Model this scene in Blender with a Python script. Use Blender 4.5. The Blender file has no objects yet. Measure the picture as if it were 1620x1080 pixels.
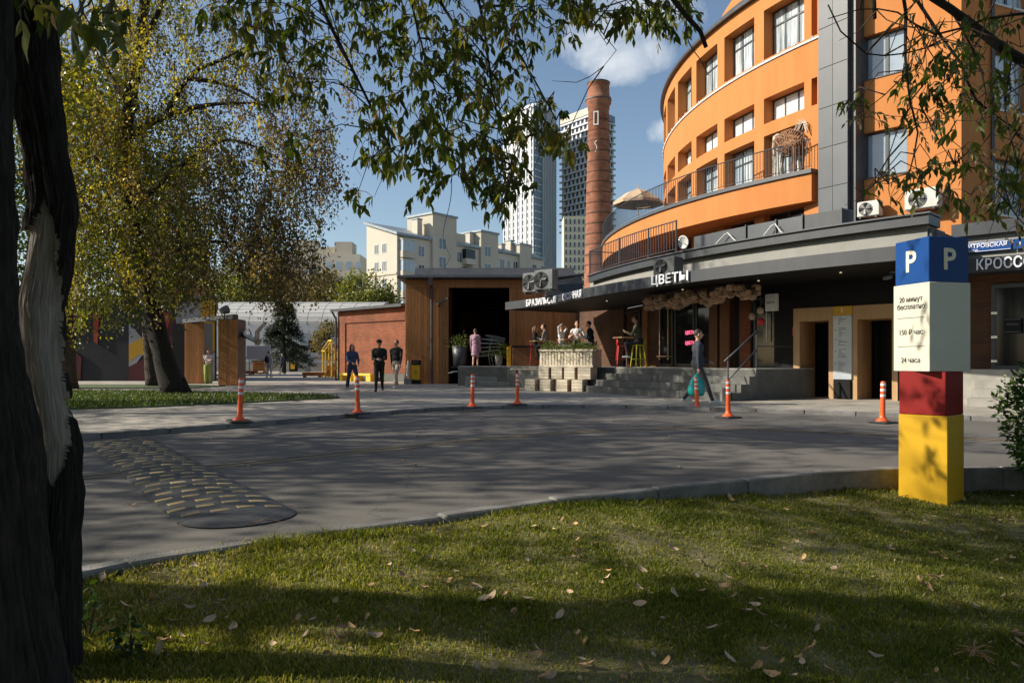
import bpy, math, random
import numpy as np
from mathutils import Vector, Matrix, noise as mnoise

random.seed(7)
RNG = np.random.default_rng(7)
D = bpy.data
SC = bpy.context.scene
COL = SC.collection
rad = math.radians

# ------------------------------------------------------------------ camera, sky, sun, exposure
F, CX, HOR, EYE = 1170.0, 810.0, 573.0, 1.1
cam_d = D.cameras.new('camera')
cam = D.objects.new('camera', cam_d); COL.objects.link(cam)
cam.location = (0, 0, EYE); cam.rotation_euler = (math.pi / 2, 0, 0)
cam_d.sensor_width = 36.0; cam_d.lens = 36.0 * F / 1620.0
cam_d.shift_y = (HOR - 540.0) / 1620.0
cam_d.clip_start = 0.05; cam_d.clip_end = 6000
SC.camera = cam

SUN_EL, SUN_AZ = 32.0, 267.0            # azimuth clockwise from +Y: the sun stands to the left
S = Vector((math.sin(rad(SUN_AZ)) * math.cos(rad(SUN_EL)), math.cos(rad(SUN_AZ)) * math.cos(rad(SUN_EL)), math.sin(rad(SUN_EL))))
w = D.worlds.new("World"); SC.world = w; w.use_nodes = True
wn, wl = w.node_tree.nodes, w.node_tree.links
sky = wn.new('ShaderNodeTexSky'); sky.sky_type = 'NISHITA'; sky.sun_disc = False
sky.sun_elevation = rad(SUN_EL); sky.sun_rotation = rad(SUN_AZ)
sky.air_density = 1.0; sky.dust_density = 1.0; sky.ozone_density = 2.0
bg = wn['Background']; bg.inputs[1].default_value = 0.105
# a few small clouds: soft patches of direction, frayed by noise
tc = wn.new('ShaderNodeTexCoord')
nz = wn.new('ShaderNodeTexNoise'); nz.inputs['Scale'].default_value = 13; nz.inputs['Detail'].default_value = 8; nz.inputs['Roughness'].default_value = 0.6; nz.inputs['Distortion'].default_value = .4
wl.new(tc.outputs['Generated'], nz.inputs['Vector'])
last = None
for (px, py, sx, sy) in ((1000, 92, .06, .028), (950, 70, .05, .03), (1000, 18, .09, .045), (1062, 205, .03, .02), (760, -250, .16, .07), (1500, -420, .2, .08), (300, -380, .18, .07), (-500, 150, .16, .04), (2300, 60, .18, .05)):
    d = Vector(((px - CX) / F, 1, (HOR - py) / F)).normalized()
    rt = Vector((d.y, -d.x, 0)).normalized(); up = rt.cross(d)
    def dot(vec, k):
        n = wn.new('ShaderNodeVectorMath'); n.operation = 'DOT_PRODUCT'; n.inputs[1].default_value = vec * k
        wl.new(tc.outputs['Generated'], n.inputs[0]); return n.outputs['Value']
    def mth(op, a, b=None, clamp=False):
        n = wn.new('ShaderNodeMath'); n.operation = op; n.use_clamp = clamp
        for i, q in enumerate((a, b)):
            if q is None: continue
            if isinstance(q, (int, float)): n.inputs[i].default_value = q
            else: wl.new(q, n.inputs[i])
        return n.outputs[0]
    a = dot(rt, 1 / sx); b = dot(up, 1 / sy)
    r2 = mth('ADD', mth('MULTIPLY', a, a), mth('MULTIPLY', b, b))
    front = mth('GREATER_THAN', dot(d, 1), 0.3)
    m = mth('MULTIPLY', mth('SUBTRACT', 1.0, mth('MULTIPLY', r2, .5), True), front)
    last = m if last is None else mth('MAXIMUM', last, m)
cm = mth('MULTIPLY', mth('SUBTRACT', mth('ADD', mth('MULTIPLY', last, .6), mth('MULTIPLY', nz.outputs[0], 1.3)), .92), 1.7, True)
mix = wn.new('ShaderNodeMix'); mix.data_type = 'RGBA'
wl.new(mth('MULTIPLY', cm, .8), mix.inputs['Factor']); wl.new(sky.outputs[0], mix.inputs['A']); mix.inputs['B'].default_value = (7.4, 7.7, 8.2, 1)
wl.new(mix.outputs['Result'], bg.inputs[0])

sun_d = D.lights.new('sun', 'SUN'); sun_d.energy = 5.0; sun_d.angle = rad(0.53); sun_d.color = (1.0, .945, .86)
sun = D.objects.new('sun', sun_d); COL.objects.link(sun); sun.location = (-30, -4, 20)
sun.rotation_euler = S.to_track_quat('Z', 'Y').to_euler()
SC.view_settings.view_transform = 'Standard'; SC.view_settings.look = 'None'
SC.view_settings.exposure = 0.5; SC.view_settings.gamma = 1.0
SC.view_settings.use_white_balance = True; SC.view_settings.white_balance_temperature = 6900; SC.view_settings.white_balance_tint = 8
SC.cycles.max_bounces = 6; SC.cycles.transparent_max_bounces = 6; SC.cycles.caustics_reflective = False; SC.cycles.caustics_refractive = False
try: SC.cycles.use_denoising = True
except Exception: pass

# ------------------------------------------------------------------ helpers
def W(px, py, Y): return Vector(((px - CX) / F * Y, Y, EYE + (HOR - py) / F * Y))
def G(px, py, z=0.0):
    Y = F * (EYE - z) / (py - HOR); return Vector(((px - CX) / F * Y, Y, z))
PZ = 0.08        # level of the plaza and the pavement above the road
TZ = 0.93        # level of the raised terrace

def mat(name, c, c2=None, scale=6.0, rough=.75, bump=0.0, bscale=None, metal=0.0, detail=5, var=0.0, stretch=None, spec=None, lo=.35, hi=.65):
    m = D.materials.new(name); m.use_nodes = True
    n, l = m.node_tree.nodes, m.node_tree.links; p = n['Principled BSDF']
    p.inputs['Roughness'].default_value = rough; p.inputs['Metallic'].default_value = metal
    if spec is not None: p.inputs['Specular IOR Level'].default_value = spec
    src = None
    t = n.new('ShaderNodeTexCoord'); mp = n.new('ShaderNodeMapping'); l.new(t.outputs['Object'], mp.inputs[0])
    if stretch: mp.inputs['Scale'].default_value = stretch
    if c2 is not None:
        tx = n.new('ShaderNodeTexNoise'); tx.inputs['Scale'].default_value = scale; tx.inputs['Detail'].default_value = detail; tx.inputs['Roughness'].default_value = .6
        l.new(mp.outputs[0], tx.inputs['Vector'])
        r = n.new('ShaderNodeValToRGB'); r.color_ramp.elements[0].position = lo; r.color_ramp.elements[1].position = hi
        r.color_ramp.elements[0].color = (*c, 1); r.color_ramp.elements[1].color = (*c2, 1)
        l.new(tx.outputs[0], r.inputs[0]); src = r.outputs[0]
    if var:
        oi = n.new('ShaderNodeObjectInfo'); hs = n.new('ShaderNodeHueSaturation')
        mr = n.new('ShaderNodeMapRange'); mr.inputs['To Min'].default_value = 1 - var; mr.inputs['To Max'].default_value = 1 + var
        l.new(oi.outputs['Random'], mr.inputs[0]); l.new(mr.outputs[0], hs.inputs['Value'])
        if src: l.new(src, hs.inputs['Color'])
        else: hs.inputs['Color'].default_value = (*c, 1)
        src = hs.outputs[0]
    if src: l.new(src, p.inputs['Base Color'])
    else: p.inputs['Base Color'].default_value = (*c, 1)
    if bump:
        b = n.new('ShaderNodeBump'); b.inputs['Strength'].default_value = bump; b.inputs['Distance'].default_value = .02
        tb = n.new('ShaderNodeTexNoise'); tb.inputs['Scale'].default_value = bscale or scale * 4; tb.inputs['Detail'].default_value = 6
        l.new(mp.outputs[0], tb.inputs['Vector']); l.new(tb.outputs[0], b.inputs['Height']); l.new(b.outputs[0], p.inputs['Normal'])
    return m

def brickmat(name, c1, c2, mortar, bw=.25, bh=.075, rough=.9, axes='xz', msize=.012, bump=.5):
    m = mat(name, c1, rough=rough); n, l = m.node_tree.nodes, m.node_tree.links; p = n['Principled BSDF']
    t = n.new('ShaderNodeTexCoord'); sp = n.new('ShaderNodeSeparateXYZ'); cb = n.new('ShaderNodeCombineXYZ')
    l.new(t.outputs['Object'], sp.inputs[0])
    if axes == 'polar':
        at = n.new('ShaderNodeMath'); at.operation = 'ARCTAN2'; l.new(sp.outputs['Y'], at.inputs[0]); l.new(sp.outputs['X'], at.inputs[1])
        mu = n.new('ShaderNodeMath'); mu.operation = 'MULTIPLY'; mu.inputs[1].default_value = 1.6; l.new(at.outputs[0], mu.inputs[0]); l.new(mu.outputs[0], cb.inputs[0])
    elif axes == 'xyz':
        ad = n.new('ShaderNodeMath'); l.new(sp.outputs['X'], ad.inputs[0]); l.new(sp.outputs['Y'], ad.inputs[1]); l.new(ad.outputs[0], cb.inputs[0])
    else: l.new(sp.outputs['X'], cb.inputs[0])
    l.new(sp.outputs['Y' if axes == 'xy' else 'Z'], cb.inputs[1])
    b = n.new('ShaderNodeTexBrick'); b.inputs['Scale'].default_value = 1; b.inputs['Brick Width'].default_value = bw; b.inputs['Row Height'].default_value = bh
    b.inputs['Mortar Size'].default_value = msize; b.inputs['Color1'].default_value = (*c1, 1); b.inputs['Color2'].default_value = (*c2, 1); b.inputs['Mortar'].default_value = (*mortar, 1)
    l.new(cb.outputs[0], b.inputs['Vector'])
    nz = n.new('ShaderNodeTexNoise'); nz.inputs['Scale'].default_value = 1.3; nz.inputs['Detail'].default_value = 8; l.new(t.outputs['Object'], nz.inputs['Vector'])
    mr = n.new('ShaderNodeMapRange'); mr.inputs['From Min'].default_value = .3; mr.inputs['From Max'].default_value = .7; mr.inputs['To Min'].default_value = .7; mr.inputs['To Max'].default_value = 1.25
    l.new(nz.outputs[0], mr.inputs[0]); hs = n.new('ShaderNodeHueSaturation'); l.new(mr.outputs[0], hs.inputs['Value']); l.new(b.outputs['Color'], hs.inputs['Color'])
    l.new(hs.outputs[0], p.inputs['Base Color'])
    bp = n.new('ShaderNodeBump'); bp.inputs['Strength'].default_value = bump; bp.inputs['Distance'].default_value = .01; bp.invert = True
    l.new(b.outputs['Fac'], bp.inputs['Height']); l.new(bp.outputs[0], p.inputs['Normal'])
    return m

def leafmat(name, cols, trans=.45, rough=.45):
    """leaf surface: colour picked per leaf from its own random value, light passes through"""
    m = D.materials.new(name); m.use_nodes = True; n, l = m.node_tree.nodes, m.node_tree.links; p = n['Principled BSDF']
    a = n.new('ShaderNodeAttribute'); a.attribute_name = 'rnd'
    r = n.new('ShaderNodeValToRGB'); el = r.color_ramp.elements
    while len(el) < len(cols): el.new(.5)
    for i, (pos, c) in enumerate(cols): el[i].position = pos; el[i].color = (*c, 1)
    l.new(a.outputs['Fac'], r.inputs[0]); l.new(r.outputs[0], p.inputs['Base Color'])
    p.inputs['Roughness'].default_value = rough; p.inputs['Specular IOR Level'].default_value = .35
    tr = n.new('ShaderNodeBsdfTranslucent'); hs = n.new('ShaderNodeHueSaturation'); hs.inputs['Value'].default_value = 1.5; hs.inputs['Saturation'].default_value = 1.15
    l.new(r.outputs[0], hs.inputs['Color']); l.new(hs.outputs[0], tr.inputs[0])
    mx = n.new('ShaderNodeMixShader'); mx.inputs[0].default_value = trans
    l.new(p.outputs[0], mx.inputs[1]); l.new(tr.outputs[0], mx.inputs[2]); l.new(mx.outputs[0], n['Material Output'].inputs[0])
    return m

def emat(name, c, strength):
    m = mat(name, c); p = m.node_tree.nodes['Principled BSDF']
    p.inputs['Emission Color'].default_value = (*c, 1); p.inputs['Emission Strength'].default_value = strength; return m

def obj(name, me, parent=None, loc=None, rotz=None):
    o = D.objects.new(name, me); COL.objects.link(o)
    if parent is not None: o.parent = parent
    if loc is not None: o.location = loc
    if rotz is not None: o.rotation_euler = (0, 0, rotz)
    return o
def tag(o, label=None, cat=None, group=None, kind=None):
    if label: o['label'] = label
    if cat: o['category'] = cat
    if group: o['group'] = group
    if kind: o['kind'] = kind
    return o
def thing(name, label, cat, loc=(0, 0, 0), rotz=0.0, group=None):
    return tag(obj(name, None, None, loc, rotz), label, cat, group)
def copy_tree(o, parent=None):
    c = o.copy(); COL.objects.link(c)
    if parent is not None: c.parent = parent
    for ch in list(o.children): copy_tree(ch, c)
    return c

class MB:
    def __init__(s): s.v = []; s.f = []; s.m = []
    def add(s, vs, fs, mi=0):
        k = len(s.v); s.v += [tuple(q) for q in vs]; s.f += [tuple(i + k for i in f) for f in fs]; s.m += [mi] * len(fs); return s
    def hexa(s, p, mi=0):   # 4 bottom, 4 top, both anticlockwise seen from above
        return s.add(p, [(3, 2, 1, 0), (4, 5, 6, 7), (0, 1, 5, 4), (1, 2, 6, 5), (2, 3, 7, 6), (3, 0, 4, 7)], mi)
    def box(s, x0, x1, y0, y1, z0, z1, mi=0):
        return s.hexa([(x0, y0, z0), (x1, y0, z0), (x1, y1, z0), (x0, y1, z0), (x0, y0, z1), (x1, y0, z1), (x1, y1, z1), (x0, y1, z1)], mi)
    def bbox(s, x0, x1, y0, y1, z0, z1, b=.01, mi=0):   # box with chamfered vertical and top edges
        def ring(e, z): return [(x0 + e, y0, z), (x1 - e, y0, z), (x1, y0 + e, z), (x1, y1 - e, z), (x1 - e, y1, z), (x0 + e, y1, z), (x0, y1 - e, z), (x0, y0 + e, z)]
        def inn(z): return [(x0 + 2*b, y0 + b, z), (x1 - 2*b, y0 + b, z), (x1 - b, y0 + 2*b, z), (x1 - b, y1 - 2*b, z), (x1 - 2*b, y1 - b, z), (x0 + 2*b, y1 - b, z), (x0 + b, y1 - 2*b, z), (x0 + b, y0 + 2*b, z)]
        vs = inn(z0) + ring(b, z0 + b) + ring(b, z1 - b) + inn(z1)
        fs = [tuple(range(7, -1, -1)), tuple(range(24, 32))]
        for r in range(3):
            for i in range(8): j = (i + 1) % 8; fs.append((r*8 + i, r*8 + j, r*8 + 8 + j, r*8 + 8 + i))
        return s.add(vs, fs, mi)
    def xbox(s, c, ax, ay, az, mi=0):   # centre and three half-axis vectors
        c, ax, ay, az = map(Vector, (c, ax, ay, az))
        return s.hexa([c-ax-ay-az, c+ax-ay-az, c+ax+ay-az, c-ax+ay-az, c-ax-ay+az, c+ax-ay+az, c+ax+ay+az, c-ax+ay+az], mi)
    def bar(s, a, b, w=.03, h=None, mi=0):
        a, b = Vector(a), Vector(b); d = b - a; L = d.length
        if L < 1e-6: return s
        d /= L; u = Vector((0, 0, 1)) if abs(d.z) < .95 else Vector((1, 0, 0))
        x = d.cross(u).normalized(); y = x.cross(d)
        return s.xbox((a + b) / 2, x * w / 2, d * L / 2, y * (h or w) / 2, mi)
    def prism(s, poly, z0, z1, mi=0):
        n = len(poly); ar = sum(poly[i][0]*poly[(i+1) % n][1] - poly[(i+1) % n][0]*poly[i][1] for i in range(n))
        if ar < 0: poly = poly[::-1]
        vs = [(p[0], p[1], z0) for p in poly] + [(p[0], p[1], z1) for p in poly]
        fs = [tuple(range(n-1, -1, -1)), tuple(range(n, 2*n))] + [(i, (i+1) % n, n + (i+1) % n, n + i) for i in range(n)]
        return s.add(vs, fs, mi)
    def arc(s, R0, R1, t0, t1, z0, z1, n=None, mi=0):   # ring piece round the origin, angles in degrees
        n = n or max(1, int(abs(t1 - t0) / 1.2) + 1); k = len(s.v); vs = []; fs = []
        for i in range(n + 1):
            t = rad(t0 + (t1 - t0) * i / n); c, q = math.cos(t), math.sin(t)
            vs += [(R0*c, R0*q, z0), (R1*c, R1*q, z0), (R1*c, R1*q, z1), (R0*c, R0*q, z1)]
        for i in range(n):
            a = 4*i; b = a + 4
            for j in range(4): fs.append((a + j, a + (j+1) % 4, b + (j+1) % 4, b + j))
        fs += [(3, 2, 1, 0), (4*n, 4*n+1, 4*n+2, 4*n+3)]
        return s.add(vs, fs, mi)
    def tube(s, pts, r, seg=8, cap=True, mi=0):
        pts = [Vector(p) for p in pts]; n = len(pts); rr = r if hasattr(r, '__len__') else [r] * n
        vs = []; fs = []; pu = None
        for i, p in enumerate(pts):
            d = (pts[min(i+1, n-1)] - pts[max(i-1, 0)]); d = d.normalized() if d.length > 1e-9 else Vector((0, 0, 1))
            if pu is None: pu = d.orthogonal().normalized()
            pu = (pu - d * pu.dot(d)); pu = pu.normalized() if pu.length > 1e-6 else d.orthogonal().normalized()
            q = d.cross(pu)
            for j in range(seg):
                a = 2*math.pi*j/seg; vs.append(p + (pu*math.cos(a) + q*math.sin(a)) * rr[i])
        for i in range(n-1):
            for j in range(seg): k = (j+1) % seg; fs.append((i*seg+j, i*seg+k, (i+1)*seg+k, (i+1)*seg+j))
        if cap: fs += [tuple(range(seg-1, -1, -1)), tuple(range((n-1)*seg, n*seg))]
        return s.add(vs, fs, mi)
    def lathe(s, prof, seg=16, c=(0, 0, 0), mi=0):
        vs = []; fs = []; n = len(prof)
        for r, z in prof:
            for j in range(seg): a = 2*math.pi*j/seg; vs.append((c[0] + r*math.cos(a), c[1] + r*math.sin(a), c[2] + z))
        for i in range(n-1):
            for j in range(seg): k = (j+1) % seg; fs.append((i*seg+j, i*seg+k, (i+1)*seg+k, (i+1)*seg+j))
        fs += [tuple(range(seg-1, -1, -1)), tuple(range((n-1)*seg, n*seg))]
        return s.add(vs, fs, mi)
    def ball(s, c, rx, ry=None, rz=None, seg=10, rings=6, mi=0, M3=None):
        ry = ry or rx; rz = rz or rx; vs = []; fs = []
        for i in range(rings + 1):
            p = math.pi * i / rings
            for j in range(seg):
                a = 2*math.pi*j/seg; q = Vector((rx*math.sin(p)*math.cos(a), ry*math.sin(p)*math.sin(a), -rz*math.cos(p)))
                if M3: q = M3 @ q
                vs.append(q + Vector(c))
        for i in range(rings):
            for j in range(seg): k = (j+1) % seg; fs.append((i*seg+j, i*seg+k, (i+1)*seg+k, (i+1)*seg+j))
        return s.add(vs, fs, mi)
    def mesh(s, name, mats, smooth=False):
        me = D.meshes.new(name); me.from_pydata(s.v, [], s.f)
        for m in (mats if isinstance(mats, (list, tuple)) else [mats]): me.materials.append(m)
        if len(set(s.m)) > 1: me.polygons.foreach_set('material_index', s.m)
        if smooth: me.polygons.foreach_set('use_smooth', [True] * len(s.f))
        me.update(); return me
    def build(s, name, mats, parent=None, smooth=False, loc=None, rotz=None):
        return obj(name, s.mesh(name, mats, smooth), parent, loc, rotz)

def npmesh(name, V, Fs, m, rnd=None, smooth=False):
    """numpy vertices (n,3) and faces (k, 3 or 4)"""
    me = D.meshes.new(name); k, c = Fs.shape
    me.vertices.add(len(V)); me.vertices.foreach_set('co', V.astype(np.float32).ravel())
    me.loops.add(k*c); me.loops.foreach_set('vertex_index', Fs.astype(np.int32).ravel())
    me.polygons.add(k); me.polygons.foreach_set('loop_start', np.arange(0, k*c, c, dtype=np.int32))
    try: me.polygons.foreach_set('loop_total', np.full(k, c, dtype=np.int32))
    except Exception: pass
    if rnd is not None:
        at = me.attributes.new('rnd', 'FLOAT', 'FACE'); at.data.foreach_set('value', rnd.astype(np.float32))
    if smooth: me.polygons.foreach_set('use_smooth', np.ones(k, dtype=bool))
    me.materials.append(m); me.update(calc_edges=True); me.validate(); return me

def unit(a): return a / np.maximum(np.linalg.norm(a, axis=1, keepdims=True), 1e-9)
def leaves(name, P, dirs, L, width, m, fold=.12, shape='diamond', rng=RNG, rnd=None):
    """one small folded leaf per point"""
    n = len(P); d = unit(dirs); r = unit(rng.normal(size=(n, 3))); s = unit(np.cross(d, r)); up = np.cross(s, d)
    L = (L * np.ones(n))[:, None]; Wd = L * width
    rnd = rng.random(n) if rnd is None else rnd
    if shape == 'diamond':
        V = np.stack([P, P + d*L*.45 + s*Wd*.5 + up*L*fold, P + d*L, P + d*L*.45 - s*Wd*.5 + up*L*fold], 1).reshape(-1, 3)
        b = (np.arange(n)*4)[:, None]; Fc = np.concatenate([b + np.array([[0, 1, 2]]), b + np.array([[0, 2, 3]])], 1).reshape(-1, 3)
        return npmesh(name, V, Fc, m, np.repeat(rnd, 2))
    bend = -np.array([0, 0, 1.0])[None] * L * .12
    V = np.stack([P, P + d*L*.22 + s*Wd*.36 + up*L*fold*.7, P + d*L*.22 - s*Wd*.36 + up*L*fold*.7,
                  P + d*L*.5 + s*Wd*.5 + up*L*fold + bend*.3, P + d*L*.5 - s*Wd*.5 + up*L*fold + bend*.3,
                  P + d*L*.5 + bend*.3, P + d*L + bend], 1).reshape(-1, 3)
    b = (np.arange(n)*7)[:, None]
    Fc = np.concatenate([b + np.array([q]) for q in ([0, 5, 1], [1, 5, 3], [0, 2, 5], [2, 4, 5], [3, 5, 6], [5, 4, 6])], 1).reshape(-1, 3)
    return npmesh(name, V, Fc, m, np.repeat(rnd, 6))

def text_mesh(txt, h, ext, m, bold=0.0, center=True):
    cu = D.curves.new('lettering', 'FONT'); cu.body = txt; cu.size = h * 1.38; cu.extrude = ext; cu.offset = bold; cu.resolution_u = 3
    if center: cu.align_x = 'CENTER'; cu.align_y = 'CENTER'
    o = D.objects.new('lettering', cu); COL.objects.link(o)
    me = D.meshes.new_from_object(o.evaluated_get(bpy.context.evaluated_depsgraph_get()))
    D.objects.remove(o); D.curves.remove(cu); me.materials.clear(); me.materials.append(m); return me
def stand(o, loc, right, up=(0, 0, 1)):
    """place a lettering mesh: its x along right, its y along up"""
    x = Vector(right).normalized(); y = Vector(up).normalized(); z = x.cross(y)
    M = Matrix((x, y, z)).transposed().to_4x4(); M.translation = Vector(loc); o.matrix_local = M; return o

def smooth_line(pts, step=.5):
    """Catmull-Rom through plan points"""
    P = [Vector((*p[:2], p[2] if len(p) > 2 else 0)) for p in pts]; P = [2*P[0] - P[1]] + P + [2*P[-1] - P[-2]]; out = []
    for i in range(1, len(P) - 2):
        n = max(1, int((P[i+1] - P[i]).length / step))
        for k in range(n):
            t = k / n; a, b, c, d = P[i-1:i+3]
            out.append(.5*((2*b) + (c - a)*t + (2*a - 5*b + 4*c - d)*t*t + (3*b - a - 3*c + d)*t**3))
    out.append(P[-2]); return out

# ------------------------------------------------------------------ materials
M = {}
def asphalt(name):
    m = mat(name, (.095, .087, .077), (.14, .127, .11), .5, .93, .4, 90, lo=.25, hi=.75, detail=9); n, l = m.node_tree.nodes, m.node_tree.links; p = n['Principled BSDF']
    src = p.inputs['Base Color'].links[0].from_socket; t = n.new('ShaderNodeTexCoord')
    w = n.new('ShaderNodeTexNoise'); w.inputs['Scale'].default_value = .9; w.inputs['Detail'].default_value = 6; l.new(t.outputs['Object'], w.inputs['Vector'])
    ad = n.new('ShaderNodeVectorMath'); ad.operation = 'MULTIPLY_ADD'; l.new(w.outputs['Color'], ad.inputs[0]); ad.inputs[1].default_value = (1.6, 1.6, 0); l.new(t.outputs['Object'], ad.inputs[2])
    v = n.new('ShaderNodeTexVoronoi'); v.feature = 'DISTANCE_TO_EDGE'; v.inputs['Scale'].default_value = .33; l.new(ad.outputs[0], v.inputs['Vector'])
    r = n.new('ShaderNodeValToRGB'); r.color_ramp.elements[0].position = .002; r.color_ramp.elements[0].color = (.7, .7, .7, 1); r.color_ramp.elements[1].position = .005; r.color_ramp.elements[1].color = (1, 1, 1, 1); l.new(v.outputs['Distance'], r.inputs[0])
    g = n.new('ShaderNodeTexNoise'); g.inputs['Scale'].default_value = 140; g.inputs['Detail'].default_value = 2; l.new(t.outputs['Object'], g.inputs['Vector'])
    gr = n.new('ShaderNodeMapRange'); gr.inputs['From Min'].default_value = .3; gr.inputs['From Max'].default_value = .7; gr.inputs['To Min'].default_value = .72; gr.inputs['To Max'].default_value = 1.28; l.new(g.outputs[0], gr.inputs[0])
    a = n.new('ShaderNodeMix'); a.data_type = 'RGBA'; a.blend_type = 'MULTIPLY'; a.inputs['Factor'].default_value = 1; l.new(src, a.inputs['A']); l.new(r.outputs[0], a.inputs['B'])
    h = n.new('ShaderNodeHueSaturation'); l.new(a.outputs['Result'], h.inputs['Color']); l.new(gr.outputs[0], h.inputs['Value']); l.new(h.outputs[0], p.inputs['Base Color']); return m
M['asphalt'] = asphalt('asphalt')
M['paving'] = brickmat('paving', (.34, .305, .255), (.30, .268, .222), (.17, .155, .13), .6, .3, axes='xy', msize=.006, bump=.25)
M['kerb'] = mat('kerb_stone', (.12, .115, .105), (.21, .2, .185), 5, .9, .4, 60, var=.15)
M['kerb_far'] = mat('kerb_worn', (.13, .125, .12), (.22, .21, .2), 4, .9, .3, 60, var=.12)
M['soil'] = mat('lawn_soil', (.11, .108, .038), (.2, .165, .08), 9, .95, .5, 40)
M['soil_far'] = mat('far_turf', (.04, .07, .018), (.07, .09, .03), 3, .95, .4, 40)
M['yline'] = mat('road_paint', (.33, .22, .075), (.13, .115, .09), 5, .85, lo=.38, hi=.62)
M['rubber'] = mat('rubber', (.028, .028, .03), (.06, .06, .06), 14, .55, .5, 120)
M['reflect'] = mat('bump_reflector', (.38, .28, .12), (.19, .15, .085), 6, .6, var=.35)
M['orange_plastic'] = mat('orange_plastic', (.85, .11, .022), (.75, .1, .02), 8, .4)
M['white_band'] = mat('reflective_band', (.75, .76, .78), (.6, .6, .6), 20, .35)
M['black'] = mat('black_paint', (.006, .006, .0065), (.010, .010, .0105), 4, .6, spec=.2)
M['dark_metal'] = mat('dark_grey_metal', (.04, .043, .048), (.06, .064, .07), 3, .45)
M['slate'] = mat('slate_grey_cladding', (.052, .06, .07), (.066, .074, .084), 1.5, .5, var=.1)
M['fascia'] = mat('fascia_metal', (.03, .034, .04), (.042, .047, .054), 2, .5)
M['greywall'] = mat('grey_render', (.24, .236, .215), (.285, .28, .26), 1.2, .85, .15, 30)
M['orange'] = mat('orange_render', (.46, .172, .052), (.54, .215, .074), 1.6, .9, .15, 50, lo=.2, hi=.7, stretch=(1, 1, .22), detail=8, spec=.2)
M['wood'] = mat('cedar_boards', (.30, .115, .03), (.42, .18, .055), 3, .6, .15, 25, stretch=(6, 6, .6), var=.2)
M['wood_dark'] = mat('dark_cedar_boards', (.16, .06, .02), (.24, .095, .032), 3, .6, .15, 25, stretch=(6, 6, .6), var=.2)
M['tan'] = mat('oak_veneer', (.42, .25, .12), (.52, .32, .16), 4, .5, stretch=(1, 1, .25))
M['crate'] = mat('weathered_pine', (.50, .43, .32), (.66, .58, .46), 5, .85, .2, 40, stretch=(4, 4, 1), var=.15)
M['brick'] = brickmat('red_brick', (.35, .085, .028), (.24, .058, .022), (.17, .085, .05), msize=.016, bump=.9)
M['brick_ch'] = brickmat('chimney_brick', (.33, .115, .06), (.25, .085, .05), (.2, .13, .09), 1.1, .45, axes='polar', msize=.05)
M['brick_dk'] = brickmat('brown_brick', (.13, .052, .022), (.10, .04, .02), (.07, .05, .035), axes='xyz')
M['concrete'] = mat('concrete', (.24, .23, .205), (.33, .315, .285), 2.5, .9, .25, 40, var=.08)
M['concrete_dk'] = mat('dark_concrete', (.10, .10, .092), (.14, .138, .125), 2.5, .85, .2, 40, var=.1)
M['glass'] = mat('window_glass', (.012, .014, .016), rough=.06, spec=.35)
M['glass_sky'] = mat('sky_glass', (.24, .31, .37), (.33, .4, .46), .6, .08, spec=1.0)  # pale blue-grey base colour stands in for the reflected sky
M['blind'] = mat('white_blind', (.72, .72, .68), (.8, .8, .77), 2, .7)
M['apt_glass'] = mat('old_window_glass', (.06, .085, .11), (.14, .18, .21), 2, .15, spec=.6)
M['curtain'] = mat('pale_curtain', (.5, .52, .5), (.75, .76, .74), 3, .8, stretch=(9, 9, .15))
M['frame'] = mat('window_frame', (.045, .05, .055), rough=.4)
M['white'] = mat('white_paint', (.62, .62, .60), (.55, .55, .53), 3, .5)
M['white_box'] = mat('sign_white', (.54, .52, .43), (.60, .575, .48), 1.5, .45)
M['blue'] = mat('sign_blue', (.003, .046, .2), (.004, .056, .225), 2, .5, spec=.25)
M['cream_letter'] = mat('cream_lettering', (.80, .72, .55), rough=.5)
M['dark_letter'] = mat('dark_lettering', (.075, .075, .075), rough=.5)
M['red'] = mat('sign_red', (.2, .006, .006), (.24, .009, .008), 2, .55, spec=.25)
M['yellow'] = mat('sign_yellow', (.56, .315, .006), (.63, .36, .01), 1.4, .45)
M['bright_letter'] = mat('white_letter', (.85, .85, .88), rough=.4)
M['pink_neon'] = emat('pink_neon', (1.0, .12, .25), 1.6)
M['lamp'] = emat('warm_bulb', (1.0, .8, .5), .35)
M['steel'] = mat('brushed_steel', (.55, .55, .55), rough=.3, metal=1)
M['green_paint'] = mat('lime_paint', (.42, .45, .02), rough=.4)
M['red_paint'] = mat('red_paint', (.55, .02, .02), rough=.4)
M['yellow_paint'] = mat('yellow_timber', (.82, .55, .07), (.75, .48, .05), 3, .6)
M['ac_white'] = mat('ac_casing', (.56, .55, .52), (.5, .49, .45), 3, .45)
M['ac_grey'] = mat('ac_grey_casing', (.11, .12, .125), (.15, .16, .165), 3, .5)
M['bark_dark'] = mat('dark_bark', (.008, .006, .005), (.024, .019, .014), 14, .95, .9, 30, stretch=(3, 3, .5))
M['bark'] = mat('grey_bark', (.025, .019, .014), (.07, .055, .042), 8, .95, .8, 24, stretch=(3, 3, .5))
M['barewood'] = mat('bare_weathered_wood', (.13, .10, .082), (.34, .29, .245), 3.2, .8, .5, 14, stretch=(4, 4, .7), lo=.28, hi=.62)
M['twig'] = mat('twig', (.03, .02, .013), (.07, .05, .035), 20, .9)
M['beige'] = mat('cream_render', (.52, .475, .39), (.58, .535, .455), .12, .9, .1, 2)
M['beige_dk'] = mat('cream_render_worn', (.46, .415, .335), (.53, .485, .40), .15, .9)
M['roof_tin'] = mat('tin_roof', (.2, .24, .27), (.27, .31, .34), .4, .5, metal=.3)
M['tower_white'] = mat('tower_white', (.56, .57, .60), rough=.6)
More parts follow.
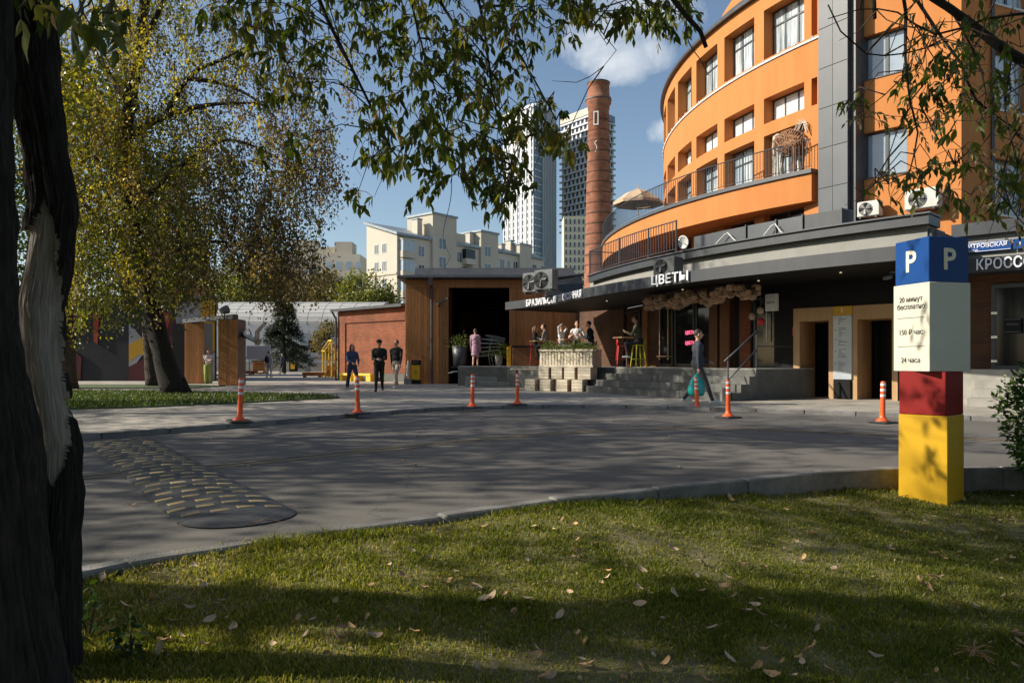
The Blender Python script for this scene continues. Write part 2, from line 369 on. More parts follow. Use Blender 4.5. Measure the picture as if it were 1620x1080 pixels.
M['tower_glass'] = mat('tower_glass', (.10, .15, .21), (.14, .2, .27), .03, .2, spec=.8)
M['tower_dark'] = mat('tower_dark_glass', (.035, .05, .075), (.05, .07, .1), .05, .25, spec=.7)
M['tower_cream'] = mat('tower_cream', (.55, .51, .41), rough=.8)
M['hangar'] = mat('hangar_paint', (.36, .38, .41), (.5, .51, .515), .12, .8, lo=.3, hi=.7)
M['hangar_roof'] = mat('hangar_roof', (.38, .38, .36), (.44, .435, .41), .3, .9, spec=.1)
M['mural_dark'] = mat('mural_charcoal', (.010, .011, .014), (.014, .015, .018), 1, .8)
M['mural_red'] = mat('mural_maroon', (.07, .01, .011), rough=.8)
M['mural_orange'] = mat('mural_scarlet', (.26, .035, .012), rough=.8)
M['mural_yellow'] = mat('mural_yellow', (.42, .23, .012), rough=.8)
M['mural_grey'] = mat('mural_pale_grey', (.26, .26, .28), rough=.8)
M['dried'] = mat('dried_flowers', (.42, .26, .17), (.56, .38, .27), 9, .9, .6, 40, var=.2)
M['rope'] = mat('rope', (.55, .38, .2), (.4, .26, .12), 30, .9)
M['wicker'] = mat('wicker', (.22, .10, .05), (.36, .19, .10), 10, .8)
M['bleached'] = mat('bleached_branch', (.6, .54, .45), (.72, .66, .57), 10, .8)
M['canvas'] = mat('beige_canvas', (.40, .30, .20), (.47, .36, .25), 3, .8)
M['dry_leaf'] = mat('dry_leaf', (.38, .19, .075), (.55, .36, .2), 30, .8, var=.35)
M['dry_leaf2'] = mat('pale_dry_leaf', (.4, .27, .17), (.5, .37, .25), 30, .8, var=.25)
L_GREEN = ((0, (.028, .05, .008)), (.45, (.05, .085, .014)), (.8, (.11, .14, .022)), (1, (.3, .22, .04)))
L_OLIVE = ((0, (.05, .06, .012)), (.4, (.14, .14, .026)), (.72, (.31, .27, .055)), (.92, (.52, .42, .08)), (1, (.42, .28, .08)))
L_BROWN = ((0, (.07, .058, .024)), (.5, (.17, .125, .05)), (.85, (.28, .2, .08)), (1, (.38, .28, .09)))
M['leaf_maple'] = leafmat('maple_leaf', ((0, (.035, .055, .010)), (.45, (.08, .105, .02)), (.8, (.17, .17, .035)), (1, (.30, .2, .06))), .5)
M['leaf_seed'] = leafmat('maple_seed', ((0, (.28, .19, .09)), (1, (.42, .33, .18))), .4)
M['leaf_poplar'] = leafmat('poplar_leaf', L_OLIVE, .48, .35)
M['leaf_poplar_dry'] = leafmat('dry_poplar_leaf', L_BROWN, .45, .4)
M['leaf_dark'] = leafmat('dark_leaf', ((0, (.02, .035, .006)), (.6, (.04, .06, .012)), (1, (.10, .11, .02))), .4)
M['leaf_far'] = leafmat('far_leaf', ((0, (.07, .09, .02)), (.6, (.15, .16, .03)), (1, (.3, .26, .05))), .4)
M['leaf_far2'] = leafmat('far_brown_leaf', ((0, (.08, .07, .03)), (.6, (.16, .13, .05)), (1, (.26, .2, .08))), .4)
M['needle'] = leafmat('spruce_needle', ((0, (.016, .028, .014)), (1, (.04, .055, .025))), .15)
M['leaf_bush'] = leafmat('bush_leaf', ((0, (.02, .045, .008)), (.7, (.045, .085, .015)), (1, (.12, .16, .03))), .35, .35)
M['grass'] = leafmat('grass_blade', ((0, (.06, .085, .012)), (.5, (.165, .18, .03)), (.82, (.35, .31, .08)), (1, (.48, .39, .2))), .5, .5)
M['grass_far'] = leafmat('far_grass_blade', ((0, (.03, .055, .010)), (.6, (.06, .09, .018)), (1, (.12, .13, .03))), .35, .5)
M['herb'] = leafmat('planter_herb', ((0, (.05, .08, .02)), (.7, (.14, .17, .05)), (1, (.26, .24, .09))), .35)

# ------------------------------------------------------------------ ground, road, kerbs, lawn
NK = smooth_line([(-18, -14), (-8, -3.0), (-5.2, .3), (-3.6, 2.2), (-2.31, 3.91), (-1.9, 4.35), (-1.42, 4.69), (-.89, 4.97), (-.05, 5.63), (.9, 6.17), (1.6, 6.46), (2.67, 7.1), (3.58, 7.45), (4.94, 7.45), (7, 7.0), (10, 5.6), (15, 2), (24, -5)], .4)
FK = smooth_line([(-34, -10), (-20, -1.5), (-14, 2.7), (-9, 7.3), (-6.2, 10.3), (-4.55, 12.45), (-3.08, 14.8), (-1.57, 16.7), (.76, 17.75), (2.86, 17.6), (4.5, 16.75), (6.5, 15.5), (7.9, 14.55), (9.6, 13.4), (13, 11), (20, 6), (34, -4)], .4)
KX = np.array([p.x for p in NK]); KY = np.array([p.y for p in NK])
def kerb_y(x): return np.interp(x, KX, KY)
def lawn_z(x, y):
    x = np.asarray(x, float); y = np.asarray(y, float)
    d = np.clip(kerb_y(x) - y, 0, 4); g_ = np.interp(x, [-3, -1, 0, .9, 1.6, 2.7, 3.6, 5, 9], [-.01, -.0, .01, -.0, -.05, -.10, -.15, -.17, -.2])
    return g_ - .09*d + .012*np.sin(x*3.1 + y*1.3) + .010*np.sin(y*4.1 - x*1.7)

gm = MB(); gm.add([(-3000, -800, -.9), (3000, -800, -.9), (3000, 4000, -.9), (-3000, 4000, -.9)], [(0, 1, 2, 3)])
tag(gm.build('ground', M['soil_far']), kind='structure')

def resample(pts, n):
    s = [0]
    for a, b in zip(pts, pts[1:]): s.append(s[-1] + (b - a).length)
    q = np.linspace(0, s[-1], n); return np.stack([np.interp(q, s, [p[i] for p in pts]) for i in range(3)], 1)
a_, b_ = resample(NK, 140), resample(FK, 140)
rv = []; NR = 8
for i in range(140):
    for k in range(NR + 1): p = a_[i] + (b_[i] - a_[i]) * k / NR; rv.append((p[0], p[1], 0))
rf = [(i*(NR+1)+k, (i+1)*(NR+1)+k, (i+1)*(NR+1)+k+1, i*(NR+1)+k+1) for i in range(139) for k in range(NR)]
road = tag(MB().add(rv, rf).build('road', M['asphalt']), kind='structure')

pl = MB(); pts = [(p.x, p.y, PZ) for p in FK] + [(90, 4, PZ), (90, 230, PZ), (-110, 230, PZ), (-110, -10, PZ)]
pl.add(pts, [tuple(range(len(pts)))])
tag(pl.build('pavement', M['paving']), kind='structure')

def strip(line, off, w, z, name, m):
    vs = []; fs = []
    for i, p in enumerate(line):
        d = (line[min(i+1, len(line)-1)] - line[max(i-1, 0)]).normalized(); n = Vector((-d.y, d.x, 0))
        vs += [p + n*(off - w/2) + Vector((0, 0, z)), p + n*(off + w/2) + Vector((0, 0, z))]
    for i in range(len(line)-1): fs.append((2*i, 2*i+2, 2*i+3, 2*i+1))
    return tag(MB().add(vs, fs).build(name, m), kind='structure')
CL = smooth_line([(-12, -1), (-8.5, 2.6), (-4.3, 6.9), (-3.13, 7.8), (-1.98, 9.0), (.5, 11.3), (2.0, 12.1), (3.7, 12.2), (5.6, 11.2), (7.4, 10.1), (12, 7), (20, 1)], .4)
strip(CL, -.1, .07, .005, 'road_marking', M['yline']); strip(CL, .1, .07, .005, 'road_marking', M['yline'])

def kerb(name, line, w, z0, ztop, side, m, jit=.006, z_fn=None):
    root = tag(obj(name, None), kind='structure')
    P = resample(line, int(sum((b - a).length for a, b in zip(line, line[1:])) / 1.0) + 1)
    L0 = float(np.linalg.norm(P[1] - P[0]))
    me = MB().bbox(-L0/2 + .006, L0/2 - .006, -w/2, w/2, z0, 0, .012).mesh('kerb_stone', m)
    for p, q in zip(P, P[1:]):
        c = (p + q) / 2; a = math.atan2(q[1] - p[1], q[0] - p[0])
        if not (-16 < c[0] < 22 and -4 < c[1] < 22): continue
        nx, ny = -math.sin(a) * side * w / 2, math.cos(a) * side * w / 2
        zt = ztop if z_fn is None else z_fn(c[0])
        o = obj('kerb_stone', me, root, (c[0] + nx, c[1] + ny, zt + random.uniform(-jit, jit)), a + random.uniform(-.008, .008))
    return root
kerb('kerb', FK, .15, -.25, PZ + .006, 1, M['kerb_far'])
kerb('kerb', NK, .13, -.55, .05, -1, M['kerb'], .008, lambda x: float(np.interp(x, [-3, -1.2, .5, 3], [.012, .03, .05, .06])))

# lawn sheet
xs = np.linspace(-17.5, 23, 190); ts = np.linspace(0, 1, 60) ** 1.6
LX = np.repeat(xs[:, None], 60, 1); k0 = kerb_y(LX) - .08; LY = k0 + (-18 - k0) * ts[None]; LZ = lawn_z(LX, LY)
LV = np.stack([LX, LY, LZ], -1).reshape(-1, 3); ii = (np.arange(189)[:, None]*60 + np.arange(59)[None]).ravel()
tag(obj('lawn', npmesh('lawn', LV, np.stack([ii, ii+1, ii+61, ii+60], 1), M['soil'], smooth=True)), kind='structure')

# turf bed on the far pavement round the leaning tree
bed = smooth_line([(-22, 12.5), (-15, 14.6), (-9.6, 15.9), (-7.4, 17.6), (-5.4, 20.2), (-4.9, 21.0), (-5.6, 21.9), (-8, 23.2), (-11.5, 24.6), (-16, 25.6), (-24, 26)], .5)
MBb = MB(); MBb.prism([(p.x, p.y) for p in bed], PZ - .1, PZ + .035)
tag(MBb.build('turf_bed', M['soil_far']), kind='structure')
bed2 = [(-30, 28.5), (-12.5, 29.2), (-12.2, 31.5), (-14.6, 33.4), (-30, 33.5)]
MBb = MB(); MBb.prism(bed2, PZ - .1, PZ + .03)
tag(MBb.build('turf_bed', M['soil_far']), kind='structure')

# ------------------------------------------------------------------ speed bump
A, B = Vector((-1.95, 5.26, 0)), Vector((-5.46, 10.3, 0)); ax = (B - A).normalized()
sb = thing('speed_bump', 'black rubber speed bump with rows of yellow reflector blocks across the road', 'speed bump', (A.x, A.y, .001), math.atan2(ax.y, ax.x))
HW = .40
def bh(y): return .010 + .034 * max(0, 1 - (y/HW)**2) ** .8
def bump_piece(x0, x1):
    m = MB(); ys = [-HW + 2*HW*i/14 for i in range(15)]; vs = []
    for x in (x0, x1):
        for y in ys: vs.append((x, y, bh(y)))
        vs += [(x, HW, 0), (x, -HW, 0)]
    fs = [(i, i+1, i+18, i+17)[::-1] for i in range(14)] + [tuple(range(17)), tuple(range(33, 16, -1)), (14, 15, 32, 31)[::-1], (16, 0, 17, 33)[::-1]]
    return m.add(vs, fs)
modm = bump_piece(.003, .497).mesh('rubber_module', M['rubber'])
refm = MB().bbox(-.04, .04, -.062, .062, -.008, .0075, .003).mesh('reflector', M['reflect'])
for k in range(12):
    mo = obj('rubber_module', modm, sb, (k*.5, 0, 0))
    for r in range(2):
        for c in range(4):
            y = -.285 + c*.19 + (.045 if r else -.0)
            if abs(y) > .36: continue
            o = obj('reflector', refm, mo, (.125 + r*.25 + (.02 if c % 2 else -.02), y, bh(y) - .004))
            o.rotation_euler = (-math.atan((bh(y + .01) - bh(y - .01)) / -.02) , 0, random.uniform(-.04, .04))
for x0, sg in ((0, -1), (6.0, 1)):      # rounded end pieces
    m = MB(); vs = [(x0, 0, bh(0))]; fs = []; NA = 16
    for j in range(1, 6):
        q = j / 5
        for i in range(NA + 1):
            t = math.pi * i / NA - math.pi/2; y = HW * math.sin(t) * q; x = x0 + sg * .36 * math.cos(t) * q
            e = math.sqrt(max(0, 1 - q*q)); vs.append((x, y, .012 + (bh(y) - .012) * (1 - (q*math.cos(t))**2) if j < 5 else .008))
    for i in range(NA): fs.append((0, 1+i, 2+i) if sg > 0 else (0, 2+i, 1+i))
    for j in range(4):
        for i in range(NA):
            a = 1 + j*(NA+1) + i; f = (a, a+NA+1, a+NA+2, a+1); fs.append(f if sg > 0 else f[::-1])
    m.add(vs, fs).build('end_cap', M['rubber'], sb, smooth=True)

# ------------------------------------------------------------------ bollards
def make_bollard():
    t = obj('bollard', None)
    MB().bbox(-.2, .2, -.2, .2, 0, .035, .02).build('base', M['rubber'], t)
    MB().lathe([(.12, .034), (.11, .05), (.075, .075), (.052, .11), (.048, .16), (.044, .3), (.043, .72), (.04, .745), (.025, .755)], 14).build('post', M['orange_plastic'], t, True)
    for z in (.47, .57, .67): MB().lathe([(.0445, z), (.0455, z + .004), (.0455, z + .042), (.0445, z + .046)], 14).build('reflective_band', M['white_band'], t, True)
    return t
BL = [((379, 668), PZ, 'orange bollard with white bands nearest the speed bump', 2), ((566, 655), PZ, 'orange bollard on the kerb in front of the woman in a denim jacket', -1), ((747, 645), PZ, 'orange bollard in front of the concrete platform of the timber hall', 1),
      ((818, 640.5), PZ, 'orange bollard beside the wooden crates of the planter', 1), ((1103, 648), 0, 'orange bollard beside the walking man with the teal bag', -2), ((1152, 661), 0, 'orange bollard standing alone before the right end of the steps', 0), ((1396, 669), 0, 'orange bollard in front of the twin entrance beside the parking pylon', 1)]
b0 = None
for (p, z, lab, tl) in BL:
    b = make_bollard() if b0 is None else copy_tree(b0)
    b0 = b0 or b; q = G(p[0], p[1], z); b.location = (q.x, q.y, z + .003); b.rotation_euler = (rad(tl*.6), rad(tl), random.random())
    tag(b, lab, 'bollard', 'orange bollards along the far kerb')

# ------------------------------------------------------------------ parking pylon
py_x, py_y = 3.99, 7.04
py_z = float(lawn_z(py_x, py_y)) - .11
pyl = thing('parking_pylon', 'stacked yellow, red, white and blue parking price pylon on the lawn', 'pylon', (py_x, py_y, py_z))
zz = [0, .91, 1.315, 2.14, 2.56]
def block(name, s, z0, z1, ang, m):
    o = MB().bbox(-s/2, s/2, -s/2, s/2, z0, z1, .004).build(name, m, pyl); o.rotation_euler = (0, 0, rad(-ang)); return o
block('yellow_block', .425, zz[0], zz[1], 49, M['yellow']); block('red_block', .41, zz[1] + .003, zz[2], 51, M['red'])
wb = block('white_block', .452, zz[2] + .003, zz[3], 77, M['white_box']); bb = block('blue_block', .43, zz[3] + .003, zz[4], 78, M['blue'])
def on_face(parent, txt, h, face, x, z, m, s, bold=0.0, ext=.002):
    o = obj('lettering', text_mesh(txt, h*.86 if h < .1 else h, ext, m, bold), parent)
    if face == 'left': stand(o, (x, -s/2 - .0035, z), (1, 0, 0))
    else: stand(o, (s/2 + .0035, x, z), (0, 1, 0))
    return o
on_face(wb, '20 минут', .058, 'left', 0, zz[3] - .145, M['dark_letter'], .452); on_face(wb, 'бесплатно', .058, 'left', 0, zz[3] - .215, M['dark_letter'], .452)
on_face(wb, '150 ₽ час', .058, 'left', 0, zz[3] - .455, M['dark_letter'], .452); on_face(wb, '24 часа', .058, 'left', 0, zz[3] - .72, M['dark_letter'], .452)
for z in (zz[3] - .32, zz[3] - .59): MB().box(-.17, .17, -.2285, -.2265, z, z + .005).build('divider_line', M['dark_letter'], wb)
on_face(bb, 'P', .2, 'left', -.01, zz[3] + .205, M['cream_letter'], .43, .006); on_face(bb, 'P', .2, 'right', .0, zz[3] + .205, M['cream_letter'], .43, .006)

# ------------------------------------------------------------------ the round building: everything polar round its centre
BCX, BCY = 27.8, 35.0
def theta(px, R):
    r = (px - CX) / F; a = r*r + 1; b = -2*(r*BCX + BCY); c = BCX**2 + BCY**2 - R*R
    d = max(0, b*b - 4*a*c); Y = (-b - math.sqrt(d)) / (2*a); return math.degrees(math.atan2(Y - BCY, r*Y - BCX)) % 360
def PO(R, t, z=0): return Vector((R*math.cos(rad(t)), R*math.sin(rad(t)), z))
def PW(R, t, z=0): return PO(R, t, z) + Vector((BCX, BCY, 0))
def tang(t): return Vector((-math.sin(rad(t)), math.cos(rad(t)), 0))
def radv(t): return Vector((math.cos(rad(t)), math.sin(rad(t)), 0))

rb = thing('round_building', 'tall round orange building with rows of deep windows and a balcony', 'building', (BCX, BCY, 0))
R0 = 20.2; T0, T1 = 140, 210.6
bays = [(208.4 - 6.75*k - 5.3, 208.4 - 6.75*k) for k in range(9)]
rows = [(5.2, 6.5), (7.62, 9.35), (9.8, 10.72), (12.15, 13.95)]
ZT = 14.55
# solid bands between the rows, then piers between the windows, then a recessed back wall
bands = [(4.0, 5.2), (6.5, 7.62), (9.35, 9.8), (10.72, 12.15), (13.95, ZT)]
for z0, z1 in bands: MB().arc(R0 - .6, R0, T0, T1, z0, z1).build('wall_band', M['orange'], rb)
edges = [T1] + [e for b in bays for e in (b[1], b[0])] + [T0]
for ri, (z0, z1) in enumerate(rows):
    for k in range(0, len(edges), 2):
        e1, e0 = edges[k], edges[k+1]
        if k == 0 and ri in (2, 3):    # narrow slit beside the cladding
            MB().arc(R0 - .6, R0, 209.9, e1, z0, z1).build('pier', M['orange'], rb); MB().arc(R0 - .6, R0, e0, 209.25, z0, z1).build('pier', M['orange'], rb)
            MB().arc(R0 - .5, R0 - .35, 209.25, 209.9, z0, z1).build('slit_panel', M['orange'], rb)
        else: MB().arc(R0 - .6, R0, e0, e1, z0, z1).build('pier', M['orange'], rb)
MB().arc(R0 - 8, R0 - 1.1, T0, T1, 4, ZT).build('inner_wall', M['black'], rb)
def bay_window(t0, t1, z0, z1, npan, transom, blind, parent, rr=.42):
    w = tag(MB().arc(R0 - rr - .06, R0 - rr, t0, t1, z0 + .002, z0 + .06).arc(R0 - rr - .06, R0 - rr, t0, t1, z1 - .06, z1 - .002).build('window', M['frame'], parent))
    for i in range(npan + 1):
        t = t0 + (t1 - t0)*i/npan; d = math.degrees(.03/R0); t = min(max(t, t0 + d), t1 - d)
        MB().arc(R0 - rr - .06, R0 - rr, t - d, t + d, z0 + .06, z1 - .06, 1).build('mullion', M['frame'], w)
    if transom: MB().arc(R0 - rr - .05, R0 - rr + .004, t0 + .1, t1 - .1, z1 - transom - .03, z1 - transom + .03).build('transom', M['frame'], w)
    for i in range(npan):
        a, b = t0 + (t1 - t0)*i/npan + .1, t0 + (t1 - t0)*(i+1)/npan - .1
        MB().arc(R0 - rr - .035, R0 - rr - .025, a, b, z0 + .06, z1 - .06, 2).build('pane', blind[i % len(blind)], w)
    return w
M['glass_blind'] = mat('glass_over_blind', (.55, .57, .56), (.68, .69, .67), 1.2, .12, spec=.8, var=.12)
M['glass_curt'] = mat('glass_over_curtain', (.16, .2, .23), (.58, .62, .62), 3, .1, spec=.8, stretch=(3, 3, .2), lo=.38, hi=.62)
for bi, (t0, t1) in enumerate(bays):
    bay_window(t0, t1, *rows[0], 2, 0, [M['glass']], rb, .3)
    bay_window(t0, t1, *rows[1], 3, .55, [M['glass_sky'], M['glass_curt'], M['glass_sky']], rb)
    bay_window(t0, t1, *rows[2], 3, 0, [M['glass_blind']], rb)
    bay_window(t0, t1, *rows[3], 3, .55, [M['glass_curt']], rb)
MB().arc(R0, R0 + .05, T0, T1, 12.0, 12.07).build('light_strip', M['white'], rb)
lampm = MB().lathe([(.03, 0), (.03, .05), (.015, .06)], 8).mesh('spot_lamp', M['white'])
for k in range(24): obj('spot_lamp', lampm, rb, PO(R0 + .05, 209.5 - k*2.1, 12.072))
MB().arc(R0 - .8, R0 + .18, T0, T1 + .4, ZT, ZT + .12).build('roof_edge', M['dark_metal'], rb)
MB().arc(R0 - 1.6, R0 - .5, T0, T1 + .4, ZT + .12, ZT + .75).build('attic_wall', M['dark_metal'], rb)
MB().arc(R0 - 8, R0 - 2.5, T0, T1 + .4, ZT - 1, ZT + 3.2).build('attic_storey', M['orange'], rb)
# balcony, wider towards the far side
def RB(t): return 20.45 + (209.7 - t) * .07
def arcvar(fn_r0, fn_r1, t0, t1, z0, z1, n=40):
    m = MB(); vs = []; fs = []
    for i in range(n+1):
        t = t0 + (t1 - t0)*i/n
        vs += [PO(fn_r0(t), t, z0), PO(fn_r1(t), t, z0), PO(fn_r1(t), t, z1), PO(fn_r0(t), t, z1)]
    for i in range(n):
        a = 4*i; b = a + 4
        for j in range(4): fs.append((a+j, a+(j+1) % 4, b+(j+1) % 4, b+j))
    return m.add(vs, fs + [(3, 2, 1, 0), (4*n, 4*n+1, 4*n+2, 4*n+3)])
arcvar(lambda t: R0 + .002, RB, 150, 209.8, 6.52, 7.46).build('balcony_band', M['orange'], rb)
arcvar(lambda t: R0 + .004, lambda t: RB(t) + .08, 150, 209.9, 7.46, 7.60).build('balcony_slab', M['slate'], rb)
rail = MB(); rail.tube([PO(RB(t) - .02, t, 8.6) for t in np.linspace(150, 209.7, 60)], .022, 6); rail.tube([PO(RB(t) - .02, t, 7.7) for t in np.linspace(150, 209.7, 60)], .014, 5)
rail = rail.build('balcony_railing', M['dark_metal'], rb)
balm = MB().box(-.009, .009, -.009, .009, 0, .9).mesh('baluster', M['dark_metal'])
t = 209.6; k = 0
while t > 152 and k < 200: obj('baluster', balm, rail, PO(RB(t) - .02, t, 7.7), rad(t)); t -= math.degrees(.125 / RB(t)); k += 1
# grey clad shaft beside the curve
shaft = MB(); sh_t0, sh_t1 = 210.6, 213.6
for i in range(9):
    z0 = 4.2 + i*1.32
    for (a, b) in ((sh_t0, 212.1), (212.1, sh_t1)): MB().arc(R0 - 1.2, R0 + .28, a + .02, b - .02, z0 + .012, z0 + 1.308, 1).build('cladding_panel', M['slate'], rb)
MB().arc(R0 - 1.3, R0 + .26, sh_t0, sh_t1, 4, 16.1, 2).build('shaft_core', M['dark_metal'], rb)
MB().arc(R0 - 1.2, R0 + .1, sh_t1, sh_t1 + .45, 4, 16, 1).build('shaft_edge', M['dark_metal'], rb)
# flat wall to the right of the shaft
pA, pB = W(1357, 0, 24.05), W(1521, 0, 21.9); fa = math.atan2(pB.y - pA.y, pB.x - pA.x); FL = (Vector((pB.x, pB.y)) - Vector((pA.x, pA.y))).length
fw = obj('flat_wing', None, rb, (pA.x - BCX, pA.y - BCY, 0), fa)
def lpx(px):   # distance along the flat wall of an image column
    r = (px - CX)/F; d = Vector((math.cos(fa), math.sin(fa))); return (r*pA.y - pA.x) / (d.x - r*d.y)
def zat(px, py, Y): return EYE + (HOR - py)/F*Y
x0, x1 = lpx(1366), lpx(1435)
wins = [(zat(1400, 278, 23.5), zat(1400, 205, 23.5)), (zat(1400, 120, 23.5), zat(1400, 50, 23.5)), (zat(1400, -35, 23.5), zat(1400, -105, 23.5))]
MB().box(0, x0, 0, .5, 4, 17).build('wall', M['orange'], fw); MB().box(x1, FL, 0, .5, 4, 17).build('wall', M['orange'], fw)
zs = [4] + [z for w_ in wins for z in w_] + [17]
for i in range(0, len(zs), 2): MB().box(x0, x1, .002, .5, zs[i], zs[i+1]).build('wall', M['orange'], fw)
for (z0, z1) in wins:
    wf = MB().box(x0, x1, .2, .26, z0, z0 + .06).box(x0, x1, .2, .26, z1 - .06, z1).box(x0, x0 + .07, .2, .26, z0 + .06, z1 - .06).box(x1 - .07, x1, .2, .26, z0 + .06, z1 - .06).build('window', M['frame'], fw)
    xm = (x0 + x1)/2
    MB().box(xm - .05, xm + .05, .19, .27, z0 + .06, z1 - .06).build('mullion', M['frame'], wf)
    MB().box(x0 + .07, xm - .05, .22, .24, z0 + .06, z1 - .06).build('pane', M['glass_sky'], wf); MB().box(xm + .05, x1 - .07, .222, .242, z0 + .06, z1 - .06).build('pane', M['glass_sky'], wf)
    MB().box(x0 - .02, x1 + .02, -.03, .2, z0 - .035, z0 - .001).build('sill', M['dark_metal'], wf)
# shaded return wall and next wing
pC = W(1640, 0, 23.2); ra = math.atan2(pC.y - pB.y, pC.x - pB.x); RL = 6.0
rw = obj('side_wing', None, rb, (pB.x - BCX, pB.y - BCY, 0), ra)
MB().box(.002, 1.25, 0.002, .5, 4, 17).build('wall', M['orange'], rw)
MB().tube([(1.3, -.06, 4.3), (1.3, -.06, 17)], .05, 8).build('drainpipe', M['dark_metal'], rw)
ww = [(5.6, 7.3), (8.8, 10.6), (12.0, 13.6)]
zs = [4] + [z for w_ in ww for z in w_] + [17]
for i in range(0, len(zs), 2): MB().box(1.25, RL, .002, .5, zs[i], zs[i+1]).build('wall', M['orange'], rw)
for z0, z1 in ww:
    for xx in (1.45, 3.2):
        wf = MB().box(xx, xx + 1.5, .15, .2, z0, z0 + .07).box(xx, xx + 1.5, .15, .2, z1 - .07, z1).box(xx + .7, xx + .8, .15, .2, z0 + .07, z1 - .07).build('window', M['frame'], rw)
        MB().box(xx, xx + 1.5, .18, .195, z0, z1).build('pane', M['glass_curt'], wf); MB().box(xx - .1, xx + 1.6, -.05, .1, z0 - .06, z0).build('sill', M['white'], wf)
    MB().box(1.25, 1.45, .004, .45, z0, z1).build('pier', M['orange'], rw); MB().box(2.95, 3.2, .004, .45, z0, z1).build('pier', M['orange'], rw); MB().box(4.7, RL, .004, .45, z0, z1).build('pier', M['orange'], rw)
MB().box(.6, RL, .6, 9, 4, 17).build('core', M['black'], rw)

# ------------------------------------------------------------------ ground-floor annex with canopy
an = thing('shop_annex', 'low dark annex with long curved canopy and shops below the round building', 'building', (BCX, BCY, 0))
TA0, TA1 = 186, 224.3
WR = 23.3
MB().arc(R0 - 4, 24.7, TA0, TA1, 3.98, 4.3).build('roof_slab', M['dark_metal'], an)
MB().arc(24.2, 25.08, 190.6, TA1, 4.38, 4.62).build('cornice', M['fascia'], an)
MB().arc(24.25, 25.14, 190.5, TA1 + .1, 4.62, 4.66).build('cornice_cap', M['slate'], an)
MB().arc(WR + .2, 24.88, 189.4, TA1 - .2, 3.655, 4.38).build('grey_wall', M['greywall'], an)
# canopy: arc, then a straight run to the tip on the far side
tip = W(800, 478, 31.4); tip2 = (tip.x + 3.2, tip.y + 2.0)
TCe = 194.0
def canopy_poly(ro, inset=0):
    po = [PO(ro - inset, TA1 - (TA1 - TCe)*i/34)[:2] for i in range(35)]
    po += [(tip.x - BCX + inset, tip.y - BCY), (tip2[0] - BCX, tip2[1] - BCY)]
    po += [PO(WR + .05, 189 + (TA1 - 189)*i/30)[:2] for i in range(31)]
    return po
MB().prism(canopy_poly(27.0, .09), 3.36, 3.6).build('canopy', M['black'], an)
fa_ = MB(); po = [PO(27.0, TA1 - (TA1 - TCe)*i/34) for i in range(35)] + [Vector((tip.x - BCX, tip.y - BCY, 0))]
for a, b in zip(po, po[1:]):
    d = (b - a).normalized(); n = Vector((d.y, -d.x, 0)) * .07
    fa_.hexa([(a.x, a.y, 3.33), (b.x, b.y, 3.33), (b.x + n.x, b.y + n.y, 3.33), (a.x + n.x, a.y + n.y, 3.33), (a.x, a.y, 3.65), (b.x, b.y, 3.65), (b.x + n.x, b.y + n.y, 3.65), (a.x + n.x, a.y + n.y, 3.65)][::1])
fa_.build('fascia', M['fascia'], an)
MB().bar((tip.x - BCX, tip.y - BCY + .04, 3.49), (tip2[0] - BCX, tip2[1] - BCY + .04, 3.49), .07, .32).build('fascia', M['fascia'], an)
MB().arc(24.4, 24.84, TA1 - .2, TA1 + .0, 3.3, 4.3).build('end_return', M['fascia'], an)
# shop front wall below the canopy
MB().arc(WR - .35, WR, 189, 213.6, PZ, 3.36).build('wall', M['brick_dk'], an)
MB().arc(WR - .3, WR + .06, 208.2, 214.1, TZ, 3.36).build('black_wall', M['black'], an)
def shopfront(px0, px1, z0, z1, name='window', R=WR + .06, m=None):
    t0, t1 = theta(px0, R), theta(px1, R); d = math.degrees(.04/R)
    f = MB().arc(R - .08, R, t0, t1, z0, z0 + .07).arc(R - .08, R, t0, t1, z1 - .07, z1).arc(R - .08, R, t0, t0 + 2*d, z0 + .07, z1 - .07, 1).arc(R - .08, R, t1 - 2*d, t1, z0 + .07, z1 - .07, 1).build(name, M['frame'], an)
    MB().arc(R - .05, R - .03, t0, t1, z0 + .07, z1 - .07).build('pane', m or M['glass'], f); return f
for a, b in ((868, 884), (906, 936), (968, 1012), (1042, 1064), (1067, 1098), (1100, 1128)): shopfront(a, b, TZ + .05, 3.2)
dr = shopfront(1192, 1238, TZ + .03, 3.1, 'door', WR + .12); th_ = theta(1213, WR + .2)
MB().tube([PO(WR + .2, th_, TZ + .8), PO(WR + .2, th_, TZ + 1.7)], .018, 8).build('handle', M['steel'], dr)
for px in (1146, 1178): 
    t = theta(px, WR + .15); o = MB().arc(WR - .02, WR + .15, t - .55, t + .55, TZ, 3.36, 2).build('brick_pier', M['brick'] if px > 1150 else M['wood_dark'], an)
for px in (945, 1020, 1128):
    t = theta(px, WR + .1); MB().arc(WR - .02, WR + .1, t - .5, t + .5, TZ, 3.36, 2).build('timber_pier', M['wood_dark'], an)
for px in (1080, 1200, 1330, 960): obj('downlight', MB().lathe([(.03, 0), (.03, .02), (.02, .03)], 10).mesh('downlight', M['lamp']), an, PO(25.6, theta(px, 25.6), 3.33))

_e = PO(WR, 189.2); MB().bar((_e.x, _e.y, 2.2), (3.0 - BCX, 35.3 - BCY, 2.2), .2, 4.3).build('end_wall', M['brick_dk'], an)
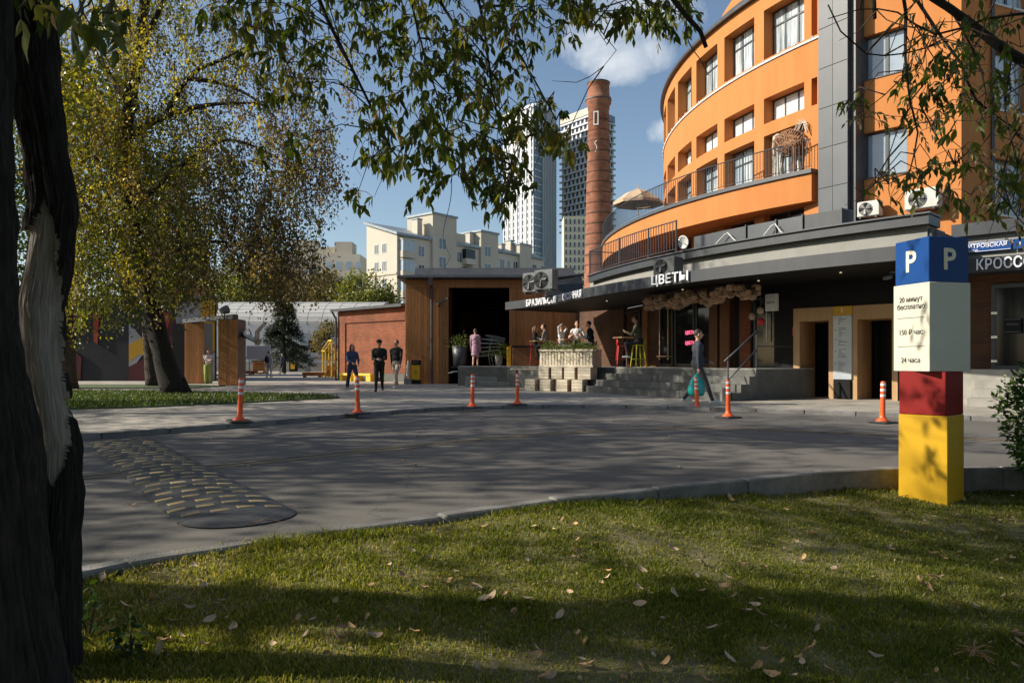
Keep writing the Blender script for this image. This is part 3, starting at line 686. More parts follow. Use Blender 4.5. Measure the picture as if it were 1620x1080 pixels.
# twin entrance portal
PL, PR = Vector((8.2, 21.55, 0)), Vector((10.22, 19.55, 0)); pa = math.atan2(PR.y - PL.y, PR.x - PL.x); PWD = (PR - PL).length
def ppx(px):
    r = (px - CX)/F; return (r*PL.y - PL.x) / (math.cos(pa) - r*math.sin(pa))
por = obj('entrance_portal', None, an, (PL.x - BCX, PL.y - BCY, 0), pa)
q = [ppx(v) for v in (1255, 1265, 1311, 1318.5, 1348.5, 1356, 1411, 1420)]
PH, PD = 2.66, 1.1
MB().box(q[0], q[1], 0, PD, PZ, PH - .38).build('jamb', M['tan'], por); MB().box(q[2], q[3], 0, PD, PZ, PH - .38).build('jamb', M['tan'], por)
MB().box(q[4], q[5], 0, PD, PZ, PH - .38).build('jamb', M['tan'], por); MB().box(q[6], q[7], 0, PD, PZ, PH - .38).build('jamb', M['tan'], por)
MB().box(q[0], q[3], .002, PD, PH - .38, PH).build('lintel', M['tan'], por); MB().box(q[4], q[7], .002, PD, PH - .38, PH).build('lintel', M['tan'], por)
for a, b in ((q[1], q[2]), (q[5], q[6])):
    MB().box(a, b, PD + .4, PD + .46, PZ, PH).build('inner_door', M['glass'], por)
    MB().box(a - .05, a - .01, PD, PD + 2.4, PZ, PH).box(b + .01, b + .05, PD, PD + 2.4, PZ, PH).box(a - .01, b + .01, PD, PD + 2.4, PH - .38, PH).build('passage_wall', M['black'], por)
MB().box(-.6, q[0] - .002, .03, .3, PZ, 3.36).build('black_wall', M['black'], por); MB().box(q[7] + .002, q[7] + .9, .03, .3, PZ, 3.36).build('black_wall', M['black'], por)
MB().box(q[0], q[7], .03, .3, PH + .002, 3.36).build('black_wall', M['black'], por)
MB().bbox(q[3] + .01, q[4] - .01, -.06, .5, PZ, .62, .03).build('directory_plinth', M['black'], por)
dp = MB().bbox(q[3] + .004, q[4] - .004, -.05, .5, .622, PH - .26, .01).build('directory_panel', mat('brushed_panel', (.42, .46, .5), (.5, .54, .57), 2, .35, metal=.2), por)
MB().bbox(q[3] + .002, q[4] - .002, -.055, .5, PH - .258, PH, .01).build('number_panel', M['yellow'], por)
qm = (q[3] + q[4])/2
stand(obj('lettering', text_mesh('1', .13, .003, M['bright_letter'], .003), por), (qm, -.06, PH - .125), (1, 0, 0))
rnd = random.Random(4); z = PH - .32; tx = MB(); PWI = q[4] - q[3]
while z > .85:
    for k in range(rnd.randint(4, 7)):
        tx.box(q[3] + PWI*.3, q[3] + PWI*(.38 + rnd.random()*.42), -.053, -.0505, z, z + .014); z -= .045
    tx.box(q[3] + PWI*.12, q[3] + PWI*.17, -.053, -.0505, z + .2, z + .235); z -= .07
tag(tx.build('printed_text', M['dark_letter'], dp), kind='stuff')

def annex_px_arc(px0, px1, R, z0, z1, dR, name, m, parent=an): return MB().arc(R - dR, R, theta(px0, R), theta(px1, R), z0, z1).build(name, m, parent)
# next shop beyond the corner
nw = obj('corner_shop', None, an)
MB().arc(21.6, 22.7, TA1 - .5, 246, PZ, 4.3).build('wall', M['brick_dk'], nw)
MB().arc(21.4, 23.0, TA1 - .2, 246, 4.3, 4.62).build('cornice', M['fascia'], nw)
MB().arc(22.7, 22.85, TA1, 246, 3.68, 4.3).build('grey_wall', M['greywall'], nw)
MB().arc(22.6, 23.5, TA1 + .1, 246, 3.3, 3.66).build('fascia', M['fascia'], nw)
for a, b in ((1568, 1632), (1640, 1720)):
    t0, t1 = theta(a, 22.75), theta(b, 22.75)
    f = MB().arc(22.68, 22.76, t0, t1, TZ, TZ + .09).arc(22.68, 22.76, t0, t1, 2.95, 3.05).arc(22.68, 22.76, t0, t0 + .25, TZ, 3.0, 1).arc(22.68, 22.76, t1 - .25, t1, TZ, 3.0, 1).build('door', M['frame'], nw)
    MB().arc(22.7, 22.73, t0, t1, TZ + .09, 2.95).build('pane', M['glass'], f)
    for z in (1.1, 1.7, 2.3): MB().arc(22.7, 22.8, t0 + .02, t0 + .35, z, z + .06, 1).build('hinge', M['steel'], f)
MB().arc(22.71, 23.9, TA1 + .3, 246, PZ, TZ).build('terrace', M['concrete'], nw)
for i, r in enumerate((24.85, 24.5, 24.15)):
    z1 = PZ + .2*(i + 1)
    for k in range(6): MB().arc(22.75, r, 226 + k*3.3, 229.27 + k*3.3, PZ + .2*i + .002, z1).build('step_slab', M['concrete'], nw)

# lettering signs
def curved_sign(name, label, txt, px0, px1, R, zc, h, m, parts=None):
    t0, t1 = theta(px0, R), theta(px1, R); s = thing(name, label, 'sign', PW(R, (t0 + t1)/2, zc))
    base = s.location.copy(); ms = [None if ch == ' ' else text_mesh(ch, h, .02, m, .004, False) for ch in txt]
    wd = []
    for me in ms:
        if me is None: wd.append((0, h*.45)); continue
        xs_ = [v.co.x for v in me.vertices]; wd.append((min(xs_), max(xs_) - min(xs_)))
    gap = h*.16; tot = sum(q[1] for q in wd) + gap*(len(wd) - 1); span = R*rad(t1 - t0); k = span / tot; x = 0
    for me, (xm, wi) in zip(ms, wd):
        if me is not None:
            t = t0 + math.degrees((x + wi/2)*k / R); o = obj('letter', me, s)
            x_, y_, z_ = tang(t), Vector((0, 0, 1)), radv(t)
            Mx = Matrix((x_*k, y_, z_)).transposed().to_4x4(); Mx.translation = PW(R, t, zc - h/2) - base - x_*k*(xm + wi/2); o.matrix_local = Mx
        x += wi + gap
    return s
curved_sign('shop_sign', 'white raised letters ЦВЕТЫ on the dark canopy edge', 'ЦВЕТЫ', 1031, 1089, 27.05, 3.52, .27, M['bright_letter'])
def path_sign(name, label, txt, pts, zc, h, m):
    """letters along a plan path, read from its first point to its last"""
    P = resample(pts, 200); sg = np.concatenate([[0], np.cumsum(np.linalg.norm(np.diff(P, axis=0), axis=1))]); s = thing(name, label, 'sign', Vector(P[100]) + Vector((0, 0, zc))); base = s.location.copy()
    ms = [None if ch == ' ' else text_mesh(ch, h, .02, m, .004, False) for ch in txt]; wd = []
    for me in ms:
        if me is None: wd.append((0, h*.45)); continue
        xs_ = [v.co.x for v in me.vertices]; wd.append((min(xs_), max(xs_) - min(xs_)))
    gap = h*.16; k = sg[-1]/(sum(q[1] for q in wd) + gap*(len(wd) - 1)); x = 0
    for me, (xm, wi) in zip(ms, wd):
        if me is not None:
            q = (x + wi/2)*k; p = Vector([np.interp(q, sg, P[:, c]) for c in range(3)]); p2 = Vector([np.interp(q + .05, sg, P[:, c]) for c in range(3)]); d = p2 - p
            if d.length < 1e-5: d = Vector(P[-1] - P[-2])
            x_ = d.normalized(); z_ = x_.cross(Vector((0, 0, 1))); Mx = Matrix((x_*k, Vector((0, 0, 1)), z_)).transposed().to_4x4(); Mx.translation = p + z_*.05 + Vector((0, 0, zc - h/2)) - base - x_*k*(xm + wi/2); obj('letter', me, s).matrix_local = Mx
        x += wi + gap
    return s
_w0, _w1 = PW(27.0, TCe), Vector((tip.x, tip.y, 0))
path_sign('shop_sign', 'white raised letters БРАЗИЛЬСКАЯ ЗАКУСОЧНАЯ on the far end of the canopy edge', 'БРАЗИЛЬСКАЯ ЗАКУСОЧНАЯ', [_w1.lerp(_w0, .48)] + [_w1.lerp(_w0, f_) for f_ in (.7, .9)] + [PW(27.0, t_) for t_ in np.linspace(TCe, theta(922, 27.0), 8)], 3.5, .25, M['bright_letter'])
curved_sign('shop_sign', 'white raised letters КРОССО above the corner shop door', 'КРОССО', 1545, 1634, 23.55, 3.49, .26, M['bright_letter'])

def flat_sign(name, label, px, R, zc, w_, h_, d_, m, rows_, mt, cat='sign', rim=None):
    t = theta(px, R); s = thing(name, label, cat, PW(R, t, zc), math.atan2(tang(t).y, tang(t).x))
    p = MB().bbox(-w_/2, w_/2, 0, d_, -h_/2, h_/2, .006).build('plate', m, s)
    if rim: MB().box(-w_/2 + .015, w_/2 - .015, -.003, .004, h_/2 - .03, h_/2 - .02).box(-w_/2 + .015, w_/2 - .015, -.003, .004, -h_/2 + .02, -h_/2 + .03).build('rim', rim, s)
    for (tx_, hh, xx, zz_) in rows_: stand(obj('lettering', text_mesh(tx_, hh, .002, mt, .001), s), (xx, -.003, zz_), (1, 0, 0))
    return s
flat_sign('street_sign', 'blue enamel street name plate ДМИТРОВСКАЯ УЛИЦА on the grey wall', 1553, 22.95, 3.99, 1.25, .25, .03, M['blue'], [('ДМИТРОВСКАЯ', .1, 0, .03), ('УЛИЦА', .05, -.2, -.075)], M['bright_letter'], rim=M['bright_letter'])
flat_sign('house_number_sign', 'small blue enamel house number plate reading 1', 1616, 22.95, 3.99, .34, .25, .03, M['blue'], [('1', .13, -.03, .0)], M['bright_letter'])
flat_sign('light_box_sign', 'small white hanging box sign with thin lettering beside the flower garland', 1219, 25.0, 2.78, .36, .48, .12, M['white'], [('цветы', .07, 0, 0)], M['dark_letter'])
flat_sign('warning_sign', 'small red no smoking plate on the black wall beside the entrance', 1250, 23.75, 2.0, .2, .26, .02, M['red_paint'], [('O', .09, 0, .05)], M['bright_letter'])
ns = flat_sign('shop_poster', 'glowing pink flower shop sign in the shop window behind the walking man', 1092, 23.5, 1.95, .6, .62, .02, M['black'], [('ЦВЕТЫ', .12, 0, .18), ('ЦВЕТЫ', .12, 0, -.18)], M['pink_neon'])
flat_sign('door_notice', 'framed square notice on the corner shop door glass', 1602, 22.9, 2.0, .36, .36, .01, M['black'], [('КРОСС', .05, 0, .03)], M['ac_grey'], rim=M['ac_grey'])

# terrace and steps
ter = MB(); tp = [PW(25.92, 215.2 - 1.2*i)[:2] for i in range(14)] + [(2.45, 27.35), (.95, 29.3), (-.2, 31.2), (-2.35, 32.2), (-2.35, 34.9), (1.8, 34.9)] + [PW(WR - .1, 190 + 25.2*i/18)[:2] for i in range(19)]
ter.prism(tp, PZ - .05, TZ - .03)
tag(ter.build('terrace', M['concrete_dk']), kind='structure')
tf = MB(); tf.prism(tp, TZ - .028, TZ); tag(tf.build('terrace_paving', M['concrete']), kind='structure')
st = thing('terrace_steps', 'four long curved dark stone steps up to the shop terrace', 'steps', (BCX, BCY, 0))
for i, R in enumerate((26.97, 26.62, 26.27)):
    z0, z1 = PZ + .2125*i, PZ + .2125*(i + 1)
    k = 0; t = 215.3
    while t > 200.5: MB().arc(25.93, R, t - 2.78, t, z0 + .003, z1).build('step_slab', M['concrete_dk'], st); t -= 2.8
# handrails at the right end of the steps
hr = thing('handrail', 'dark steel handrail at the near end of the terrace steps', 'handrail', PW(26.2, 214.4, 0))
hb = PW(26.2, 214.4, 0)
def hp(R, t, z): return PW(R, t, z) - hb
MB().tube([hp(26.8, 214.7, .3), hp(26.8, 214.7, 1.25)], .022, 8).build('post', M['dark_metal'], hr); MB().tube([hp(25.6, 214.7, TZ), hp(25.6, 214.7, 1.98)], .022, 8).build('post', M['dark_metal'], hr)
MB().tube([hp(26.95, 214.7, 1.12), hp(25.55, 214.7, 1.98)], .025, 8).build('rail', M['slate'], hr, True); MB().tube([hp(26.8, 214.7, .62), hp(25.6, 214.7, 1.45)], .02, 8).build('mid_rail', M['slate'], hr, True)
MB().tube([hp(25.6, 214.7, 1.55), hp(24.0, 214.7, 1.55)], .018, 8).build('level_rail', M['dark_metal'], hr, True)
MB().box(-.1, .1, -.1, .1, 0, .35).build('foot_block', M['concrete'], hr, loc=hp(27.1, 215.0, PZ))

# ------------------------------------------------------------------ things on the roofs and canopy
def ac_unit(label, loc, rotz, w_, h_, d_, m, legs=.06, group=None, fan_x=None):
    a = thing('air_conditioner', label, 'air conditioner', loc, rotz, group)
    b = MB().bbox(-w_/2, w_/2, -d_/2, d_/2, legs, legs + h_, .02).build('casing', m, a)
    r = min(h_*.42, w_*.36); fx = -w_*.12 if fan_x is None else fan_x; zc = legs + h_/2
    disc = MB().lathe([(r, 0), (r, .012), (r*.2, .014)], 24); o = disc.build('fan_recess', M['black'], a, loc=(fx, -d_/2 - .001, zc)); o.rotation_euler = (math.pi/2, 0, 0)
    g = MB()
    for k in range(1, 7): g.tube([(r*k/6*math.cos(t_), 0, r*k/6*math.sin(t_)) for t_ in np.linspace(0, 2*math.pi, 25)], .006, 4, False)
    for k in range(8): c_, s_ = math.cos(k*math.pi/4), math.sin(k*math.pi/4); g.tube([(0, 0, 0), (r*c_, 0, r*s_)], .005, 4, False)
    g.build('fan_grille', m, a, loc=(fx, -d_/2 - .022, zc))
    bl = MB()
    for k in range(4):
        c_, s_ = math.cos(k*math.pi/2), math.sin(k*math.pi/2); bl.tube([(0, 0, 0), (r*.85*c_, .004, r*.85*s_)], [.02, .07], 5)
    bl.build('fan', M['dark_metal'], a, loc=(fx, -d_/2 - .012, zc))
    for x in (-w_*.35, w_*.35): MB().box(x - .03, x + .03, -d_/2 - .02, d_/2 + .02, 0, legs).build('foot', M['dark_metal'], a)
    return a
def fl_pos(px, out): x = lpx(px); return Vector((pA.x + math.cos(fa)*x + math.sin(fa)*out, pA.y + math.sin(fa)*x - math.cos(fa)*out, 0))
p = fl_pos(1382, .3); ac_unit('white air conditioner on the orange wall just right of the grey cladding', (p.x, p.y, zat(0, 346, p.y)), fa, .68, .48, .32, M['ac_white'])
p = fl_pos(1466, .3); ac_unit('larger white air conditioner on the orange wall behind hanging branches', (p.x, p.y, zat(0, 334, p.y)), fa, .95, .6, .36, M['ac_white'])
t = theta(846, 26.4); t = 194.5
for i, (px, lab) in enumerate(((845, 'grey air conditioner at the far tip of the canopy above the sign'), (864, 'second grey air conditioner on the canopy, nearer the grey wall'))):
    Y = 27.6 - i*.9; q_ = W(px, 0, Y); ac_unit(lab, (q_.x, q_.y, 3.66), rad(-38), .82, .72, .36, M['ac_grey'], .05)
q_ = PW(26.5, theta(1057, 26.5), 3.66); ac_unit('black air conditioner on the canopy above the letters', q_, rad(-50), .8, .5, .42, M['dark_metal'], .05)
sh = thing('metal_hood', 'dark metal vent hood behind the pair of grey air conditioners', 'vent hood', (W(890, 0, 28.8).x, 28.8, 3.66))
MB().add([(-.7, -.5, 0), (.8, -.5, 0), (.8, .5, 0), (-.7, .5, 0), (-.55, -.4, .55), (.7, -.4, .75), (.7, .4, .75), (-.55, .4, .55)], [(3, 2, 1, 0), (4, 5, 6, 7), (0, 1, 5, 4), (1, 2, 6, 5), (2, 3, 7, 6), (3, 0, 4, 7)]).build('hood', M['dark_metal'], sh)
MB().tube([(-.75, -.52, .62), (.75, -.52, .8)], .06, 8).build('pipe', M['dark_metal'], sh)
# ventilation duct along the cornice
dg = thing('ventilation_duct', 'grey boxed ventilation duct running along the annex roof edge', 'duct', (BCX, BCY, 0))
for a, b, m in ((1098, 1182, 'slate'), (1183, 1230, 'slate'), (1231, 1272, 'slate'), (1273, 1334, 'fascia')):
    t0, t1 = theta(a, 24.6), theta(b, 24.6); MB().arc(24.0, 24.6, t0, t1 - .06, 4.68, 5.14).build('duct_section', M[m], dg); MB().arc(23.97, 24.63, t1 - .14, t1 - .06, 4.67, 5.17, 1).build('flange', M['dark_metal'], dg)
for a, b in ((1130, 1175), (1205, 1250)):
    t0, t1 = theta(a, 24.7), theta(b, 24.7); tm = (t0 + t1)/2
    MB().tube([PO(24.75, t0, 4.66), PO(24.75, t0 + .3, 4.75), PO(24.72, tm - .3, 4.98), PO(24.72, tm, 5.02), PO(24.75, t1 - .6, 4.75), PO(24.8, t1, 4.67)], .016, 8).build('white_hose', M['white'], dg, True)
ds = thing('satellite_dish', 'white satellite dish on the annex roof by the duct', 'satellite dish', PW(24.7, theta(1083, 24.7), 4.66), rad(-40))
dm = MB(); dm.lathe([(.02, 0), (.1, .015), (.17, .045), (.22, .08), (.215, .095), (.165, .06), (.1, .03), (.02, .015)], 20); o = dm.build('dish', M['white'], ds, True, (0, 0, .36)); o.rotation_euler = (rad(100), 0, rad(-10))
MB().tube([(0, .1, 0), (0, .1, .42)], .025, 8).build('mast', M['steel'], ds); MB().bar((0, -.02, .3), (0, -.4, .38), .02).build('arm', M['steel'], ds)
# roof railing on the annex, far end
rr = thing('roof_railing', 'thin black railing cage on the annex roof in front of the orange band', 'railing', (BCX, BCY, 0))
tt = [theta(px, 24.9) for px in (933, 980, 1026, 1070)]
for t in tt: MB().tube([PO(24.9, t, 4.66), PO(24.9, t, 5.75)], .03, 6).build('post', M['dark_metal'], rr)
MB().tube([PO(24.9, t, 5.72) for t in np.linspace(tt[0], tt[-1], 12)], .022, 6).build('top_rail', M['dark_metal'], rr); MB().tube([PO(24.9, t, 4.8) for t in np.linspace(tt[0], tt[-1], 12)], .016, 6).build('bottom_rail', M['dark_metal'], rr)
MB().tube([PO(24.9, tt[0], 5.72), PO(21.8, tt[0] - 1, 5.72)], .022, 6).build('side_rail', M['dark_metal'], rr)
rbm = MB().box(-.01, .01, -.01, .01, 0, .92).mesh('baluster', M['dark_metal'])
for t in np.arange(tt[0] + .3, tt[-1], .36): obj('baluster', rbm, rr, PO(24.9, t, 4.8), rad(t))
# parasol on the balcony terrace
us = W(1000, 0, 37); ps = thing('parasol', 'wide beige parasol on the balcony terrace behind the railing', 'parasol', (us.x + .3, us.y, 7.6))
MB().tube([(0, 0, 0), (0, 0, 2.4)], .035, 8).build('pole', M['steel'], ps)
cn = MB(); NP = 8; rim = [Vector((1.25*math.cos(i*math.pi/4), 1.25*math.sin(i*math.pi/4), 1.5)) for i in range(NP)]
for i in range(NP):
    a, b = rim[i], rim[(i+1) % NP]; tpz = Vector((0, 0, 2.2)); ma, mb_ = a*.5 + tpz*.5 + Vector((0, 0, .1)), b*.5 + tpz*.5 + Vector((0, 0, .1)); lo_ = (a + b)/2*.97
    cn.add([tpz, ma, mb_, a, b, lo_, a - Vector((0, 0, .14)), b - Vector((0, 0, .14))], [(0, 1, 2), (1, 3, 5, 2), (2, 5, 4), (3, 6, 7, 4)])
cn.build('canopy', M['canvas'], ps)
for i in range(NP): MB().bar((0, 0, 2.0), rim[i] - Vector((0, 0, .03)), .02).build('rib', M['dark_metal'], ps)

# wicker animal on the balcony
el = thing('wicker_sculpture', 'woven brown wicker animal sculpture with bleached legs on the balcony', 'sculpture', PW(20.3, 207.0, 7.6) , math.atan2(tang(207).y, tang(207).x))
rnd = random.Random(11); body = MB()
def hull(t, a):   # t along the body 0..1 from head to rump
    x = -.62 + t*1.25; cz = 1.12 - .12*t + .08*math.sin(t*3.1); rz = (.34 + .12*math.sin(math.pi*min(1, t*1.1))) * (1 if t < .85 else 1 - (t-.85)*3); ry = .24 + .1*math.sin(math.pi*t)
    return Vector((x, ry*math.cos(a), cz + rz*math.sin(a)))
for k in range(70):
    t0_ = rnd.random()*.7; a0 = rnd.random()*6.28; dt = rnd.uniform(.15, .45); da = rnd.uniform(-1.6, 1.6)
    body.tube([hull(min(1, t0_ + dt*j/6), a0 + da*j/6) * rnd.uniform(.985, 1.015) for j in range(7)], rnd.uniform(.01, .018), 5)
for k in range(16):
    t0_ = k/15; body.tube([hull(t0_, j*6.2832/14) for j in range(15)], .014, 5)
body.build('woven_body', M['wicker'], el)
core = MB(); core.ball((0, 0, 1.1), .52, .22, .33, 12, 8); core.build('stuffing', M['wicker'], el, True)
for (x, y, b_) in ((-.55, -.16, 1), (-.5, .14, 1), (-.3, -.2, 1), (.35, -.18, 0), (.5, .12, 0), (.2, .2, 1)):
    lg = MB()
    for k in range(5):
        j = Vector((rnd.uniform(-.05, .05), rnd.uniform(-.05, .05), 0)); lg.tube([Vector((x, y, 1.0)) + j*1.4, Vector((x - .03, y, .5)) + j*.8, Vector((x + rnd.uniform(-.03, .03), y, 0.0)) + j*1.3], [.03, .026, .034], 5)
    lg.build('leg', M['bleached'] if b_ else M['wicker'], el)
hd = MB()
for k in range(9):
    j = Vector((rnd.uniform(-.07, .07), rnd.uniform(-.1, .1), rnd.uniform(-.05, .08))); hd.tube([Vector((-.5, 0, 1.5)) + j, Vector((-.68, 0, 1.45)) + j, Vector((-.76, 0, 1.0)) + j*.6, Vector((-.74, 0, .55)) + j*.4], [.03, .035, .03, .02], 5)
hd.build('head', M['bleached'], el)
tw = MB()
for k in range(6): s_ = rnd.uniform(-.1, .1); tw.tube([(.1 + k*.07, s_, 1.45), (.3 + k*.06, s_, 1.7 + rnd.uniform(0, .15)), (.62 + rnd.uniform(-.05, .08), s_, 1.66), (.72, s_, 1.3)], .012, 5)
tw.build('loose_branches', M['bleached'], el)

# security cameras
def cam_thing(label, loc, rotz):
    c_ = thing('security_camera', label, 'camera', loc, rotz)
    o = MB().tube([(0, 0, 0), (0, -.32, -.05)], .05, 10).build('housing', M['ac_grey'], c_, True); MB().tube([(0, 0, .0), (0, .14, .1)], .02, 6).build('bracket', M['dark_metal'], c_); MB().lathe([(.07, 0), (.07, .03), (.03, .05)], 10).build('mount', M['ac_grey'], c_, loc=(0, .14, .1)); return c_
cam_thing('grey security camera under the canopy beside the blue pylon top', PW(25.9, theta(1409, 25.9), 3.1), rad(-50))
q_ = W(1475, 352, 19.3); cam_thing('small security camera at the cornice corner above the pylon', q_, rad(-20))

# ------------------------------------------------------------------ timber hall
SHY = 35.0
hall = thing('timber_hall', 'cedar clad hall with a wide dark doorway and black roof', 'building', (0, SHY, 0))
X = lambda px, Y=SHY: (px - CX)/F*Y
xl, xo0, xo1, xr = X(642), X(712), X(806), 3.0
ZO, ZE = zat(0, 455, SHY), zat(0, 441, SHY)
MB().box(xl + .03, xo0, .05, .3, PZ, ZE - .02).build('wall', M['wood_dark'], hall); MB().box(xo1, xr, .05, .3, PZ, ZE - .02).build('wall', M['wood_dark'], hall)
MB().box(xl + .03, xl + .25, .3, 12, PZ, ZE - .02).build('side_wall', M['wood'], hall)
x = xl
while x < xr - .05:
    w_ = .138
    if x + w_ <= xo0 + .02: z0, z1 = PZ + .02, ZO + .0
    elif x >= xo1 - .07: z0, z1 = PZ + .02, ZO + .0
    else: x += w_ + .006; continue
    MB().bbox(x, x + w_, 0, .05 + random.uniform(-.004, .004), z0, z1, .004).build('board', M['wood'], hall); x += w_ + .006
for k, (a, b) in enumerate(((xl, X(754)), (X(754) + .006, xr))):
    for j in range(2): h_ = (ZE - .03 - ZO)/2; MB().bbox(a, b, -.004, .05, ZO + .004 + j*h_, ZO - .002 + (j+1)*h_, .004).build('board', M['wood'], hall)
for k in range(24): MB().bbox(xl - .03, xl + .03, .06 + k*.144, .198 + k*.144, PZ + .02, ZE - .02, .004).build('board', M['wood'], hall)
# dark interior
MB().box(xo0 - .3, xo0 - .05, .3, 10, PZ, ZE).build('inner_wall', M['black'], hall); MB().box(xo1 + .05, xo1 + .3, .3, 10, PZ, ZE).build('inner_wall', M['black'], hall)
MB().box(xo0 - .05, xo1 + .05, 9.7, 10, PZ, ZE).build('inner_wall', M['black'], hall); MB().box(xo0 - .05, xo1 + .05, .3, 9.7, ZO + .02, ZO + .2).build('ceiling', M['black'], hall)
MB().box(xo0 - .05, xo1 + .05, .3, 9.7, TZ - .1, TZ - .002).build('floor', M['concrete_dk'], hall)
MB().box(xo0 - .05, xo0, .05, .9, PZ, ZO).box(xo1, xo1 + .05, .05, .9, PZ, ZO).build('door_reveal', M['wood_dark'], hall)
for z in (4.1, 3.9): MB().box(X(760), X(796), 6, 6.06, z, z + .03).build('light_rail', M['ac_grey'], hall)
# roof
MB().box(xl - .35, xr, -.4, 12, ZE - .01, ZE + .13).build('eave', M['dark_metal'], hall)
MB().add([(xl + .35, .25, ZE + .13), (xr, .25, ZE + .13), (xr, 12, ZE + .13), (xl + .35, 12, ZE + .13), (xl + .35, .8, ZE + .62), (xr, .8, ZE + .62), (xr, 12, ZE + .62), (xl + .35, 12, ZE + .62)], [(3, 2, 1, 0), (4, 5, 6, 7), (0, 1, 5, 4), (1, 2, 6, 5), (2, 3, 7, 6), (3, 0, 4, 7)]).build('roof', M['dark_metal'], hall)
MB().tube([(xl - .35, -.43, ZE + .03), (xr, -.43, ZE + .03)], .06, 8).build('gutter', M['dark_metal'], hall)
dpx = X(683); MB().tube([(dpx, -.4, ZE + .0), (dpx, -.38, ZE - .25), (dpx, -.07, ZE - .45), (dpx, -.07, PZ)], .055, 8).build('downpipe', M['dark_metal'], hall)
MB().box(dpx - .1, dpx + .1, -.5, -.3, ZE - .35, ZE + .02).build('hopper', M['dark_metal'], hall)
cl = thing('wall_lamp', 'slim grey lamp arm on the cedar wall beside the dark doorway', 'lamp', (X(695), SHY - .06, zat(0, 482, SHY)))
MB().bar((-.1, -.02, 0), (.45, -.35, .28), .09, .07).build('lamp_head', M['dark_metal'], cl); MB().bar((0, 0, -.12), (.03, -.06, .05), .05).build('bracket', M['dark_metal'], cl)
# things in the doorway and by the wall
def planter_pot(label, x, y, z, r, h_, mpot, nleaf, sp, lm, seed):
    t_ = thing('potted_plant', label, 'potted plant', (x, y, z)); rg = np.random.default_rng(seed)
    MB().lathe([(r*.8, 0), (r, h_), (r*.92, h_), (r*.9, h_ - .05)], 18).build('pot', mpot, t_, True)
    Pn = rg.normal(size=(nleaf, 3)) * np.array([sp, sp, sp*.6]) + np.array([0, 0, h_ + sp*.45]); Pn[:, 2] = np.maximum(Pn[:, 2], h_ - .04)
    dd = Pn - np.array([0, 0, h_ - .1]); obj('foliage', leaves('foliage', Pn, dd + rg.normal(size=Pn.shape)*.3, .16, .22, lm, rng=rg), t_); return t_
planter_pot('tall dark planter with trailing greenery just inside the hall doorway', X(728), SHY - .1, TZ, .38, .95, M['dark_metal'], 350, .28, M['herb'], 3)
planter_pot('grey metal churn pot with a leafy plant at the hall doorway', X(789), SHY - .5, TZ, .2, .5, M['ac_grey'], 300, .3, M['leaf_dark'], 4)
rs = thing('ring_sculpture', 'white spiral wire ring sculpture inside the hall doorway', 'sculpture', (X(775), SHY + .8, TZ))
for k, (z, r) in enumerate(((.55, .45), (.72, .56), (.9, .62), (1.08, .62), (1.25, .58), (1.42, .5))):
    o = MB().tube([(r*math.cos(a), r*.55*math.sin(a), z) for a in np.linspace(0, 6.2832, 33)], .018, 6, False).build('ring', M['white'], rs, True); o.rotation_euler = (rad(8 - k*3), rad(-10 + k*4), 0)
MB().tube([(0, 0, 0), (-.1, 0, .55), (.1, 0, 1.45)], .02, 6).build('stand', M['steel'], rs); MB().tube([(.15, 0, 0), (0, 0, .55)], .02, 6).build('stand', M['steel'], rs)
yb = thing('yellow_post', 'yellow square post in front of the terrace wall by the hall', 'post', (X(805.5), 34.2, TZ)); MB().bbox(-.1, .1, -.1, .1, 0, .9, .01).build('post', M['yellow'], yb); MB().bbox(.1, .22, -.1, .1, 0, .88, .01).build('side_panel', M['mural_dark'], yb)
bc = thing('serving_counter', 'dark counter with black top on the terrace beside the yellow post', 'counter', (X(826), 33.6, TZ)); MB().bbox(-.45, .5, -.3, .3, 0, .85, .01).build('body', M['wood_dark'], bc); MB().bbox(-.5, .55, -.34, .34, .852, .93, .015).build('top', M['black'], bc)
bn = thing('litter_bin', 'black and yellow litter bin against the cedar wall', 'bin', (X(660), SHY - .35, PZ)); MB().bbox(-.2, .2, -.2, .2, 0, .2, .01).build('plinth', M['black'], bn); MB().bbox(-.19, .19, -.19, .19, .202, .9, .01).build('yellow_body', M['yellow'], bn); MB().bbox(-.2, .2, -.2, .2, .902, 1.12, .015).build('lid', M['black'], bn); MB().box(-.13, .13, -.205, -.201, .98, 1.06).build('slot', M['dark_metal'], bn)
stand(obj('emblem', MB().bar((-.03, .1, 0), (.03, 0, 0), .02, .004).bar((.03, .0, 0), (-.03, -.1, 0), .02, .004).mesh('emblem', M['black']), bn), (0, -.193, .55), (1, 0, 0))
ms = thing('umbrella_stand', 'grey weighted base with a folded white umbrella pole by the litter bin', 'stand', (X(648), SHY - .5, PZ)); MB().bbox(-.18, .18, -.18, .18, 0, .28, .02).build('base', M['ac_grey'], ms); MB().tube([(0, 0, .28), (0, 0, .95)], .02, 8).build('pole', M['steel'], ms); MB().lathe([(.03, .35), (.1, .4), (.06, .75), (.09, .8), (.02, 1.1)], 10).build('fabric', M['white'], ms, True)
# low ledge and ramp in front of the platform
lg = thing('platform_ledge', 'low concrete ledge block in front of the hall platform', 'ledge', (X(772, 31.6), 31.6, PZ))
MB().bbox(-.95, 1.1, -.2, .5, 0, .4, .02).build('block', M['concrete'], lg); MB().bbox(-.4, 1.4, -.55, -.202, 0, .2, .015).build('lower_step', M['concrete'], lg)
MB().tube([(-1.75, .9, .55), (-1.5, .6, .62), (-1.35, .6, .62)], .025, 6).build('rail_stub', M['white'], lg)

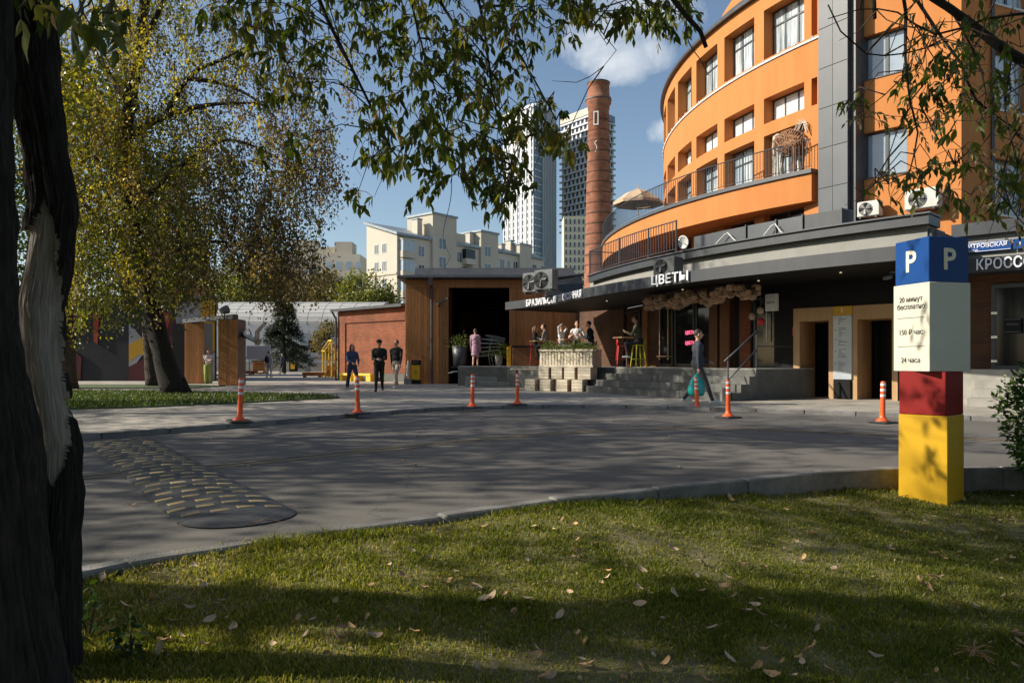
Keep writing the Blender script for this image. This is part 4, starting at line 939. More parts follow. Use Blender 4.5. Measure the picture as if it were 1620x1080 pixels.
# ------------------------------------------------------------------ planter of slats on crates
pp = W(903, 0, 26.55); pang = math.atan2(tang(200).y, tang(200).x) + rad(38)
plb = thing('slatted_planter', 'long weathered timber planter box with vertical slats on the terrace edge', 'planter', (pp.x, pp.y, .93), pang)
MB().box(-1.02, 1.02, -.36, .36, .0, .6).build('inner_box', M['crate'], plb)
for i in range(17): x = -1.06 + i*.125; MB().bbox(x, x + .1, -.395 - random.random()*.008, -.362, .0, .62, .004).build('slat', M['crate'], plb)
for i in range(6): y = -.36 + i*.12; MB().bbox(1.022, 1.055, y, y + .1, .0, .62, .004).build('slat', M['crate'], plb)
for z in (.0, .56): MB().bbox(-1.08, 1.08, -.43, -.4, z, z + .07, .004).build('rail', M['crate'], plb)
rg = np.random.default_rng(21); nP = 2600
Pn = np.stack([rg.uniform(-1.05, 1.05, nP), rg.uniform(-.45, .38, nP), .55 + np.abs(rg.normal(0, .13, nP))], 1); Pn[:, 2] += .06*np.sin(Pn[:, 0]*5)
fr = Pn[:, 1] < -.36; Pn[fr, 2] = .66 - rg.random(fr.sum())**2*.45
obj('foliage', leaves('foliage', Pn, rg.normal(size=(nP, 3))*.7 + np.array([0, -.2, .35]), .12, .16, M['herb'], rng=rg), plb)
def crate(label, x, y, z, w_=.42, h_=.41):
    c_ = thing('wooden_crate', label, 'crate', tuple(plb.matrix_basis @ Vector((x, y, 0)))[:2] + (z,), pang + random.uniform(-.05, .05), 'wooden crates under the slatted planter')
    MB().box(-w_/2 + .02, w_/2 - .02, -w_/2 + .02, w_/2 - .02, .01, h_ - .01).build('core', M['wood_dark'], c_)
    for k in range(4):
        z0 = k*h_/4; MB().bbox(-w_/2, w_/2, -w_/2, -w_/2 + .02, z0 + .004, z0 + h_/4 - .004, .003).build('slat', M['crate'], c_); MB().bbox(w_/2 - .02, w_/2, -w_/2 + .022, w_/2, z0 + .004, z0 + h_/4 - .004, .003).build('slat', M['crate'], c_)
    MB().bbox(-w_/2, w_/2, -w_/2 + .022, w_/2, h_ - .008, h_, .002).build('lid', M['crate'], c_); return c_
for i, (x, w_) in enumerate(((-.84, .42), (-.32, .42), (.2, .42), (.8, .5))):
    crate(['leftmost crate of the upper row under the slatted planter', 'second crate from the left in the upper row under the planter', 'third crate from the left in the upper row under the planter', 'largest crate at the right end of the upper row under the planter'][i], x, -.28, PZ + .425, w_)
for i, x in enumerate((-1.28, -.66, .02, .62)):
    crate(['crate standing out at the left end of the bottom row below the planter', 'second crate from the left in the bottom row below the planter', 'third crate from the left in the bottom row below the planter', 'rightmost crate of the bottom row below the planter, by the steps'][i], x, -.52, PZ + .003)
bs = thing('side_bench', 'small pale bench plank beside the crates in front of the terrace', 'bench', (W(838, 0, 28.6).x, 28.6, PZ)); MB().bbox(-.75, .7, -.18, .18, .72, .78, .01).build('seat', M['crate'], bs)
for x in (-.5, .5): MB().box(x - .04, x + .04, -.12, .12, 0, .72).build('leg', M['dark_metal'], bs)

# ------------------------------------------------------------------ brick house left of the hall
bA, bB = W(536, 0, 42), W(642, 0, 38.6); ba = math.atan2(bB.y - bA.y, bB.x - bA.x); BLn = math.hypot(bB.x - bA.x, bB.y - bA.y)
bhs = thing('brick_house', 'low red brick building with a dark roof edge left of the cedar hall', 'building', (bA.x, bA.y, 0), ba)
MB().box(0, BLn, 0, 10, PZ, 4.0).build('wall', M['brick'], bhs); MB().box(0, .62, -.06, 0.0, PZ, 3.95).build('corner_pier', M['brick'], bhs)
MB().box(.62, BLn, -.06, -.002, 3.3, 3.95).build('frieze', M['brick'], bhs)
MB().add([(-.35, -.35, 3.96), (BLn, -.35, 4.0), (BLn, 10, 4.6), (-.35, 10, 4.6), (-.35, -.35, 4.1), (BLn, -.35, 4.16), (BLn, 10, 4.75), (-.35, 10, 4.75)], [(3, 2, 1, 0), (4, 5, 6, 7), (0, 1, 5, 4), (1, 2, 6, 5), (2, 3, 7, 6), (3, 0, 4, 7)]).build('roof', M['dark_metal'], bhs)
MB().box(0, BLn, -.09, -.002, PZ, .5).build('plinth', M['concrete_dk'], bhs)
MB().tube([(-.25, -.3, 4.0), (-.05, -.16, 3.55), (-.05, -.16, PZ)], .06, 8).build('downpipe', M['dark_metal'], bhs)
MB().box(1.25, 1.45, -.1, -.002, 1.3, 1.62).build('meter_box', M['white'], bhs)
for i, (x, lab) in enumerate(((1.1, 'orange timber block against the brick wall behind the denim jacket'), (2.5, 'longer orange timber block against the brick wall'))):
    t_ = bhs.matrix_basis @ Vector((x + .3, -.5, 0)); b_ = thing('timber_bench', lab, 'bench', (t_.x, t_.y, PZ), ba)
    MB().bbox(-.5 - .2*i, .5 + .2*i, -.2, .2, .3, .42, .01).build('seat', M['yellow_paint'], b_); MB().bbox(-.48 - .2*i, -.3, -.18, .18, 0, .3, .01).build('leg', M['yellow_paint'], b_); MB().bbox(.3, .48 + .2*i, -.18, .18, 0, .3, .01).build('leg', M['yellow_paint'], b_)

# ------------------------------------------------------------------ hangar, board, kiosk, yellow frame house, loungers
HY = 84.0
hg = thing('hangar', 'long pale grey vaulted hangar with a painted wall at the back of the plaza', 'building', (0, HY, 0))
hx0, hx1 = (300 - CX)/F*HY, (600 - CX)/F*HY
prof = [(0, 0), (0, 5.3)] + [(6.5 - 6.5*math.cos(a), 5.3 + 3.1*math.sin(a)) for a in np.linspace(.12, math.pi/2, 9)]
for i, (p_, q__) in enumerate(zip(prof, prof[1:])):
    if i == 0: MB().box(hx0, hx1, 0, .3, 0, 5.3).build('wall', M['hangar'], hg)
    else: MB().hexa([(hx0, p_[0], p_[1]), (hx1, p_[0], p_[1]), (hx1, q__[0] + .01, q__[1] - .2), (hx0, q__[0] + .01, q__[1] - .2), (hx0, p_[0], p_[1] + .05), (hx1, p_[0], p_[1] + .05), (hx1, q__[0], q__[1]), (hx0, q__[0], q__[1])]).build('roof_sheet', M['hangar_roof'], hg)
ribm = MB()
for p_, q__ in zip(prof[1:], prof[2:]): ribm.bar((0, p_[0], p_[1] + .05), (0, q__[0], q__[1] + .03), .08, .03)
ribm = ribm.mesh('roof_rib', M['hangar_roof'])
for k in range(14): obj('roof_rib', ribm, hg, (hx0 + (hx1 - hx0)*k/13, 0, 0))
MB().box(hx0, hx1, -.25, 0, 0, 1.1).build('plinth', M['concrete'], hg)
MB().tube([(hx0, -.15, 1.6), (hx1, -.15, 1.6)], .08, 6).build('wall_pipe', M['dark_metal'], hg)
for (a, b, z0, z1) in ((475, 520, 1.5, 4.4), (430, 446, 1.8, 4.6), (488, 500, 2.2, 3.6)):
    MB().box((a - CX)/F*HY, (b - CX)/F*HY, -.012, -.002, z0, z1).build('painted_patch', M['mural_grey'] if a != 475 else mat('mural_blue_grey', (.24, .28, .33), (.36, .4, .44), .5, .8), hg)
kx = W(467, 0, 80); ki = thing('kiosk', 'small grey kiosk with a dark door in front of the hangar', 'kiosk', (kx.x, kx.y, PZ))
MB().bbox(-1.3, 1.3, -.8, 1.5, 0, 2.6, .03).build('body', M['concrete'], ki); MB().bbox(-1.9, 1.5, -1.2, 1.6, 2.6, 2.85, .03).build('roof', M['dark_metal'], ki); kd = MB().box(-.4, .5, -.83, -.79, .05, 2.3).build('door', M['black'], ki); MB().box(-.25, .2, -.86, -.835, .3, 1.2).build('notice', M['yellow'], kd)
bx_ = W(409, 0, 62); wb_ = thing('white_board', 'blank white noticeboard on posts across the plaza', 'board', (bx_.x, bx_.y, PZ))
MB().bbox(-1.0, 1.0, -.03, .03, 1.28, 2.4, .01).build('panel', M['white'], wb_)
for x in (-.8, .8): MB().tube([(x, .06, 0), (x, .06, 2.3)], .035, 6).build('post', M['dark_metal'], wb_)
yx = W(522.5, 0, 50); yh = thing('frame_house', 'bright yellow timber house frame beside the brick corner', 'play house', (yx.x, yx.y, PZ), rad(25))
for x in (-.4, 0, .4):
    for y in (-.5, .5): MB().box(x - .04, x + .04, y - .04, y + .04, 0, 1.8 if x else 2.35).build('post', M['yellow_paint'], yh)
for y in (-.55, .55):
    MB().bar((-.5, y, 1.72), (0, y, 2.5), .08, .07).build('rafter', M['yellow_paint'], yh); MB().bar((.5, y, 1.72), (0, y, 2.5), .08, .07).build('rafter', M['yellow_paint'], yh)
    for z in (.06, .6, 1.15, 1.75): MB().box(-.46, .46, y - .03, y + .03, z, z + .07).build('rail', M['yellow_paint'], yh)
for x in (-.4, .4):
    for z in (.06, 1.75): MB().box(x - .03, x + .03, -.46, .46, z + .002, z + .072).build('rail', M['yellow_paint'], yh)
MB().bar((0, -.6, 2.5), (0, .6, 2.5), .08).build('ridge', M['yellow_paint'], yh)
def lounger(label, px, Y, rz, back=1):
    q_ = W(px, 0, Y); t_ = thing('pallet_lounger', label, 'lounger', (q_.x, q_.y, PZ), rz, 'timber loungers on the plaza')
    for k in range(7): MB().bbox(-1.1 + k*.3, -.84 + k*.3, -.5, .5, .3, .35, .005).build('slat', M['yellow_paint'] if back > 1 else M['wood'], t_)
    for y in (-.42, .42): MB().box(-1.1, 1.0, y - .05, y + .05, .12, .3).build('runner', M['wood'], t_)
    for x in (-1, 0, .9): MB().box(x - .06, x + .06, -.45, .45, 0, .12).build('foot', M['wood'], t_)
    for k in range(5): MB().xbox((.55 + k*.13, 0, .42 + k*.16), (.015, 0, .012), (0, .5, 0), (.045, 0, .065)).build('back_slat', M['wood'], t_)
    MB().bbox(.5, 1.05, -.48, .48, .352, .8, .01).build('box_end', M['wood'], t_); return t_
lounger('timber pallet lounger in front of the yellow house frame', 506, 50.5, rad(8))
lounger('low timber lounger lying beside the cedar swing pylon', 378, 58, rad(180)); lounger('timber lounger behind the person with a backpack', 412, 66, rad(-80))

# ------------------------------------------------------------------ mural building, brick tower and swing frame on the left
MY = 40.5
mu = thing('mural_building', 'dark low building painted with yellow, grey and maroon angular shapes', 'building', (0, MY, 0))
mx = lambda px: (px - CX)/F*MY
MB().prism([(mx(-60), 0), (mx(342), 0), (mx(342)*1.22, 9), (mx(-60), 9)], PZ, 4.55).build('wall', M['mural_dark'], mu)
MB().prism([(mx(-60), -.2), (mx(345), -.2), (mx(345)*1.22, 9), (mx(-60), 9)], 4.552, 4.75).build('roof_edge', M['dark_metal'], mu)
def patch(pts, m, k):
    MB().prism([(mx(a), zat(0, b, MY)) for a, b in pts], 0, .01 + .004*k).build('painted_shape', m, mu).rotation_euler = (math.pi/2, 0, 0)
patch([(204, 510), (225, 535), (204, 545)], M['mural_grey'], 0); patch([(204, 556), (222, 534), (237, 546), (204, 590)], M['mural_grey'], 1)
patch([(204, 545), (226, 533), (240, 566), (222, 560), (204, 572)], M['mural_yellow'], 2); patch([(204, 580), (232, 566), (262, 600), (204, 602)], M['mural_red'], 3)
patch([(244, 500), (290, 505), (300, 560), (255, 545)], M['mural_red'], 4); patch([(250, 490), (272, 498), (262, 528), (247, 515)], M['mural_orange'], 5); patch([(275, 483), (318, 475), (318, 500), (280, 515)], M['mural_grey'], 6)
patch([(267, 478), (283, 474), (279, 492)], M['mural_yellow'], 7); patch([(318, 478), (340, 474), (340, 555), (330, 560), (318, 540)], M['mural_yellow'], 8); patch([(318, 542), (330, 562), (340, 557), (340, 601), (318, 601)], M['mural_grey'], 9); patch([(270, 545), (279, 550), (276, 560)], M['mural_yellow'], 10)
patch([(148, 495), (157, 500), (155, 545), (149, 540)], M['mural_orange'], 11); patch([(112, 550), (130, 565), (128, 600), (112, 600)], M['mural_red'], 12)
MB().box(mx(278), mx(318), -.4, -.002, PZ, 3.2).build('porch', M['black'], mu)
bt = thing('brick_tower', 'tall plain orange brick block behind the mural building', 'building', ((300 - CX)/F*54, 54, 0)); MB().prism([(-5, 0), ((331 - 300)/F*54, 0), (-3, 9), (-8, 9)], 0, 9.6).build('wall', M['brick'], bt); MB().prism([(-5.1, -.1), ((331 - 300)/F*54 + .1, -.1), (-2.9, 9), (-8, 9)], 9.602, 9.9).build('coping', M['dark_metal'], bt)

def clad_pylon(label, px0, px1, Y, z1, dpt=1.4):
    x0_, x1_ = (px0 - CX)/F*Y, (px1 - CX)/F*Y; t_ = thing('swing_pylon', label, 'pylon', ((x0_ + x1_)/2, Y, PZ)); w_ = (x1_ - x0_)
    MB().box(-w_/2 + .02, w_/2 - .02, .03, dpt - .02, 0, z1 - PZ).build('core', M['dark_metal'], t_)
    n = max(3, int(w_/.11)); 
    for k in range(n): MB().bbox(-w_/2 + k*w_/n + .003, -w_/2 + (k+1)*w_/n - .003, 0, .03, .03, z1 - PZ - .03, .003).build('board', M['wood'], t_)
    n = int(dpt/.14)
    for k in range(n): MB().bbox(w_/2 - .02, w_/2, .03 + k*.14, .16 + k*.14, .03, z1 - PZ - .03, .003).build('board', M['dark_metal'], t_)
    return t_
clad_pylon('near cedar clad pylon of the swing gate', 345, 376, 32.4, 3.0, 1.0); clad_pylon('far cedar clad pylon of the swing gate', 292, 323, 35.2, 2.98, 1.0)
sg_a, sg_b = W(360, 0, 32.8), W(308, 0, 35.6)
bm = thing('swing_beam', 'dark steel beam spanning the two cedar swing pylons', 'beam', (sg_a.x, sg_a.y, 3.0)); MB().bar((.5, -.4, .1), (sg_b.x - sg_a.x - .6, sg_b.y - sg_a.y + .3, .1), .25, .2).build('beam', M['dark_metal'], bm)
lt = thing('spotlight', 'round white spotlight on top of the near cedar pylon', 'lamp', (W(354, 0, 32.6).x, 32.7, 3.0)); MB().tube([(0, 0, 0), (0, 0, .25)], .03, 6).build('bracket', M['dark_metal'], lt); MB().tube([(-.1, -.15, .35), (.08, .1, .45)], [.14, .2], 12).build('housing', M['ac_grey'], lt)

# ------------------------------------------------------------------ cream apartment block
g0, g1, g2 = W(580, 0, 126), W(628, 0, 121), W(860, 0, 151)
apt = thing('apartment_block', 'long cream apartment block with chimneys and stair towers behind the hall', 'building', (g1.x, g1.y, 0))
lo = lambda v: Vector((v.x - g1.x, v.y - g1.y, 0))
q0, q1, q2 = lo(g0), lo(g1), lo(g2); u1 = (q0 - q1).normalized(); u2 = (q2 - q1).normalized(); GL = (q0 - q1).length; FLn = (q2 - q1).length
za, zb = zat(0, 372, 121), zat(0, 355, 126); ze = zat(0, 408, 151)
back = Vector((-u2.y, u2.x, 0)) * 7
MB().add([q1, q2, q2 + u1*GL, q0] + [q1 + Vector((0, 0, za)), q2 + Vector((0, 0, za)), q2 + u1*GL + Vector((0, 0, zb + .5)), q0 + Vector((0, 0, zb))], [(3, 2, 1, 0)[::-1], (4, 5, 6, 7), (0, 1, 5, 4), (1, 2, 6, 5), (2, 3, 7, 6), (3, 0, 4, 7)]).build('wall', M['beige'], apt)
MB().add([q1 - u1*.4 - u2*.4 + Vector((0, 0, za + .03)), q2 - u1*.4 + Vector((0, 0, za + .03)), q2 + u1*GL + Vector((0, 0, zb + .6)), q0 + u1*.3 - u2*.4 + Vector((0, 0, zb + .03)), q1 - u1*.4 - u2*.4 + Vector((0, 0, za + .45)), q2 - u1*.4 + Vector((0, 0, za + .45)), q2 + u1*GL + Vector((0, 0, zb + .9)), q0 + u1*.3 - u2*.4 + Vector((0, 0, zb + .45))], [(3, 2, 1, 0), (4, 5, 6, 7), (0, 1, 5, 4), (1, 2, 6, 5), (2, 3, 7, 6), (3, 0, 4, 7)]).build('roof', M['roof_tin'], apt)
def face_obj(o_, u_, out):   # frame whose x runs along a facade, y points inwards
    e = obj('facade', None, apt, o_); a = math.atan2(u_.y, u_.x); e.rotation_euler = (0, 0, a); return e
fA = face_obj(q0, -u1, None); fB = face_obj(q1, u2, None)
def aw(par, x, z, w_=1.3, h_=1.7, n=2, m='apt_glass'):
    f = MB().box(x - w_/2, x + w_/2, -.05, .02, z, z + .1).box(x - w_/2, x + w_/2, -.05, .02, z + h_ - .1, z + h_).box(x - w_/2, x - w_/2 + .1, -.05, .02, z + .1, z + h_ - .1).box(x + w_/2 - .1, x + w_/2, -.05, .02, z + .1, z + h_ - .1).build('window', M['white'], par)
    MB().box(x - w_/2 + .1, x + w_/2 - .1, -.03, .0, z + .1, z + h_ - .1).build('pane', M[m], f); MB().box(x - .05, x + .05, -.055, -.032, z + .1, z + h_ - .1).build('mullion', M['white'], f); return f
for r in range(5):
    for x in (2.6, 4.6): aw(fA, x*GL/7.8, 19.2 - r*2.95, 1.1, 1.7)
MB().box(0, GL, -.15, 0, 15.55, 15.85).build('string_course', M['beige_dk'], fA)
for r in range(5):     # glazed bay by the corner
    z = 18.3 - r*3.3; bq = MB().box(.4, 3.2, -1.0, -.002, z, z + 1.1).build('bay_parapet', M['beige_dk'], fB); MB().box(.45, 3.15, -.95, -.002, z + 1.102, z + 2.9).build('glazing', M['glass_sky'], bq)
    for x in (.42, 1.1, 1.8, 2.5, 3.1): MB().box(x, x + .1, -1.0, -.94, z + 1.1, z + 2.9).build('mullion', M['white'], bq)
    MB().box(.35, 3.25, -1.05, -.002, z + 2.902, z + 3.1).build('bay_roof', M['beige_dk'], fB)
for i, (x0_, x1_, zt) in enumerate(((7.6, 13.4, za + 4.6), (19.8, 24.6, za + 3.2), (31, 34.5, za + 2.2))):   # stair towers
    MB().box(x0_, x1_, -.5, 6, 0, zt).build('stair_tower', M['beige_dk'], apt).parent = fB
    MB().box(x0_ - .2, x1_ + .2, -.7, 6, zt + .002, zt + .35).build('tower_coping', M['roof_tin'], fB)
    if i < 2:
        for r in range(5): o = aw(fB, (x0_ + x1_)/2 - .6, 20.6 - r*3.2, 1.8, 2.0); o.location.y = -.5
MB().box(13.6, 16.2, 0, 5, za, za + 2.2).build('parapet_block', M['beige_dk'], fB)
for x, h_ in ((5.6, 3.6), (14.4, 2.2), (18.6, 3.0), (27.5, 2.0), (30.2, 3.0), (36, 2.4)): MB().box(x, x + 1.1, 1.2, 2.6, za, za + h_).build('chimney', M['beige'], fB); MB().box(x - .1, x + 1.2, 1.1, 2.7, za + h_ + .002, za + h_ + .2).build('chimney_cap', M['roof_tin'], fB)
for r in range(4):
    z = 18.9 - r*3.2
    for x in (5.4, 14.6, 18.4, 26.3, 28.2, 30.2, 36.2, 39.0): aw(fB, x, z, 1.0 if x in (18.4, 28.2) else 1.4, 1.9, m='apt_glass' if (int(x) + r) % 3 else 'glass')
    bq = MB().box(15.3, 17.9, -1.1, -.002, z - .2, z + .8).build('balcony', M['beige_dk'], fB); MB().box(15.4, 17.8, -.9, -.004, z + .802, z + 2.5).build('loggia_glazing', M['glass'], bq)
for i, (px, py, w_, h_, Y, m) in enumerate(((545, 402, 5, 14, 170, 'beige'), (515, 410, 6, 12, 172, 'beige_dk'), (481, 398, 7, 15, 180, 'beige'))):
    q_ = W(px, py, Y); h2 = q_.z; b_ = thing('far_apartment', ['cream rooftop block just left of the long apartment block', 'dull cream far block between tree and apartment block', 'pale far block seen through the drooping branches'][i], 'building', (q_.x, q_.y, 0))
    MB().box(-w_/2 - 3, w_/2 + 1, 0, 12, 0, h2).build('wall', M[m], b_); MB().box(-w_/2, w_/2 - 1, 1, 6, h2, h2 + 3).build('roof_hut', M['beige_dk'], b_)
    for r in range(4):
        for k in range(4): MB().box(-w_/2 - 1.6 + k*2.2, -w_/2 - .4 + k*2.2, -.05, 0, h2 - 3.5 - r*3.6, h2 - 1.7 - r*3.6).build('window', M['glass_sky'], b_)

# ------------------------------------------------------------------ brick chimney and the two towers
cy_ = W(947, 0, 92); ch = thing('brick_chimney', 'tall tapering red brick factory chimney with iron bands', 'chimney', (cy_.x, cy_.y, 0))
CH = zat(0, 132, 92); MB().lathe([(1.95, 0), (1.78, 12), (1.28, CH - 3.4), (1.36, CH - 3.3), (1.36, CH - 2.9), (1.55, CH - 2.6), (1.55, CH - 1.9), (1.36, CH - 1.7), (1.3, CH - .3), (1.36, CH - .25), (1.36, CH), (1.1, CH)], 40).build('shaft', M['brick_ch'], ch, True)
for k in range(18):
    z = 13 + k*1.28; r = 1.78 - (z - 12)*.5/(CH - 15.4); 
    if z < CH - 4: MB().lathe([(r + .0, z), (r + .035, z + .01), (r + .035, z + .13), (r, z + .14)], 32).build('iron_band', M['brick_dk'], ch)
for (r, z) in ((1.62, CH - 2.25), (1.42, CH - .1)): MB().lathe([(r - .1, z), (r, z + .02), (r, z + .12), (r - .1, z + .14)], 32).build('cap_ring', M['dark_metal'], ch)
for i, (z, h_) in enumerate(((CH - 5.6, 1.7), (CH - 8.9, 1.4))):
    f = MB(); a0 = rad(-110); 
    if i == 0:
        for (x0_, x1_, z0, z1) in ((-.32, -.2, 0, h_), (.2, .32, 0, h_), (-.2, .2, 0, .15), (-.2, .2, h_ - .15, h_)): f.box(x0_, x1_, -.05, 0, z0, z1)
    else: f.tube([(.1, 0, h_), (-.15, 0, h_*.8), (.1, 0, h_*.5), (.12, 0, h_*.3), (-.12, 0, 0)], .06, 5)
    o = f.build('painted_mark', M['white'], ch, loc=(1.38*math.cos(a0), 1.38*math.sin(a0), z)); o.rotation_euler = (0, 0, a0 + math.pi/2)
MB().tube([(0, 0, CH), (0, 0, CH + 2)], .03, 5).build('lightning_rod', M['dark_metal'], ch)

def tower_frame(pxl, pxc, pxr, Y, pyt):
    c_ = W(pxc, pyt, Y); r_ = (pxl - CX)/F; s_ = (pxr - CX)/F
    return c_
# left tower: three corners in plan
def tower(name, label, pxl, pxc, pxr, Y, pyt, build):
    c_ = W(pxc, 0, Y); H_ = zat(0, pyt, Y); L_ = W(pxl, 0, Y + 16); R_ = W(pxr, 0, Y + 14)
    t_ = thing(name, label, 'tower', (c_.x, c_.y, 0)); l_ = Vector((L_.x - c_.x, L_.y - c_.y, 0)); r_ = Vector((R_.x - c_.x, R_.y - c_.y, 0))
    core = MB(); core.prism([(0, 0), (r_.x, r_.y), (r_.x + l_.x, r_.y + l_.y), (l_.x, l_.y)], 0, H_ - .4); build(t_, l_, r_, H_, core); return t_
def build_a(t_, l_, r_, H_, core):
    core.build('core', M['tower_glass'], t_)
    fl = obj('left_facade', None, t_, l_, math.atan2(-l_.y, -l_.x)); wl_ = l_.length; n = 13
    for k in range(n + 1): x = wl_*.97*k/n; MB().box(x - .28, x + .28, -.6, -.02, 0, H_).build('white_fin', M['tower_white'], fl)
    sp = MB()
    for r in range(int(H_/3.2)):
        for k in range(n):
            if (k % 2) == 0: x = wl_*.97*(k + .5)/n; sp.box(x - wl_/n*.5 + .28, x + wl_/n*.5 - .28, -.3, -.02, r*3.2, r*3.2 + 1.1)
            else: x = wl_*.97*(k + .5)/n; sp.box(x - wl_/n*.5 + .28, x + wl_/n*.5 - .28, -.45, -.02, r*3.2, r*3.2 + 3.19)
    tag(sp.build('wall_panel', M['tower_white'], fl), kind='stuff')
    MB().box(-.3, wl_, -.8, 2, H_ + .002, H_ + 1.2).build('crown', M['tower_white'], fl)
    fr = obj('right_facade', None, t_, (0, 0, 0), math.atan2(r_.y, r_.x)); wr_ = r_.length; n = 9
    for k in range(1, n + 1): x = wr_*(.3 + .7*k/n); MB().box(x - .22, x + .22, -.7, -.02, 0, H_).build('white_fin', M['tower_white'], fr)
    fl2 = MB()
    for r in range(int(H_/3.2)): fl2.box(0, wr_*.3, -.25, -.02, r*3.2, r*3.2 + .5)
    tag(fl2.build('floor_edge', M['tower_white'], fr), kind='stuff')
    MB().box(-.2, wr_, -.8, 2, H_ + .002, H_ + 1.2).build('crown', M['tower_white'], fr)
tower('skyscraper', 'white finned residential skyscraper left of the brick chimney', 798, 846, 878, 340, 168, build_a)
def build_b(t_, l_, r_, H_, core):
    core.build('core', M['tower_dark'], t_)
    for nm, o_, v_ in (('left_facade', l_, -l_), ('right_facade', Vector((0, 0, 0)), r_)):
        f = obj(nm, None, t_, o_, math.atan2(v_.y, v_.x)); wd = v_.length; sp = MB(); z0 = 65 if nm == 'left_facade' else 0
        for r in range(int(H_/3.1)):
            z = r*3.1
            if z < z0: continue
            sp.box(-.8, wd + .8, -1.1, -.02, z, z + .75)
            for k in range(7): x = wd*(k + .5 + (.3 if r % 2 else 0))/7; sp.box(x - .5, x + .5, -.5, -.02, z + .75, z + 3.1)
        tag(sp.build('balcony_band', M['tower_white'], f), kind='stuff')
        MB().box(-.3, wd + .3, -.9, 2, H_ - 3.2, H_).build('crown', M['tower_cream' if nm == 'left_facade' else 'tower_glass'], f)
tower('skyscraper', 'dark glass skyscraper with pale floor bands behind the brick chimney', 889, 934, 970, 352, 170, build_b)
lo_b = W(909, 342, 300); lb = thing('cream_block', 'cream gridded block at the foot of the dark skyscraper', 'building', (lo_b.x, lo_b.y, 0))
MB().box(-4.4, 6, 0, 12, 0, lo_b.z).build('wall', M['tower_cream'], lb)
for r in range(9):
    for k in range(5): MB().box(-3.8 + k*1.75, -3.15 + k*1.75, -.06, 0, lo_b.z - 3.2 - r*3.1, lo_b.z - 1.2 - r*3.1).build('window', M['tower_dark'], lb)
lwb = W(838, 392, 120)

# ------------------------------------------------------------------ terrace furniture, garland, swing
def make_stool(m):
    t_ = obj('bar_stool', None)
    MB().bbox(-.16, .16, -.16, .16, .735, .765, .012).build('seat', m, t_)
    for sx in (-1, 1):
        for sy in (-1, 1): MB().tube([(.13*sx, .13*sy, .74), (.2*sx, .2*sy, 0)], [.028, .018], 6).build('leg', m, t_)
    for a, b in (((-.17, -.17), (.17, -.17)), ((.17, -.17), (.17, .17)), ((.17, .17), (-.17, .17)), ((-.17, .17), (-.17, -.17))): MB().bar((*a, .28), (*b, .28), .018).build('foot_rail', m, t_)
    MB().tube([(-.15, .15, .76), (-.15, .17, .93), (0, .19, .96), (.15, .17, .93), (.15, .15, .76)], .018, 6).build('back_hoop', m, t_, True)
    MB().bbox(-.05, .05, .165, .185, .76, .95, .004).build('back_splat', m, t_); return t_
def place(o, px, Y, z, rz, label, cat, group=None):
    q_ = W(px, 0, Y); o.location = (q_.x, q_.y, z); o.rotation_euler = (0, 0, rz); return tag(o, label, cat, group)
stools = {}
def stool(px, Y, rz, m, label):
    if m not in stools: stools[m] = o = make_stool(M[m])
    else: o = copy_tree(stools[m])
    return place(o, px, Y, TZ, rz, label, 'stool', 'metal bar stools on the terrace')
def face(dx, dy): return math.atan2(dx, -dy)
stool(1010, 25.25, face(-.6, -.2), 'green_paint', 'lime green metal bar stool under the person in olive'); stool(846, 30.2, face(1, 0), 'red_paint', 'red metal bar stool under the dark haired woman beside the planter')
stool(866, 30.0, face(-1, 0), 'black', 'black bar stool under the man in a grey shirt'); stool(888, 28.7, face(1, 0), 'red_paint', 'red metal bar stool under the person in white raising an arm'); stool(913, 28.5, face(0, -1), 'black', 'black bar stool under the man in the white shirt')
stool(936, 28.0, face(-1, .2), 'black', 'black bar stool under the person in navy'); stool(984, 25.9, face(1, 0), 'red_paint', 'empty red metal bar stool by the high table under the canopy')
def high_table(px, Y, label):
    t_ = place(obj('high_table', None), px, Y, TZ, rad(20), label, 'table', 'high tables on the terrace')
    MB().bbox(-.38, .38, -.32, .32, 1.0, 1.04, .01).build('table_top', M['tan'], t_); MB().tube([(0, 0, .02), (0, 0, 1.0)], .035, 8).build('column', M['dark_metal'], t_); MB().lathe([(.25, 0), (.25, .015), (.04, .03)], 14).build('foot', M['dark_metal'], t_); return t_
high_table(856, 29.7, 'high oak table between the dark haired woman and the grey shirt'); high_table(901, 28.0, 'high oak table in front of the man in the white shirt'); high_table(992, 25.5, 'high oak table beside the lime green stool')
gl = thing('flower_garland', 'thick garland of dried pinkish flower heads hanging under the canopy', 'garland', (BCX, BCY, 0))
rnd = random.Random(5); heads = []
for k in range(3):
    m = MB(); rg = np.random.default_rng(40 + k)
    for j in range(16): v_ = rg.normal(size=3); v_ /= np.linalg.norm(v_); m.ball(v_*.055, .055, .055, .045, 6, 4)
    heads.append(m.mesh('flower_head', M['dried'], True))
g0_, g1_ = theta(1024, 25.5), theta(1196, 25.5)
for k in range(190):
    f_ = rnd.random(); 
    if .55 < f_ < .58: continue
    t = g0_ + (g1_ - g0_)*f_; a = rnd.random()*6.283; r = rnd.random()**.5*.2; o = obj('flower_head', heads[k % 3], gl, PO(25.5 + r*math.cos(a)*1.2, t, 3.0 + .1*f_ + .05*math.sin(f_*17) + r*math.sin(a)*.9)); sc_ = rnd.uniform(.8, 1.4); o.scale = (sc_,)*3
MB().tube([PO(25.5, g0_ + (g1_ - g0_)*i/10, 3.05 + .1*i/10) for i in range(11)], .05, 6).build('core_rope', M['twig'], gl)
for f_ in (.1, .5, .9): MB().tube([PO(25.5, g0_ + (g1_ - g0_)*f_, 3.1), PO(25.5, g0_ + (g1_ - g0_)*f_, 3.36)], .008, 5).build('hanger', M['dark_metal'], gl)
